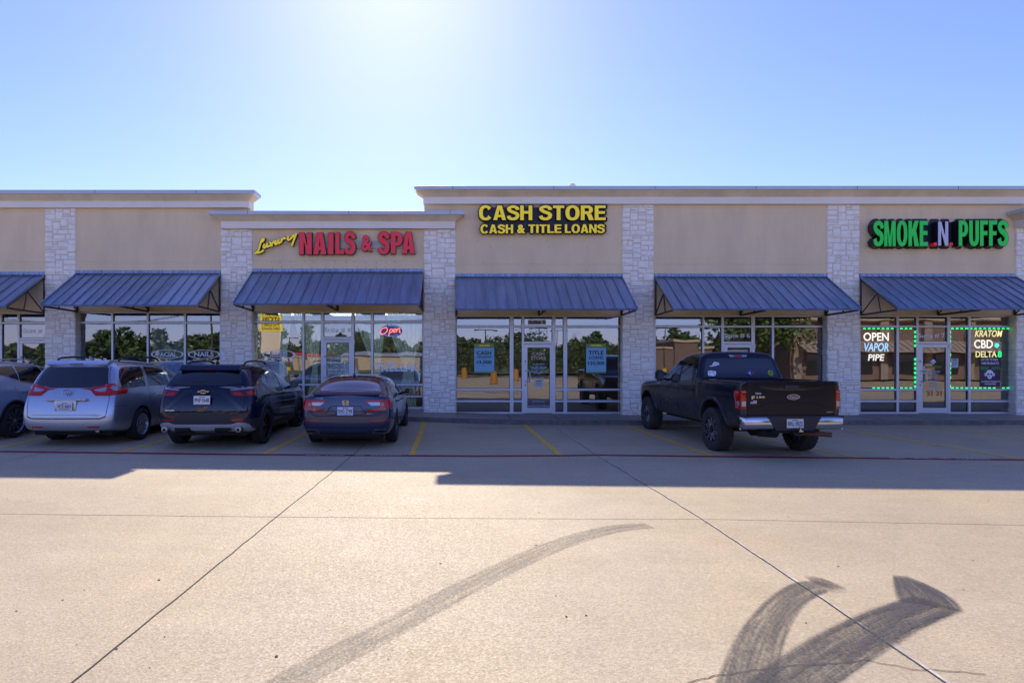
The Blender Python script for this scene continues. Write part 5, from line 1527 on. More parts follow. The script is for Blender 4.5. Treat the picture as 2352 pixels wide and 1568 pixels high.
        for A, B in zip(rows, rows[1:]):
            for k in range(5): fs.append(mb.bm.faces.new((A[k], A[k+1], B[k+1], B[k]) if s < 0 else (A[k], B[k], B[k+1], A[k+1])))
        bmesh.ops.recalc_face_normals(mb.bm, faces=fs)
        if sum(f.normal.x*s for f in fs) < 0: bmesh.ops.reverse_faces(mb.bm, faces=fs)
        return mb
    def text(self, txt, axis, u0, u1, v0, v1, mat, off=0.006, shear=0.0, bold=0.02, parent=None, name="badge_lettering"):
        """raised letters following the body"""
        me = text_mesh(txt, bold, 0.0, shear)
        c = [v.co.copy() for v in me.vertices]; ax, bx = min(p.x for p in c), max(p.x for p in c); ay, by = min(p.y for p in c), max(p.y for p in c)
        for v in me.vertices:
            u = u0+(v.co.x-ax)/(bx-ax)*(u1-u0); w = v0+(v.co.y-ay)/(by-ay)*(v1-v0)
            if axis == "left": u = u1 + u0 - u
            h, n = self.hit(axis, u, w)
            vw = {"rear": Vector((0, -1, 0)), "right": Vector((1, 0, 0)), "left": Vector((-1, 0, 0))}[axis]
            v.co = h + vw*off
        mb = MB(); mb.bm.from_mesh(me); bpy.data.meshes.remove(me)
        return self.part(mb, name, mat, parent)
    def mirror(self, x, y, z, mat, w=0.22, h=0.16, d=0.12, stalk=0.09):
        """door mirror on its stalk, both sides"""
        for s in (-1, 1):
            mb = MB(); t = bmesh.new(); bmesh.ops.create_cube(t, size=1.0)
            for v in t.verts:
                k = 0.82 if v.co.y > 0 else 1.0
                v.co = Vector((v.co.x*w*k, v.co.y*d, v.co.z*h*k))
            bmesh.ops.bevel(t, geom=t.edges[:], offset=0.035, segments=3, affect='EDGES')
            mb.merge(t, Matrix.Translation((s*(x+stalk+w/2), y, z)))
            mb.tube([(s*(x-0.03), y+0.04, z-h*.45), (s*(x+stalk+0.02), y+0.02, z-h*.30)], [0.035, 0.028], 8)
            o = self.part(mb, "door_mirror", mat, smooth=True, angle=40)
            g_ = MB(); g_.prism(rounded([(s*(x+stalk+0.02), z-h*.40), (s*(x+stalk+w-.02), z-h*.38), (s*(x+stalk+w-.02), z+h*.38), (s*(x+stalk+.02), z+h*.40)], 0.03), 'y', y-d/2-0.003, y-d/2+0.004)
            self.part(g_, "mirror_glass", M_vglass, o, recalc=True)
    def box_part(self, name, mat, x0, x1, y0, y1, z0, z1, b=0.01, parent=None):
        mb = MB(); mb.cbox(x0, x1, y0, y1, z0, z1, b); return self.part(mb, name, mat, parent, smooth=True)
    def rails(self, x, y0, y1, z, mat, r=0.022, drop=0.07):
        for s in (-1, 1):
            pts = catmull([(s*x, y0, z-drop), (s*x, y0+0.16, z), (s*x, (y0+y1)/2, z+0.012), (s*x, y1-0.2, z), (s*x, y1, z-drop)], 6)
            mb = MB(); mb.tube(pts, r, 8); self.part(mb, "roof_rail", mat, smooth=True)
    def fin(self, y, z, mat, h=0.07, l=0.15):
        mb = MB(); pr = [(y, z), (y+l, z-0.01), (y+l*.95, z+0.015), (y+l*.2, z+h)]
        mb.prism(pr, 'x', -0.018, 0.018); self.part(mb, "antenna_fin", mat)
    def door(self, axis, poly, mat, handle, window=None, name="door"):
        """door skin just proud of the body with a dark gap round it, its handle and window"""
        loop = poly + [poly[0]]
        gap = self.line(loop, axis, 0.010, 0.002)
        d = self.addpatch(name, rounded(poly, 0.05), axis, mat, 0.0035, 0.006, grid=0.06)
        self.part(gap, "door_gap", M_seam, d)
        if handle:
            (u, v, l) = handle[:3]; hm = handle[3] if len(handle) > 3 else mat
            h, n = self.hit(axis, u, v); s = 1 if axis == "right" else -1
            mb = MB(); mb.tube(catmull([(h.x+s*0.008, u-l/2, v), (h.x+s*0.045, u-l/2+0.03, v+0.004), (h.x+s*0.045, u+l/2-0.03, v+0.006), (h.x+s*0.008, u+l/2, v+0.004)], 4), 0.013, 7)
            self.part(mb, "door_handle", hm, d, smooth=True)
        if window: self.addpatch("window", window, axis, M_vglass, 0.0075, 0.009, d)
        return d

def both(poly): return [(-a, b) for a, b in poly[::-1]]
UW = [.75, .93, .96, .965]

# ---------------- silver minivan
P_silver = paint("silver_paint", (0.42, 0.46, 0.53), 0.7, 0.28, dirt=((0.35, 0.31, 0.26), 0.15, 0.75, 0.35))
def minivan():
    X, Y = -7.93, 13.42
    c = Car("minivan", "silver minivan with roof rails parked beside the black crossover", "minivan", (X, Y, g(X, Y)), R(-0.6))
    st = [
     (3.88, [.50, .68, .78, .80, .77, .72, .64, .38], [.24, .28, .42, .60, .78, .85, .89, .91], .92),
     (3.60, [.70, .88, .94, .955, .90, .83, .74, .44], [.20, .24, .45, .68, .91, .96, .99, 1.01], 1.02),
     (3.03, [.78, .95, .985, .995, .95, .87, .79, .45], [.19, .23, .5, .76, 1.0, 1.05, 1.08, 1.10], 1.11),
     (2.60, [.78, .95, .985, .995, .96, .89, .81, .45], [.19, .23, .5, .78, 1.04, 1.12, 1.16, 1.18], 1.19),
     (1.95, [.78, .95, .985, .995, .96, .875, .735, .42], [.19, .23, .5, .80, 1.06, 1.30, 1.48, 1.52], 1.53),
     (1.35, [.78, .95, .985, .995, .96, .865, .735, .42], [.19, .23, .5, .80, 1.08, 1.42, 1.66, 1.705], 1.72),
     (0.35, [.78, .95, .985, .995, .962, .88, .755, .42], [.19, .23, .5, .80, 1.10, 1.45, 1.69, 1.745], 1.76),
     (-.45, [.78, .95, .985, .995, .955, .875, .75, .42], [.21, .25, .5, .80, 1.11, 1.45, 1.68, 1.735], 1.75),
     ([-.82, -.90, -.93, -.92, -.86, -.70, -.58, -.58], [.76, .915, .965, .97, .915, .845, .725, .42], [.27, .31, .52, .80, 1.10, 1.42, 1.65, 1.705], 1.72),
     ([-.98, -1.05, -1.07, -1.03, -.95, -.79, -.66, -.64], [.72, .87, .925, .925, .865, .79, .68, .40], [.30, .33, .52, .80, 1.10, 1.42, 1.63, 1.68], 1.69)]
    c.body(st, 0.07, P_silver, [(0, .35), (3.03, .35)], .405, .62)
    # tailgate glass, lamps, bumper
    win = rounded([(-.76, 1.25), (-.735, 1.30), (-.645, 1.60), (.645, 1.60), (.735, 1.30), (.76, 1.25), (.40, 1.175), (-.40, 1.175)], [.02, .05, .06, .06, .05, .02, .02, .02])
    gap = c.line([(-.80, .60), (-.83, .9), (-.815, 1.15), (-.70, 1.50), (-.66, 1.655)], "rear", .010, .0025); c.line([(.80, .60), (.83, .9), (.815, 1.15), (.70, 1.50), (.66, 1.655)], "rear", .010, .0025, gap)
    c.line([(-.80, .60), (-.70, .56), (.70, .56), (.80, .60)], "rear", .022, .003, gap)
    c.part(gap, "tailgate_gap", M_seam)
    c.addpatch("rear_window", win, "rear", M_vglass, .006)
    cl = c.line([(-.70, .635), (.70, .635)], "rear", .006, .0025); c.part(cl, "tailgate_crease", M_seam)
    for s in (1, -1):
        f = (lambda P: P) if s > 0 else both
        ax = "right" if s > 0 else "left"
        mb = c.patch(rounded(f([(.40, 1.165), (.56, 1.015), (.86, 1.015), (.855, 1.26), (.80, 1.255)]), .012), "rear", .010, .02)
        c.patch(rounded([(-.98, 1.02), (-.56, 1.05), (-.50, 1.10), (-.50, 1.165), (-.72, 1.175), (-.86, 1.26), (-.96, 1.26)], .015), ax, .010, .02, mb=mb)
        lamp = c.part(mb, "tail_light", M_lred, smooth=True)
        mb = c.patch(rounded(f([(.50, 1.135), (.59, 1.10), (.74, 1.10), (.745, 1.195)]), .012), "rear", .013, .006); c.part(mb, "clear_lens", M_lclear, lamp, smooth=True)
        mb = c.patch(rounded([(-.90, 1.12), (-.74, 1.115), (-.70, 1.165), (-.78, 1.19), (-.86, 1.235), (-.90, 1.235)], .012), ax, .013, .006); c.part(mb, "clear_lens", M_lclear, lamp, smooth=True)
        mb = c.line(f([(.45, 1.145), (.575, 1.05), (.84, 1.05)]), "rear", .010, .0135); c.part(mb, "lens_rib", M_ldark, lamp)
        c.addpatch("reflector", rounded(f([(.44, .405), (.47, .375), (.69, .375), (.69, .405)]), .006), "rear", M_lred, .012)
        # side glass and doors
        c.addpatch("quarter_window", rounded([(-.66, 1.15), (.22, 1.16), (.26, 1.60), (-.30, 1.60), (-.55, 1.57), (-.69, 1.36)], [.08, .03, .03, .06, .1, .12]), ax, M_vglass, .006)
        c.door(ax, [(.42, .30), (1.42, .30), (1.46, 1.10), (1.40, 1.65), (.30, 1.67), (.34, .95)], P_silver, (.50, .98, .20), rounded([(.36, 1.16), (1.33, 1.15), (1.20, 1.56), (.38, 1.60)], [.03, .03, .05, .03]), "sliding_door")
        c.door(ax, [(1.46, .30), (2.45, .32), (2.48, 1.04), (1.75, 1.48), (1.42, 1.64), (1.46, 1.10)], P_silver, (1.60, .97, .20), rounded([(1.42, 1.15), (2.30, 1.12), (1.72, 1.45), (1.40, 1.56)], [.03, .06, .1, .03]))
        c.line([(-.40, .92), (.30, .92)], ax, .008, .002)
        c.addpatch("headlight", rounded([(3.35, .80), (3.75, .68), (3.78, .78), (3.40, .93)], .02), ax, M_lclear, .006)
    gp = c.line([(-.98, .80), (-.62, .80)], "right", .006, .0025); c.line([(-.98, .80), (-.62, .80)], "left", .006, .0025, gp); c.part(gp, "bumper_gap", M_seam)
    # rear spoiler with the high brake lamp
    mb = MB(); mb.prism(rounded([(-.74, 1.655), (-.60, 1.735), (-.44, 1.745), (-.52, 1.66), (-.70, 1.628)], .015), 'x', -.62, .62); sp = c.part(mb, "spoiler", P_silver, smooth=True, recalc=True)
    mb = MB(); mb.box(-.14, .14, -.752, -.70, 1.650, 1.668); c.part(mb, "brake_light", M_ldark, sp)
    # plate, badge, garnish
    c.box_part("chrome_garnish", M_silv, -.43, .43, -1.125, -1.02, .925, .962, .012)
    c.box_part("plate_recess", P_silver, -.22, .22, -1.10, -1.02, .71, .93, .01)
    c.plate(0, .815, -1.118, "NTS-6601", "RICHARDSON", tilt=R(-4), frame=M_silv)
    mb = MB()
    for a, b in ((.072, .050), (.028, .050), (.066, .022)):
        z0 = 1.09 + (.014 if b == .022 else 0)
        mb.tube([(a*math.cos(k*math.pi/12), -1.068+.002*b, z0+b*math.sin(k*math.pi/12)) for k in range(24)], .007, 6, closed=True)
    c.part(mb, "badge", M_chrome, smooth=True)
    c.text("XLE", "rear", .56, .68, .605, .63, M_silv, .008)
    c.box_part("exhaust_pipe", M_exh, .55, .63, -1.0, -.70, .26, .32, .02)
    c.box_part("underbody", M_under, -.80, .80, -.85, 3.5, .20, .34, .02); c.box_part("rear_valance", M_under, -.62, .62, -.95, -.75, .25, .33, .01)
    c.rails(.66, -.35, 1.35, 1.795, M_trim); c.fin(-.30, 1.755, P_silver)
    c.mirror(.93, 2.05, 1.12, P_silver)
    c.wheels(.88, (0, 3.03), .35, .235, .235, "multi", M_silv)
    mb = c.line([(-.45, -.42), (-.45, 1.3)], "top", .012, .004); c.line([(.45, -.42), (.45, 1.3)], "top", .012, .004, mb); c.part(mb, "roof_groove", M_seam)
    return c
minivan()

# ---------------- black crossover
P_black = paint("black_paint_car", (0.005, 0.008, 0.028), 0.0, 0.07, coat=0.0)
def suv_stations():
    return [
     (3.80, [.50, .70, .80, .82, .80, .76, .68, .40], [.27, .31, .5, .70, .88, .93, .96, .975], .98),
     (3.48, [.70, .88, .94, .95, .91, .86, .78, .45], [.25, .29, .5, .78, .99, 1.04, 1.07, 1.08], 1.09),
     (2.86, [.75, .93, .975, .985, .94, .87, .79, .45], [.24, .28, .5, .82, 1.05, 1.10, 1.13, 1.145], 1.15),
     (2.30, [.75, .93, .97, .98, .95, .87, .79, .45], [.24, .28, .5, .84, 1.07, 1.14, 1.19, 1.21], 1.22),
     (1.70, [.75, .93, .965, .97, .94, .84, .705, .40], [.24, .28, .5, .85, 1.09, 1.30, 1.48, 1.51], 1.52),
     (1.20, [.75, .93, .965, .97, .94, .83, .685, .40], [.24, .28, .5, .85, 1.10, 1.40, 1.61, 1.655], 1.67),
     (0.40, [.75, .93, .965, .97, .94, .835, .675, .40], [.24, .28, .5, .86, 1.12, 1.43, 1.64, 1.695], 1.71),
     (-.20, [.75, .93, .975, .985, .94, .825, .66, .40], [.25, .29, .5, .87, 1.16, 1.44, 1.62, 1.67], 1.685),
     ([-.58, -.66, -.70, -.70, -.64, -.52, -.44, -.44], [.72, .91, .965, .97, .915, .80, .655, .39], [.30, .35, .55, .88, 1.19, 1.44, 1.60, 1.645], 1.66),
     ([-.85, -.93, -.96, -.95, -.86, -.70, -.56, -.54], [.64, .86, .915, .92, .855, .76, .63, .38], [.36, .39, .6, .88, 1.19, 1.43, 1.575, 1.615], 1.625)]
def crossover():
    X, Y = -5.05, 13.02
    c = Car("crossover", "glossy black crossover with silver rear skid plate and twin exhausts", "crossover", (X, Y, g(X, Y)), R(0.8))
    c.body(suv_stations(), 0.06, P_black, [(0, .375), (2.86, .375)], .425, .60)
    c.addpatch("rear_window", rounded([(-.70, 1.305), (-.60, 1.545), (.60, 1.545), (.70, 1.305), (.45, 1.265), (-.45, 1.265)], [.03, .05, .05, .03, .05, .05]), "rear", M_vglass, .006)
    gp = c.line([(-.66, 1.50), (-.80, 1.24), (-.79, .86), (-.70, .70), (-.45, .665), (.45, .665), (.70, .70), (.79, .86), (.80, 1.24), (.66, 1.50)], "rear", .010, .0025)
    c.part(gp, "tailgate_gap", M_seam)
    for s in (1, -1):
        f = (lambda P: P) if s > 0 else both
        ax = "right" if s > 0 else "left"
        mb = c.patch(rounded(f([(.465, 1.19), (.56, 1.055), (.85, 1.05), (.85, 1.245)]), .015), "rear", .009, .02)
        c.patch(rounded([(-.88, 1.06), (-.62, 1.07), (-.42, 1.20), (-.40, 1.245), (-.86, 1.25)], .02), ax, .009, .02, mb=mb)
        lamp = c.part(mb, "tail_light", M_ldark, smooth=True)
        mb = c.patch(rounded(f([(.50, 1.185), (.52, 1.165), (.83, 1.19), (.83, 1.225)]), .008), "rear", .012, .006); c.part(mb, "clear_lens", M_lclear, lamp)
        mb = c.patch(rounded(f([(.56, 1.135), (.585, 1.07), (.78, 1.065), (.70, 1.13)]), .012), "rear", .012, .006)
        c.patch(rounded([(-.86, 1.07), (-.68, 1.08), (-.60, 1.13), (-.84, 1.15)], .012), ax, .012, .006, mb=mb); c.part(mb, "red_lens", M_lred, lamp)
        mb = c.patch(rounded([(-.87, 1.20), (-.60, 1.19), (-.55, 1.225), (-.87, 1.235)], .01), ax, .012, .006); c.part(mb, "clear_lens", M_lclear, lamp)
        c.addpatch("reflector", rounded(f([(.55, .605), (.58, .57), (.76, .57), (.79, .605)]), .005), "rear", M_lred, .013)
        # glossy black wedge beside the plate
        c.addpatch("gloss_garnish", f([(.30, 1.11), (.44, 1.11), (.80, .79), (.78, .77), (.70, .79), (.36, 1.08)]), "rear", M_gloss, .006)
        # cladding: sills, arches, bumper corners
        for y0 in (0, 2.86): c.part(c.ring(y0, .375, .415, .50, ax, .018, -5, 185), "wheel_arch_cladding", M_trim, smooth=True)
        mb = MB()
        c.patch(rounded([(.46, .29), (2.42, .29), (2.40, .42), (.48, .44)], .02), ax, .014, .02, mb=mb)
        c.part(mb, "sill_cladding", M_trim, smooth=True)
        c.door(ax, [(.02, 1.20), (.10, .92), (.50, .62), (.58, .44), (1.20, .43), (1.22, 1.10), (1.14, 1.60), (.55, 1.63), (.15, 1.56)], P_black, (.30, 1.02, .20), rounded([(.20, 1.22), (1.14, 1.15), (1.06, 1.55), (.58, 1.58)], [.03, .02, .04, .1]), "rear_door")
        c.door(ax, [(1.24, .43), (2.18, .45), (2.24, 1.06), (1.72, 1.42), (1.17, 1.60), (1.24, 1.10)], P_black, (1.38, 1.0, .20), rounded([(1.24, 1.145), (2.08, 1.12), (1.68, 1.40), (1.17, 1.54)], [.02, .06, .1, .04]))
        c.addpatch("quarter_window", rounded([(-.10, 1.30), (.16, 1.235), (.50, 1.585), (.34, 1.575)], [.02, .02, .05, .05]), ax, M_vglass, .006)
        ln = c.line([(-.20, 1.30), (.14, 1.215), (1.2, 1.132), (2.10, 1.10)], ax, .012, .007); c.part(ln, "window_trim", M_silv)
        # scooped lower doors
        c.addpatch("door_scoop", rounded([(.78, .52), (2.05, .53), (1.90, .68), (1.5, .73), (1.02, .70)], .05), ax, M_gloss, .006)
        c.addpatch("headlight", rounded([(3.30, .86), (3.70, .80), (3.70, .90), (3.34, .97)], .02), ax, M_lclear, .006)
    mb = c.patch(rounded([(-.44, 1.175), (.44, 1.175), (.43, 1.105), (-.43, 1.105)], .015), "rear", .008, .012); c.part(mb, "gloss_garnish", M_gloss, smooth=True)
    # bumper: textured lower part, wraps round the corners
    mb = c.patch(rounded([(-.92, .605), (-.58, .60), (-.44, .72), (.44, .72), (.58, .60), (.92, .605), (.93, .36), (-.93, .36)], .02), "rear", .010, .02)
    for ax in ("right", "left"): c.patch([(-.93, .36), (-.45, .36), (-.42, .60), (-.93, .61)], ax, .010, .02, mb=mb)
    bum = c.part(mb, "bumper", M_trim, smooth=True)
    sk = rounded([(-.88, .50), (-.80, .535), (-.68, .545), (-.56, .505), (.56, .505), (.68, .545), (.80, .535), (.88, .50), (.90, .36), (.84, .345), (-.84, .345), (-.90, .36)], .03)
    o = c.addpatch("skid_plate", sk, "rear", M_silv, .030, .035)
    mb = c.patch(rounded([(-.55, .44), (-.25, .445), (-.20, .35), (-.58, .35)], .01), "rear", .036, .01); c.patch(rounded([(.25, .445), (.55, .44), (.58, .35), (.20, .35)], .01), "rear", .036, .01, mb=mb)
    c.part(mb, "skid_inset", M_trim, o)
    for s in (-1, 1):
        mb = MB(); mb.lathe([(.030, 0.0), (.050, 0.0), (.060, .004), (.062, .04), (.060, .20)], (s*.72, -1.075, .405), 'y', 24, False); ex = c.part(mb, "exhaust_tip", M_exh, smooth=True)
        mb = MB(); mb.lathe([(.052, 0), (.0, .001)], (s*.72, -1.071, .405), 'y', 20); c.part(mb, "exhaust_bore", M_seam, ex)
    mb = MB(); mb.prism(rounded([(-.68, 1.57), (-.56, 1.675), (-.36, 1.69), (-.42, 1.60), (-.62, 1.55)], .015), 'x', -.60, .60); sp = c.part(mb, "spoiler", P_black, smooth=True, recalc=True)
    mb = MB(); mb.box(-.14, .10, -.687, -.64, 1.578, 1.592); c.part(mb, "brake_light", M_ldark, sp)
    mb = MB(); mb.tube(catmull([(-.36, -.80, 1.30), (-.22, -.815, 1.335), (.02, -.815, 1.335), (.10, -.80, 1.31)], 5), [.016]*6+[.020]*10, 7); c.part(mb, "rear_wiper", M_trim, smooth=True)
    c.plate(0, .985, -1.035, "PNF-5648", "", tilt=R(-3), frame=M_silv)
    B = [(-.11, -.012), (-.045, -.012), (-.045, -.034), (.045, -.034), (.045, -.012), (.10, -.012), (.115, .016), (.045, .016), (.045, .034), (-.045, .034), (-.045, .016), (-.095, .016)]
    mb = MB(); mb.prism([(x, 1.145+z) for x, z in B], 'y', -.985, -.955); bd = c.part(mb, "badge", M_chrome)
    mb = MB(); mb.prism([(x*.80, 1.145+z*.62) for x, z in B], 'y', -.988, -.98); c.part(mb, "badge_centre", M_gloss, bd)
    c.text("BLAZER", "rear", -.74, -.555, .765, .79, M_chrome, .010, bold=.03)
    c.addpatch("small_sticker", [(.02, .83), (.10, .83), (.10, .85), (.02, .85)], "rear", pbr("amber_sticker", (.35, .18, .04), .5), .008, .006)
    c.box_part("underbody", M_under, -.78, .78, -.80, 3.5, .26, .40, .02)
    c.rails(.585, -.30, 1.15, 1.735, M_trim, .02, .06); c.fin(-.28, 1.685, M_gloss)
    c.mirror(.90, 1.78, 1.17, M_gloss, .21, .15, .12)
    M_rimb = pbr("gloss_black_rim", (0.012, 0.012, 0.013), 0.2, metal=0.4)
    c.wheels(.855, (0, 2.86), .375, .24, .262, "split", M_rimb)
    return c
crossover()

# ---------------- dark grey sedan
P_grey = paint("dark_grey_paint", (0.026, 0.036, 0.085), 0.35, 0.22, coat=0.6)
def sedan():
    X, Y = -2.28, 13.40
    c = Car("sedan", "dark grey four door sedan parked straight outside the nail salon", "sedan", (X, Y, g(X, Y)), R(0.4))
    st = [
     (3.78, [.45, .62, .72, .75, .72, .67, .58, .34], [.21, .25, .38, .55, .67, .71, .735, .745], .75),
     (3.45, [.65, .85, .90, .915, .88, .83, .75, .42], [.18, .22, .42, .62, .78, .83, .86, .875], .88),
     (2.83, [.70, .89, .93, .94, .90, .85, .77, .42], [.17, .21, .45, .68, .88, .93, .96, .975], .98),
     (2.20, [.70, .89, .93, .94, .91, .85, .77, .42], [.17, .21, .45, .70, .92, .98, 1.02, 1.04], 1.05),
     (1.65, [.70, .89, .925, .935, .905, .81, .69, .38], [.17, .21, .45, .72, .94, 1.13, 1.27, 1.30], 1.315),
     (1.15, [.70, .89, .925, .935, .905, .80, .64, .36], [.17, .21, .45, .73, .95, 1.23, 1.41, 1.45], 1.465),
     (0.45, [.70, .89, .925, .935, .905, .80, .635, .36], [.17, .21, .45, .74, .97, 1.25, 1.43, 1.475], 1.49),
     (-.05, [.70, .885, .93, .94, .905, .795, .64, .36], [.17, .21, .45, .76, .99, 1.23, 1.385, 1.43], 1.445),
     (-.42, [.70, .88, .93, .94, .90, .795, .66, .37], [.19, .23, .47, .79, 1.01, 1.16, 1.265, 1.305], 1.32),
     (-.74, [.68, .87, .92, .93, .885, .81, .71, .39], [.22, .26, .48, .81, 1.02, 1.08, 1.12, 1.135], 1.145),
     (-.93, [.66, .85, .905, .91, .865, .80, .71, .39], [.26, .30, .5, .81, 1.005, 1.055, 1.085, 1.10], 1.105),
     ([-.94, -1.01, -1.04, -1.03, -1.01, -1.00, -1.00, -1.00], [.62, .81, .865, .865, .82, .77, .69, .38], [.30, .335, .52, .79, .985, 1.035, 1.065, 1.08], 1.085)]
    c.body(st, 0.06, P_grey, [(0, .345), (2.83, .345)], .39, .60)
    c.addpatch("rear_window", rounded([(-.64, -.72), (.64, -.72), (.555, -.06), (.40, .0), (-.40, .0), (-.555, -.06)], [.10, .10, .06, .1, .1, .06]), "top", M_vglass, .006)
    gp = c.line([(-.81, 1.00), (-.70, .72), (-.62, .66), (.62, .66), (.70, .72), (.81, 1.00)], "rear", .012, .003); c.part(gp, "boot_gap", M_seam)
    for s in (1, -1):
        f = (lambda P: P) if s > 0 else both
        ax = "right" if s > 0 else "left"
        C = [(.375, .975), (.84, .99), (.855, .79), (.42, .745), (.40, .785), (.66, .825), (.66, .845), (.47, .865)]
        mb = c.patch(rounded(f([(.375, .98), (.84, .99), (.85, .945), (.42, .94)]), .008), "rear", .012, .02)
        c.patch(rounded(f([(.69, .944), (.85, .949), (.855, .835), (.70, .83)]), .006), "rear", .012, .02, mb=mb)
        c.patch(rounded(f([(.41, .775), (.70, .828), (.855, .833), (.85, .79), (.42, .735)]), .008), "rear", .012, .02, mb=mb)
        c.patch(rounded([(-.97, .80), (-.76, .84), (-.70, .93), (-.74, 1.0), (-.97, .985)], .03), ax, .010, .02, mb=mb)
        lamp = c.part(mb, "tail_light", M_lred, smooth=True)
        mb = c.patch(rounded(f([(.43, .936), (.686, .940), (.692, .87), (.52, .87)]), .010), "rear", .010, .014); c.part(mb, "clear_lens", M_lclear, lamp)
        mb = c.patch(rounded(f([(.70, .925), (.77, .925), (.765, .86), (.705, .855)]), .010), "rear", .0145, .006); c.part(mb, "amber_lens", pbr("amber_lens", (0.42, 0.16, 0.05), 0.15, coat=.4), lamp)
        c.addpatch("reflector", f([(.52, .585), (.55, .562), (.88, .555), (.88, .575)]), "rear", M_lred, .010)
        pts = rounded(f([(.52, .32), (.60, .385), (.80, .385), (.845, .335), (.83, .315)]), .02)
        o = c.addpatch("exhaust_finisher", pts, "rear", M_chrome, .016, .025)
        cx0 = sum(p[0] for p in pts)/len(pts); cz0 = sum(p[1] for p in pts)/len(pts)
        mb = c.patch([(cx0+(p[0]-cx0)*.88, cz0+(p[1]-cz0)*.70) for p in pts], "rear", .019, .01); c.part(mb, "exhaust_bore", M_seam, o)
        c.door(ax, [(.10, .80), (.32, .50), (.46, .28), (1.20, .26), (1.22, .97), (1.10, 1.38), (.45, 1.42), (.0, 1.32), (-.10, 1.10)], P_grey, (.36, .88, .18), rounded([(.02, 1.06), (1.12, 1.0), (1.04, 1.36), (.48, 1.39), (.12, 1.30)], [.03, .03, .04, .12, .1]), "rear_door")
        c.door(ax, [(1.24, .26), (2.14, .28), (2.20, .94), (1.66, 1.24), (1.14, 1.38), (1.24, .97)], P_grey, (1.38, .86, .18), rounded([(1.22, 1.0), (2.04, .975), (1.62, 1.22), (1.13, 1.34)], [.03, .05, .1, .03]))
        c.addpatch("quarter_window", rounded([(-.26, 1.10), (-.01, 1.07), (.10, 1.28), (-.04, 1.27)], .03), ax, M_vglass, .006)
        ln = c.line([(-.30, 1.085), (0.0, 1.035), (1.2, .985), (2.06, .955)], ax, .014, .006); c.part(ln, "window_trim", M_chrome)
        c.addpatch("headlight", rounded([(3.20, .74), (3.66, .66), (3.66, .74), (3.22, .83)], .02), ax, M_lclear, .006)
    # boot-lip spoiler, plate recess, lower diffuser
    mb = MB(); mb.prism(rounded([(-1.06, 1.085), (-1.05, 1.105), (-.93, 1.125), (-.80, 1.12), (-.93, 1.085), (-1.0, 1.07)], .008), 'x', -.66, .66); c.part(mb, "boot_spoiler", P_grey, smooth=True, recalc=True)
    rec = rounded([(-.42, .70), (-.34, .685), (.34, .685), (.42, .70), (.30, .86), (-.30, .86)], .03)
    gp = c.line(rec + [rec[0]], "rear", .010, .003); c.part(gp, "plate_surround", M_seam)
    c.addpatch("lower_trim", rounded([(-.46, .36), (-.40, .395), (.40, .395), (.46, .36), (.42, .335), (-.42, .335)], .02), "rear", P_grey, .022, .03)
    gp = c.line([(-.82, .43), (.82, .43)], "rear", .010, .002); c.part(gp, "bumper_crease", M_seam)
    M_pf = pbr("pale_blue_plate_frame", (0.30, 0.55, 0.85), 0.4)
    c.plate(0, .765, -1.115, "RHG-2798", "RUSTY WALLIS.COM", tilt=R(-5), frame=M_pf)
    q = [(-.058, -.046), (.058, -.046), (.066, .05), (-.066, .05)]
    mb = MB(); mb.prism(rounded([(x, .925+z) for x, z in q], .02), 'y', -1.088, -1.06); bd = c.part(mb, "badge", M_chrome, recalc=True)
    mb = MB(); mb.prism(rounded([(x*.86, .925+z*.86) for x, z in q], .016), 'y', -1.090, -1.08); c.part(mb, "badge_field", M_gloss, bd, recalc=True)
    mb = MB()
    for s in (-1, 1): mb.prism([(s*.024, .890), (s*.036, .890), (s*.044, .962), (s*.028, .962)], 'y', -1.094, -1.085)
    mb.box(-.026, .026, -1.094, -1.086, .917, .929); c.part(mb, "badge_letter", M_chrome, bd, recalc=True)
    c.text("ACCORD", "rear", -.62, -.46, 1.005, 1.025, M_chrome, .006, shear=.2)
    c.text("SPORT", "rear", .42, .55, .70, .718, M_chrome, .008, shear=.2)
    c.box_part("underbody", M_under, -.72, .72, -.85, 3.45, .18, .34, .02); c.box_part("rear_valance", M_under, -.70, .70, -.98, -.80, .24, .33, .01)
    c.fin(-.02, 1.44, P_grey, .06, .16); c.mirror(.88, 1.72, 1.03, M_gloss, .20, .13, .11)
    c.wheels(.825, (0, 2.83), .345, .225, .245, "split", pbr("dark_machined_rim", (0.10, 0.10, 0.11), 0.3, metal=0.8))
    mb = c.line([(-.42, .05), (-.42, 1.1)], "top", .012, .004); c.line([(.42, .05), (.42, 1.1)], "top", .012, .004, mb); c.part(mb, "roof_groove", M_seam)
    return c
sedan()

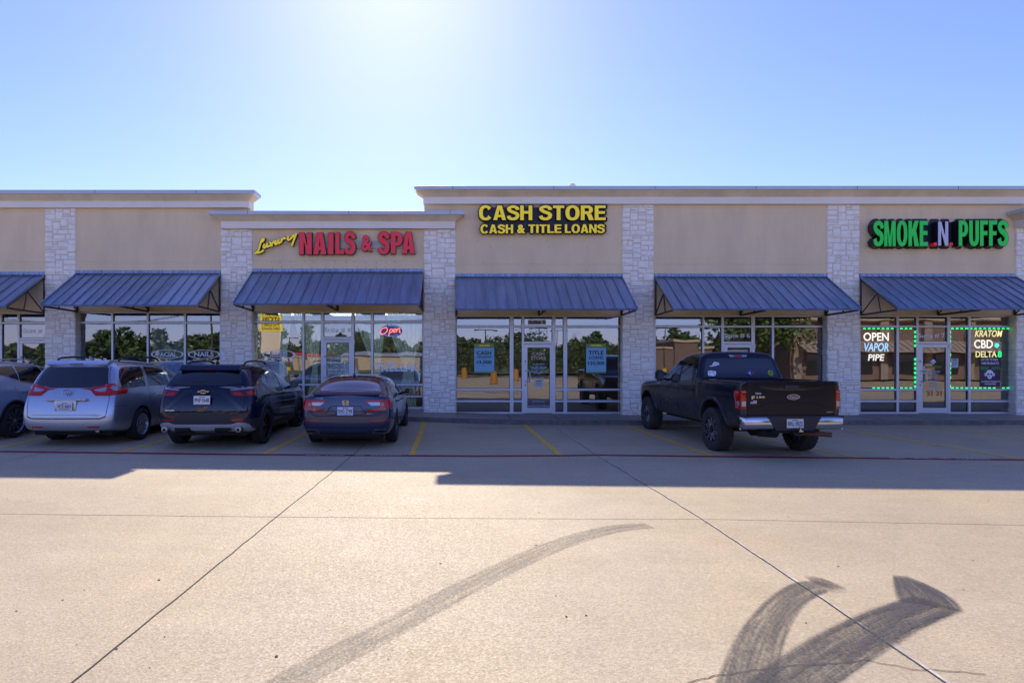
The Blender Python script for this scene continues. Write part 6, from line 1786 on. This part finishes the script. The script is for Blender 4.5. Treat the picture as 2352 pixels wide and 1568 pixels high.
# ---------------- pale blue-silver crossover at the left edge
P_blue = paint("pale_blue_silver_paint", (0.46, 0.56, 0.72), 0.5, 0.28)
def crossover2():
    X, Y = -10.80, 13.55
    c = Car("crossover", "pale blue silver crossover cut off by the left edge, behind the minivan", "crossover", (X, Y, g(X, Y)), R(0))
    c.body(suv_stations(), 0.06, P_blue, [(0, .375), (2.86, .375)], .425, .60)
    for s in (1, -1):
        f = (lambda P: P) if s > 0 else both
        ax = "right" if s > 0 else "left"
        mb = c.patch(rounded(f([(.42, 1.20), (.52, 1.08), (.85, 1.06), (.85, 1.25)]), .015), "rear", .009, .02)
        c.patch(rounded([(-.88, 1.07), (-.55, 1.10), (-.40, 1.22), (-.86, 1.25)], .02), ax, .009, .02, mb=mb); c.part(mb, "tail_light", M_lred, smooth=True)
        for y0 in (0, 2.86): c.part(c.ring(y0, .375, .415, .47, ax, .014, -5, 185), "wheel_arch_cladding", M_trim, smooth=True)
        # floating-roof side glass: thin black tail, kicked-up belt line with a bright edge
        c.door(ax, [(.02, 1.10), (.12, .90), (.50, .55), (.58, .34), (1.20, .33), (1.22, 1.10), (1.14, 1.60), (.55, 1.63), (.10, 1.58)], P_blue, (.28, 1.00, .20, M_chrome), rounded([(.22, 1.24), (.70, 1.16), (1.14, 1.15), (1.08, 1.55), (.30, 1.575)], [.03, .1, .02, .04, .05]), "rear_door")
        c.door(ax, [(1.24, .33), (2.18, .35), (2.24, 1.06), (1.72, 1.42), (1.17, 1.60), (1.24, 1.10)], P_blue, (1.38, 1.0, .20, M_chrome), rounded([(1.20, 1.14), (2.08, 1.12), (1.68, 1.40), (1.13, 1.55)], [.02, .06, .1, .04]))
        c.addpatch("quarter_window", rounded([(-.50, 1.42), (-.10, 1.36), (.20, 1.26), (.24, 1.575), (-.30, 1.555)], [.02, .1, .02, .02, .05]), ax, M_vglass, .006)
        ln = c.line([(-.60, 1.42), (-.10, 1.345), (.22, 1.225), (.70, 1.145), (1.2, 1.125), (2.1, 1.10)], ax, .016, .008); c.line([(-.60, 1.44), (-.30, 1.575), (.3, 1.592), (1.10, 1.57)], ax, .012, .008, ln); c.part(ln, "chrome_window_trim", M_chrome)
    c.addpatch("rear_window", rounded([(-.68, 1.32), (-.60, 1.545), (.60, 1.545), (.68, 1.32)], .05), "rear", M_vglass, .006)
    c.box_part("underbody", M_under, -.78, .78, -.80, 3.5, .26, .40, .02)
    c.mirror(.90, 1.78, 1.17, P_blue); c.rails(.585, -.20, 1.15, 1.725, M_silv, .014, .03)
    c.wheels(.865, (0, 2.86), .375, .24, .275, "turbine", pbr("machined_two_tone_rim", (0.30, 0.32, 0.36), 0.25, metal=0.9), dark=M_silv)
    return c
crossover2()

# ---------------- black pickup
P_truck = paint("dusty_black_paint", (0.004, 0.005, 0.012), 0.0, 0.10, coat=0.0, dirt=((0.085, 0.078, 0.068), 0.50, 1.25, 0.85))
P_truckw = pbr("clean_black_paint", (0.004, 0.005, 0.012), 0.16, spec=0.28)
def pickup():
    X, Y = 6.16, 12.50
    c = Car("pickup_truck", "dusty black crew cab pickup truck with chrome rear bumper and big tyres", "pickup truck", (X, Y, g(X, Y)), R(2.6))
    w_ = [.75, .93, .98, .99]
    zl = [.50, .54, .76, 1.04]
    st = [
     (4.52, [.65, .80, .87, .88, .86, .84, .80, .48], [.52, .56, .72, .92, 1.10, 1.17, 1.21, 1.23], 1.24),
     (4.20, [.75, .92, .97, .985, .96, .93, .88, .50], [.50, .54, .76, 1.01, 1.19, 1.25, 1.28, 1.30], 1.31),
     (3.60, w_+[.975, .94, .88, .50], zl+[1.24, 1.29, 1.32, 1.34], 1.35),
     (2.85, w_+[.975, .935, .87, .50], zl+[1.29, 1.33, 1.37, 1.39], 1.40),
     (2.35, w_+[.965, .905, .80, .48], zl+[1.33, 1.55, 1.75, 1.80], 1.815),
     (1.98, w_+[.965, .90, .79, .55], zl+[1.34, 1.67, 1.92, 1.985], 2.0),
     (1.25, w_+[.965, .90, .80, .62], zl+[1.35, 1.69, 1.955, 2.02], 2.035),
     (0.98, w_+[.965, .90, .80, .62], zl+[1.36, 1.69, 1.955, 2.02], 2.035),
     ([.80, .80, .80, .80, .80, .83, .875, .89], w_+[.965, .90, .80, .62], zl+[1.37, 1.69, 1.95, 2.01], 2.02),
     ([.78, .78, .78, .78, .78, .80, .835, .84], w_+[.965, .90, .79, .60], zl+[1.37, 1.66, 1.90, 1.95], 1.955),
     ([.70, .70, .70, .70, .71, .72, .725, .73], w_+[.97, .925, .85, .60], zl+[1.38, 1.47, 1.51, 1.51], 1.51),
     ([.67, .67, .67, .67, .67, .67, .67, .67], w_+[.975, .955, .90, .60], zl+[1.39, 1.43, 1.44, 1.44], 1.44),
     (.62, w_+[.985, .965, .90, .60], zl+[1.40, 1.44, 1.445, 1.445], 1.445),
     (0.0, w_+[.985, .965, .90, .60], zl+[1.405, 1.445, 1.45, 1.45], 1.45),
     (-.85, [.75, .92, .975, .985, .975, .955, .90, .60], zl+[1.405, 1.445, 1.45, 1.45], 1.45),
     (-1.06, [.75, .91, .965, .975, .965, .945, .89, .60], [.60, .64, .80, 1.06, 1.405, 1.445, 1.45, 1.45], 1.45),
     (-1.13, [.74, .90, .955, .965, .955, .935, .885, .60], [.64, .68, .82, 1.06, 1.40, 1.44, 1.447, 1.447], 1.447)]
    c.body(st, 0.004, P_truck, [(0, .50), (3.68, .50)], .545, .62, cut=(-.80, .80, -1.03, .56, .98, 2.6))
    # tailgate
    tg = rounded([(-.835, .795), (.835, .795), (.845, 1.435), (-.845, 1.435)], .02)
    gp = c.line(tg + [tg[0]], "rear", .012, .0025)
    t = c.addpatch("tailgate", tg, "rear", P_truckw, .010, .010, grid=.08)
    c.part(gp, "tailgate_gap", M_seam, t)
    mb = c.patch(rounded([(-.66, 1.375), (.66, 1.375), (.60, 1.315), (.22, 1.275), (-.22, 1.275), (-.60, 1.315)], [.02, .02, .05, .05, .05, .05]), "rear", .016, .008); c.part(mb, "tailgate_scallop", M_gloss, t)
    h = MB(); h.cbox(-.135, .135, -1.165, -1.14, 1.30, 1.375, .008); c.part(h, "tailgate_handle", M_trim, t)
    ln = c.line([(-.82, .955), (-.62, .965), (-.50, 1.03), (-.36, 1.055), (.36, 1.055), (.50, 1.03), (.62, .965), (.82, .955)], "rear", .014, .0115); c.line([(-.82, 1.262), (-.20, 1.255)], "rear", .008, .0115, ln); c.line([(.20, 1.255), (.82, 1.262)], "rear", .008, .0115, ln)
    c.part(ln, "tailgate_crease", M_seam, t)
    n = 32; el = lambda a, b, cxx, czz: [(cxx+a*math.cos(2*math.pi*k/n), czz+b*math.sin(2*math.pi*k/n)) for k in range(n)]
    mb = MB(); mb.prism(el(.122, .050, .03, 1.155), 'y', -1.160, -1.14); b_ = c.part(mb, "badge", M_chrome, t)
    mb = MB(); mb.prism(el(.110, .042, .03, 1.155), 'y', -1.163, -1.155); c.part(mb, "badge_oval", pbr("deep_blue_enamel", (0.01, 0.03, 0.16), 0.15, coat=.6), b_)
    mb = MB(); put_text(mb, "Ford", -.05, .11, 1.132, 1.182, -1.166, bold=.0, shear=.35); c.part(mb, "badge_script", M_chrome, b_)
    mb = MB(); put_text(mb, "F", -.765, -.70, 1.115, 1.175, -1.155, .006, .05); put_text(mb, "150", -.67, -.515, 1.135, 1.172, -1.155, .006, .05); c.part(mb, "badge_lettering", M_chrome, t)
    mb = MB(); put_text(mb, "Toliver", -.695, -.575, 1.205, 1.24, -1.153, bold=.02, shear=.1); c.part(mb, "dealer_lettering", M_white, t)
    mb = MB(); put_text(mb, "ECOBOOST", .67, .795, .865, .878, -1.155, bold=.02); c.part(mb, "badge_lettering", M_chrome, t)
    mb = MB(); mb.box(-.785, -.665, -1.152, -1.146, 1.03, 1.095); fl = c.part(mb, "flag_sticker", pbr("faded_red_stripe", (0.45, 0.16, 0.10), .6), t)
    mb = MB()
    for k in range(3): mb.box(-.785, -.665, -1.154, -1.1525, 1.038+k*.02, 1.046+k*.02)
    c.part(mb, "flag_stripe", M_white, fl); mb = MB(); mb.box(-.785, -.735, -1.157, -1.1545, 1.064, 1.095); c.part(mb, "flag_canton", pbr("flag_navy", (0.03, 0.04, 0.15), .6), fl)
    # tail lights wrap the bed corners
    for s in (1, -1):
        f = (lambda P: P) if s > 0 else both
        ax = "right" if s > 0 else "left"
        mb = c.patch(rounded(f([(.855, .935), (.945, .935), (.94, 1.275), (.855, 1.275)]), .012), "rear", .014, .02)
        c.patch(rounded([(-1.10, .925), (-.98, .935), (-.97, 1.09), (-.93, 1.16), (-.93, 1.275), (-1.10, 1.28)], .015), ax, .014, .02, mb=mb)
        lamp = c.part(mb, "tail_light", M_lred, smooth=True)
        mb = c.line([(-1.08, 1.245), (-.965, 1.245), (-.965, 1.16), (-1.0, 1.09), (-1.01, .965), (-1.08, .962)], ax, .012, .018); c.line(f([(.862, 1.245), (.93, 1.245)]), "rear", .012, .018, mb); c.part(mb, "light_bar", pbr("pale_red_bar", (0.62, 0.24, 0.24), .2), lamp)
        mb = c.patch(rounded(f([(.865, .985), (.935, .985), (.935, 1.075), (.865, 1.075)]), .008), "rear", .018, .01); c.patch(rounded([(-1.09, .985), (-1.035, .985), (-1.035, 1.075), (-1.09, 1.075)], .008), ax, .018, .01, mb=mb); c.part(mb, "clear_lens", M_lclear, lamp)
        # doors and glass
        c.door(ax, [(.88, .62), (1.62, .62), (1.66, 1.33), (1.60, 1.92), (.94, 1.93)], P_truck, (1.02, 1.18, .20, M_trim), rounded([(.99, 1.39), (1.60, 1.385), (1.56, 1.86), (1.03, 1.87)], .03), "rear_door")
        c.door(ax, [(1.66, .62), (2.66, .62), (2.74, 1.29), (2.32, 1.70), (1.96, 1.91), (1.64, 1.92), (1.68, 1.33)], P_truck, (1.82, 1.18, .20, M_trim), rounded([(1.70, 1.385), (2.10, 1.375), (2.18, 1.32), (2.60, 1.315), (2.29, 1.66), (1.98, 1.84), (1.67, 1.86)], [.02, .03, .03, .04, .1, .08, .03]))
        gp = c.line([(.80, .60), (.80, 1.42)], ax, .016, .002); c.part(gp, "cab_gap", M_seam)
        for y0 in (0, 3.68): c.part(c.ring(y0, .50, .535, .605, ax, .022, 2, 178), "wheel_arch_lip", P_truck, smooth=True)
        c.addpatch("headlight", rounded([(4.15, 1.0), (4.42, .98), (4.42, 1.18), (4.15, 1.24)], .02), ax, M_lclear, .006)
        ln = c.line([(.62, 1.30), (-.85, 1.30)], ax, .006, .001)
        c.part(ln, "bed_crease", M_seam)
        gp = c.line([(y0, z0) for y0, z0 in [(.50+.10*math.cos(k*math.pi/8), 1.15+.10*math.sin(k*math.pi/8)) for k in range(17)]], ax, .006, .002) if s < 0 else None
        if gp: c.part(gp, "fuel_flap", M_seam)
    c.text("F150", "left", 2.78, 2.98, 1.245, 1.285, M_chrome, .008, bold=.04)
    # rear window and high brake lamp
    c.addpatch("rear_window", rounded([(-.84, 1.462), (-.715, 1.875), (.715, 1.875), (.84, 1.462)], [.02, .05, .05, .02]), "rear", M_vglass, .006)
    mb = c.patch(rounded([(-.21, 1.955), (-.18, 1.905), (.18, 1.905), (.21, 1.955)], .01), "rear", .010, .02); br = c.part(mb, "cargo_light", M_lclear)
    mb = c.patch(rounded([(-.10, 1.95), (-.08, 1.91), (.08, 1.91), (.10, 1.95)], .008), "rear", .014, .01); c.part(mb, "brake_light", M_lred, br)
    # stickers on the rear glass
    st_ = MB()
    def flat(poly, mat, name, y=.018):
        mb = c.patch(poly, "rear", y, .004, .1); return c.part(mb, name, mat)
    s1 = flat(rounded([(-.68, 1.70), (-.60, 1.745), (-.55, 1.80), (-.46, 1.785), (-.44, 1.745), (-.53, 1.715), (-.60, 1.70)], .01), M_bluewhite, "window_sticker")
    s2 = flat(rounded([(-.73, 1.50), (-.72, 1.60), (-.66, 1.615), (-.54, 1.595), (-.55, 1.52), (-.60, 1.49)], .01), M_bluewhite, "window_sticker")
    mb = c.line([(-.64, 1.715), (-.60, 1.74), (-.575, 1.72), (-.55, 1.765), (-.53, 1.74), (-.50, 1.775), (-.47, 1.755)], "rear", .012, .0205); c.part(mb, "sticker_script", M_black, s1)
    mb = c.line([(-.71, 1.585), (-.69, 1.56), (-.665, 1.595), (-.64, 1.56), (-.61, 1.59), (-.575, 1.57)], "rear", .012, .0205); c.line([(-.70, 1.525), (-.67, 1.545), (-.64, 1.52), (-.61, 1.54), (-.575, 1.53)], "rear", .012, .0205, mb); c.part(mb, "sticker_script", M_black, s2)
    TX = [(-.02, .115), (.03, .115), (.03, .065), (.085, .045), (.095, -.01), (.07, -.035), (.03, -.065), (.03, -.105), (-.015, -.085), (-.04, -.035), (-.07, -.045), (-.11, .0), (-.02, .0)]
    tx = flat([(.21+a*.95, 1.56+b*.75) for a, b in TX][::-1], pbr("state_sticker_navy", (0.06, 0.07, 0.20), .5), "state_sticker")
    mb = c.patch([(.245, 1.56), (.295, 1.59), (.300, 1.555), (.272, 1.525), (.242, 1.51)], "rear", .021, .003, .1); c.part(mb, "sticker_red_half", pbr("sticker_red", (0.35, 0.03, 0.04), .5), tx)
    mb = c.patch([(.20+(.03 if k % 2 == 0 else .012)*math.sin(2*math.pi*k/10), 1.555+(.03 if k % 2 == 0 else .012)*math.cos(2*math.pi*k/10)) for k in range(10)], "rear", .022, .003, .1); c.part(mb, "sticker_star", M_white, tx)
    rs = flat(el(.062, .062, .665, 1.555), pbr("lime_sticker", (0.45, 0.55, 0.05), .5), "round_sticker")
    mb = MB()
    for k in range(24):
        a0, a1 = 2*math.pi*k/24, 2*math.pi*(k+1)/24
        q = []
        for a, r0 in ((a0, .050), (a1, .050), (a1, .040), (a0, .040)):
            hh, nn = c.hit("rear", .665+r0*math.cos(a), 1.555+r0*math.sin(a)); q.append(mb.bm.verts.new(hh+Vector((0, -.023, 0))))
        mb.bm.faces.new(q)
    c.part(mb, "sticker_ring", M_black, rs); mb = c.patch([(.635, 1.535), (.695, 1.535), (.68, 1.55), (.672, 1.585), (.655, 1.585), (.65, 1.55)], "rear", .022, .003, .1); c.part(mb, "sticker_emblem", M_black, rs)
    # chrome step bumper
    def bumper(mb, xa, xb, zt0, zt1, zb, ya=-1.30, yb=-1.12):
        pass
    mb = MB(); pr = [(-1.16, .80), (-1.235, .785), (-1.255, .75), (-1.255, .63), (-1.235, .575), (-1.18, .55), (-1.14, .55), (-1.14, .78)]
    xs2 = [-.985, -.93, -.80, -.52, -.36, 0.0]; fw = [.10, .025, .0, 0, 0.012, .012]
    for s in (-1, 1):
        rows = [[mb.bm.verts.new((s*x, y_+(f_ if y_ < -1.15 else 0), z_)) for y_, z_ in pr] for x, f_ in zip(xs2, fw)]
        for A, B in zip(rows, rows[1:]):
            for k in range(len(pr)): mb.bm.faces.new((A[k], A[(k+1) % len(pr)], B[(k+1) % len(pr)], B[k]))
        mb.bm.faces.new(rows[0])
    bmesh.ops.remove_doubles(mb.bm, verts=mb.bm.verts[:], dist=1e-4)
    bmp = c.part(mb, "chrome_bumper", M_chrome, smooth=True, angle=40, recalc=True)
    mb = MB(); mb.prism([(-.50, .79), (-.36, .545), (.36, .545), (.50, .79)], 'y', -1.262, -1.13); c.part(mb, "bumper_centre", M_trim, bmp, recalc=True)
    mb = MB(); mb.prism([(-.97, .785), (-.95, .81), (.95, .81), (.97, .785)], 'y', -1.235, -1.10); c.part(mb, "step_pad", M_trim, bmp, recalc=True)
    c.plate(-.01, .675, -1.275, "RRL-0073", "", frame=M_silv)
    mb = MB(); bmesh.ops.create_uvsphere(mb.bm, u_segments=16, v_segments=10, radius=.032, matrix=Matrix.Translation((.03, -1.38, .615))); mb.tube([(.03, -1.38, .60), (.03, -1.38, .555)], .016, 8); mb.box(-.005, .065, -1.40, -1.20, .535, .555)
    c.part(mb, "tow_ball", M_chrome, smooth=True)
    mb = MB(); mb.box(-.42, .42, -1.22, -1.10, .49, .545); mb.box(-.05, .11, -1.28, -1.10, .475, .54); c.part(mb, "tow_hitch", M_under)
    mb = MB(); mb.tube([(.12, -1.05, .47), (.50, -1.12, .465), (.72, -1.22, .455)], .048, 12); ex = c.part(mb, "exhaust_pipe", M_rust, smooth=True)
    mb = MB(); mb.tube([(-.55, -1.0, .50), (-.22, -1.0, .50)], [.10, .12], 14); mb.tube([(-.38, -1.0, .50), (-.38, -.4, .50), (.3, -.4, .50)], .06, 10); c.part(mb, "spare_carrier", M_under, smooth=True)
    mb = MB(); mb.lathe([(.06, -.18), (.14, -.10), (.15, .0), (.12, .10), (.05, .16)], (-.05, 0, .44), 'x', 18); mb.tube([(-.8, 0, .44), (.8, 0, .44)], .055, 10); c.part(mb, "rear_axle", M_under, smooth=True)
    for s in (-1, 1):
        mb = MB(); mb.box(s*.5-.05, s*.5+.05, -1.10, 4.2, .52, .64); c.part(mb, "frame_rail", M_under)
    c.box_part("underbody", M_under, -.74, .74, .75, 3.0, .46, .62, .02); c.box_part("engine_bay_floor", M_under, -.55, .55, 2.9, 4.3, .46, .70, .02)
    c.mirror(.93, 2.42, 1.47, M_trim, .22, .26, .14, .10)
    M_rimk = pbr("satin_black_rim", (0.012, 0.012, 0.013), 0.35, metal=0.3)
    c.wheels(.868, (0, 3.68), .435, .29, .285, "petal", M_rimk, M_tyred, blocks=34)
    return c
pickup()
# ---------------------------------------------------------------- what stands across the car park (seen mirrored in the shop windows)
M_grass = pbr("dry_green_grass", (0.10, 0.13, 0.035), 0.95, var=0.35, vscale=0.6)
M_leaf = pbr("leaf_green", (0.060, 0.095, 0.022), 0.6, var=0.45, vscale=0.5)
M_leaf2 = pbr("leaf_green_light", (0.085, 0.135, 0.025), 0.55, var=0.4, vscale=1.5)
M_bark = pbr("bark", (0.10, 0.075, 0.05), 0.95, var=0.3, vscale=8)
M_tan = pbr("tan_wall", (0.50, 0.38, 0.25), 0.9, var=0.06)
M_brown = pbr("brown_wall", (0.20, 0.13, 0.095), 0.9, var=0.1)
M_pole = pbr("dark_pole_metal", (0.06, 0.055, 0.05), 0.6)
mb = MB(); mb.face([(-300, -300, 0.012+g(-16, -30)), (300, -300, 0.012), (300, -34, 0.02+0.0), (-300, -34, 0.16)]); mb.bm.faces[:][0].normal_flip() if False else None
bmesh.ops.recalc_face_normals(mb.bm, faces=mb.bm.faces[:])
for v in mb.bm.verts: v.co.z = 0.2
tag(mb.build("grass", M_grass), kind="structure")
def crown(mb, c, rx, ry, rz, n, size, rr):
    """leaf clumps scattered through lobes of a crown"""
    lobes = []
    for _ in range(max(5, int(n/90))):
        a = rr.uniform(0, 2*math.pi); u = rr.uniform(-1, 1); k = rr.uniform(.25, .8)
        lobes.append((c[0]+rx*k*math.cos(a)*math.sqrt(1-u*u*.6), c[1]+ry*k*math.sin(a)*math.sqrt(1-u*u*.6), c[2]+rz*k*u, rr.uniform(.28, .5)))
    for _ in range(n):
        lx, ly, lz, lr = rr.choice(lobes)
        d = Vector((rr.gauss(0, 1), rr.gauss(0, 1), rr.gauss(0, 1))).normalized()*rr.uniform(.5, 1)
        p = Vector((lx+d.x*rx*lr, ly+d.y*ry*lr, lz+d.z*rz*lr))
        a = Vector((rr.gauss(0, 1), rr.gauss(0, 1), rr.gauss(0, .6))).normalized(); b = a.cross(d+Vector((.01, .02, .3)))
        if b.length < 1e-3: continue
        b.normalize(); s = size*rr.uniform(.6, 1.3)
        mb.face([p-a*s-b*s*.4, p+b*s*.6, p+a*s-b*s*.3, p-b*s*.75])
rr = random.Random(42); mb = MB()
x = -2.0
while x < 19:
    h = rr.uniform(3.2, 4.9); w = rr.uniform(1.5, 2.4); crown(mb, (x, -27+rr.uniform(-2, 2), h*.5), w, w*.8, h*.5, 1700, 0.12, rr); x += rr.uniform(.9, 1.7)
x = -95.0
while x < 75:
    h = rr.uniform(5.0, 8.4); w = rr.uniform(2.6, 4.4); y = -74+rr.uniform(-6, 8)
    crown(mb, (x, y, h*.54), w, w*.8, h*.46, 620, 0.42, rr); x += rr.uniform(1.3, 2.6)
w_ = mb.build("distant_wood", M_leaf)
tag(w_, "dark green wood across the road, seen mirrored in the shop windows", "wood", kind="stuff")
# big tree whose crown fills the empty shop's right-hand panes
t = thing("tree", "broad leafy tree mirrored in the empty shop's windows behind the pickup", "tree", (26.5, -15, 0))
mb = MB()
def limb(mb, p, q, r0, r1, n=6):
    p, q = Vector(p), Vector(q); k = (q-p).length*.06
    pts = [p + (q-p)*i/n + Vector((rr.uniform(-k, k), rr.uniform(-k, k), 0)) * (0 < i < n) for i in range(n+1)]
    mb.tube(pts, [r0+(r1-r0)*i/n for i in range(n+1)], 8)
limb(mb, (0, 0, 0), (0.1, 0, 2.6), .26, .2)
for k in range(7):
    a = k*.9; limb(mb, (0.1, 0, 2.2+.1*k), (3.2*math.cos(a), 3*math.sin(a), 4.4+.5*k), .12, .03)
o = mb.build("trunk", M_bark, t, smooth=True)
mb = MB(); crown(mb, (0, 0, 5.6), 5.4, 4.8, 3.4, 5200, 0.20, rr); mb.build("crown", M_leaf2, t)
# neighbouring wing with a ribbed canopy, mirrored in the smoke shop
t = thing("shop_wing", "brown shop wing with sunlit ribbed canopy, mirrored in the smoke shop windows", "building", (46, -17, 0))
mb = MB(); mb.box(-16, 20, -12, 0, 0, 5.2); mb.build("wall", M_brown, t)
mb = MB(); mb.prism([(0.02, 5.2), (0.5, 5.35), (0.5, 5.6), (-12.3, 5.6), (-12.3, 5.2)], 'x', -16.3, 20.3); mb.build("cornice", M_tan, t)
mb = MB()
for k in range(60):
    x0 = -15.6+k*.58; mb.prism([(0.02, 3.5), (1.7, 2.55), (1.7, 2.49), (0.02, 3.44)], 'x', x0, x0+.56); mb.prism([(0.02, 3.58), (1.72, 2.63), (1.72, 2.55), (0.02, 3.5)], 'x', x0+.50, x0+.555)
mb.build("ribbed_canopy", pbr("pale_canopy_metal", (0.45, 0.36, 0.28), .5, metal=.2), t)["kind"] = "stuff"
mb = MB()
for k in range(9): mb.box(-14.6+k*3.9, -12.6+k*3.9, 0.02, 0.05, .5, 2.3)
mb.build("window", M_vglass, t)
mb = MB()
for k in range(10): mb.box(-15.9+k*3.9, -15.2+k*3.9, .03, .35, 0, 5.19)
mb.build("stone_pier", pbr("brown_pier_stone", (0.30, 0.23, 0.17), .9, var=.2, vscale=4), t)  # brown stone with random mottling
# brown building with a stepped top
t = thing("brown_building", "brown stepped building among trees, mirrored in the pane left of Suite # 6", "building", (33, -52, 0))
mb = MB(); mb.box(-4, 4.5, -9, 0, 0, 3.4); mb.box(-1.2, 2.2, -9.02, .35, 0, 4.4); mb.build("wall", M_brown, t)
mb = MB(); mb.box(-1.4, 2.4, -9.2, .55, 4.4, 4.75); mb.box(-4.2, -1.42, -9.2, .2, 3.4, 3.7); mb.box(2.42, 4.7, -9.2, .2, 3.4, 3.7); mb.build("cornice", M_tan, t)
t = thing("tan_building", "long low cream building mirrored in the right half of the salon windows", "building", (-12.5, -58, 0))
mb = MB(); mb.box(-6, 6.5, -10, 0, 0, 2.5); mb.build("wall", M_tan, t)
mb = MB(); mb.prism([(-10.3, 2.5), (.3, 2.5), (-5, 3.1)], 'x', -6.2, 6.7); mb.build("roof", M_cap, t, recalc=True)
mb = MB(); mb.box(-4.2, -3.2, .01, .05, 0, 2.0); mb.build("door", M_brown, t)
t = thing("tan_building", "cream building with red roof edge mirrored left of the salon door", "building", (-24.5, -62, 0))
mb = MB(); mb.box(-2.6, 3.0, -8, 0, 0, 2.6); mb.build("wall", M_tan, t)
mb = MB(); mb.box(-2.8, 3.2, -8.1, .2, 2.6, 2.85); mb.build("roof_edge", M_red, t)
# pylon sign that shows, reversed, in the salon's left pane
t = thing("pylon_sign", "yellow and white roadside sign mirrored in the salon's left window pane", "sign", (-17.8, -20, 0))
mb = MB(); mb.box(-.9, .9, -.12, .12, 2.4, 4.5); mb.build("white_panel", pbr("cream_sign_panel", (0.75, 0.60, 0.42), .6), t)
mb = MB(); mb.box(-1.06, 1.06, -.12, .12, 4.52, 6.6); yp = mb.build("yellow_panel", M_yel, t)
Mr = Matrix.Rotation(math.pi, 4, 'Z'); mb = MB()
for s, a, b in (("CASH", 5.95, 6.45), ("STORE", 5.4, 5.85), ("TITLE LOANS &", 5.0, 5.3), ("CASH ADVANCES", 4.65, 4.9)): put_text(mb, s, -.85, .85, a, b, -.13, bold=.03, M=Mr)
mb.build("sign_lettering", M_black, yp)
mb = MB(); mb.box(.92, 1.04, -.1, .1, 0, 4.5); mb.box(-1.04, -.92, -.1, .1, 0, 4.5); mb.build("sign_post", M_pole, t)
def lamp_post(x, y, h, label, rz=0):
    t = thing("lamp_post", label, "lamp post", (x, y, 0), rz, "lamp posts across the car park")
    mb = MB(); mb.lathe([(.30, 0), (.30, .7)], (0, 0, 0), 'z', 16); mb.build("concrete_base", M_yline, t)
    mb = MB(); mb.tube([(0, 0, .7), (0, 0, h)], [.09, .06], 8); mb.bar((-.9, 0, h-.1), (.9, 0, h-.1), .07); mb.build("pole", M_pole, t)
    for s in (-1, 1):
        mb = MB(); mb.cbox(s*1.1-.28, s*1.1+.28, -.2, .2, h-.2, h-.05, .03); mb.build("lamp_head", M_pole, t)
for px, Dm, ytop, lab in ((1115, 76, 757, "double headed lamp post mirrored beside the CASH ADVANCES poster"), (1236, 104, 752, "double headed lamp post mirrored above the lender's door"), (1282, 92, 757, "double headed lamp post mirrored in the narrow pane right of the lender's door"),
                          (1525, 82, 753, "double headed lamp post mirrored right of the stone pillar by the pickup"), (892, 100, 788, "double headed lamp post mirrored below the neon Open sign"), (664, 96, 776, "double headed lamp post mirrored above the MANICURE PEDICURE oval")):
    Y = Dm-38; lamp_post((px-VX)/FPX*Dm, -Y, CAMH+(VY-ytop)/FPX*Dm, lab)
t = thing("utility_pole", "wooden utility pole with wires mirrored near the NAILS oval", "utility pole", ((487-VX)/FPX*74, -36, 0))
mb = MB(); mb.tube([(0, 0, 0), (0, 0, 8.2)], [.15, .10], 8); mb.bar((-1.1, 0, 7.6), (1.1, 0, 7.6), .11); mb.build("pole", M_bark, t)
mb = MB()
for dx in (-1, 0, 1):
    for sgn in (-1, 1):
        mb.tube([(dx*.95 + sgn*32*k/14, 0.3*dx, 7.65 - 1.5*math.sin(math.pi*k/14)*1.0) for k in range(15)], .02, 4)
mb.build("wire", M_pole, t)["kind"] = "stuff"

M_barrel = pbr("orange_barrel_plastic", (0.40, 0.17, 0.02), .6)
for px, Dm, lab in ((1134, 46, "orange barrel mirrored under the CASH ADVANCES poster"), (1185, 52, "orange barrel mirrored in the narrow pane left of the lender's door"), (1066, 60, "small orange barrel mirrored at the left end of the lender's window")):
    t = thing("traffic_barrel", lab, "traffic barrel", ((px-VX)/FPX*Dm, -(Dm-38), 0), group="orange barrels across the car park")
    mb = MB(); mb.lathe([(.30, 0), (.30, .12), (.27, .14), (.24, .95), (.14, 1.0)], (0, 0, 0), 'z', 18); mb.build("barrel_body", M_barrel, t, smooth=True)
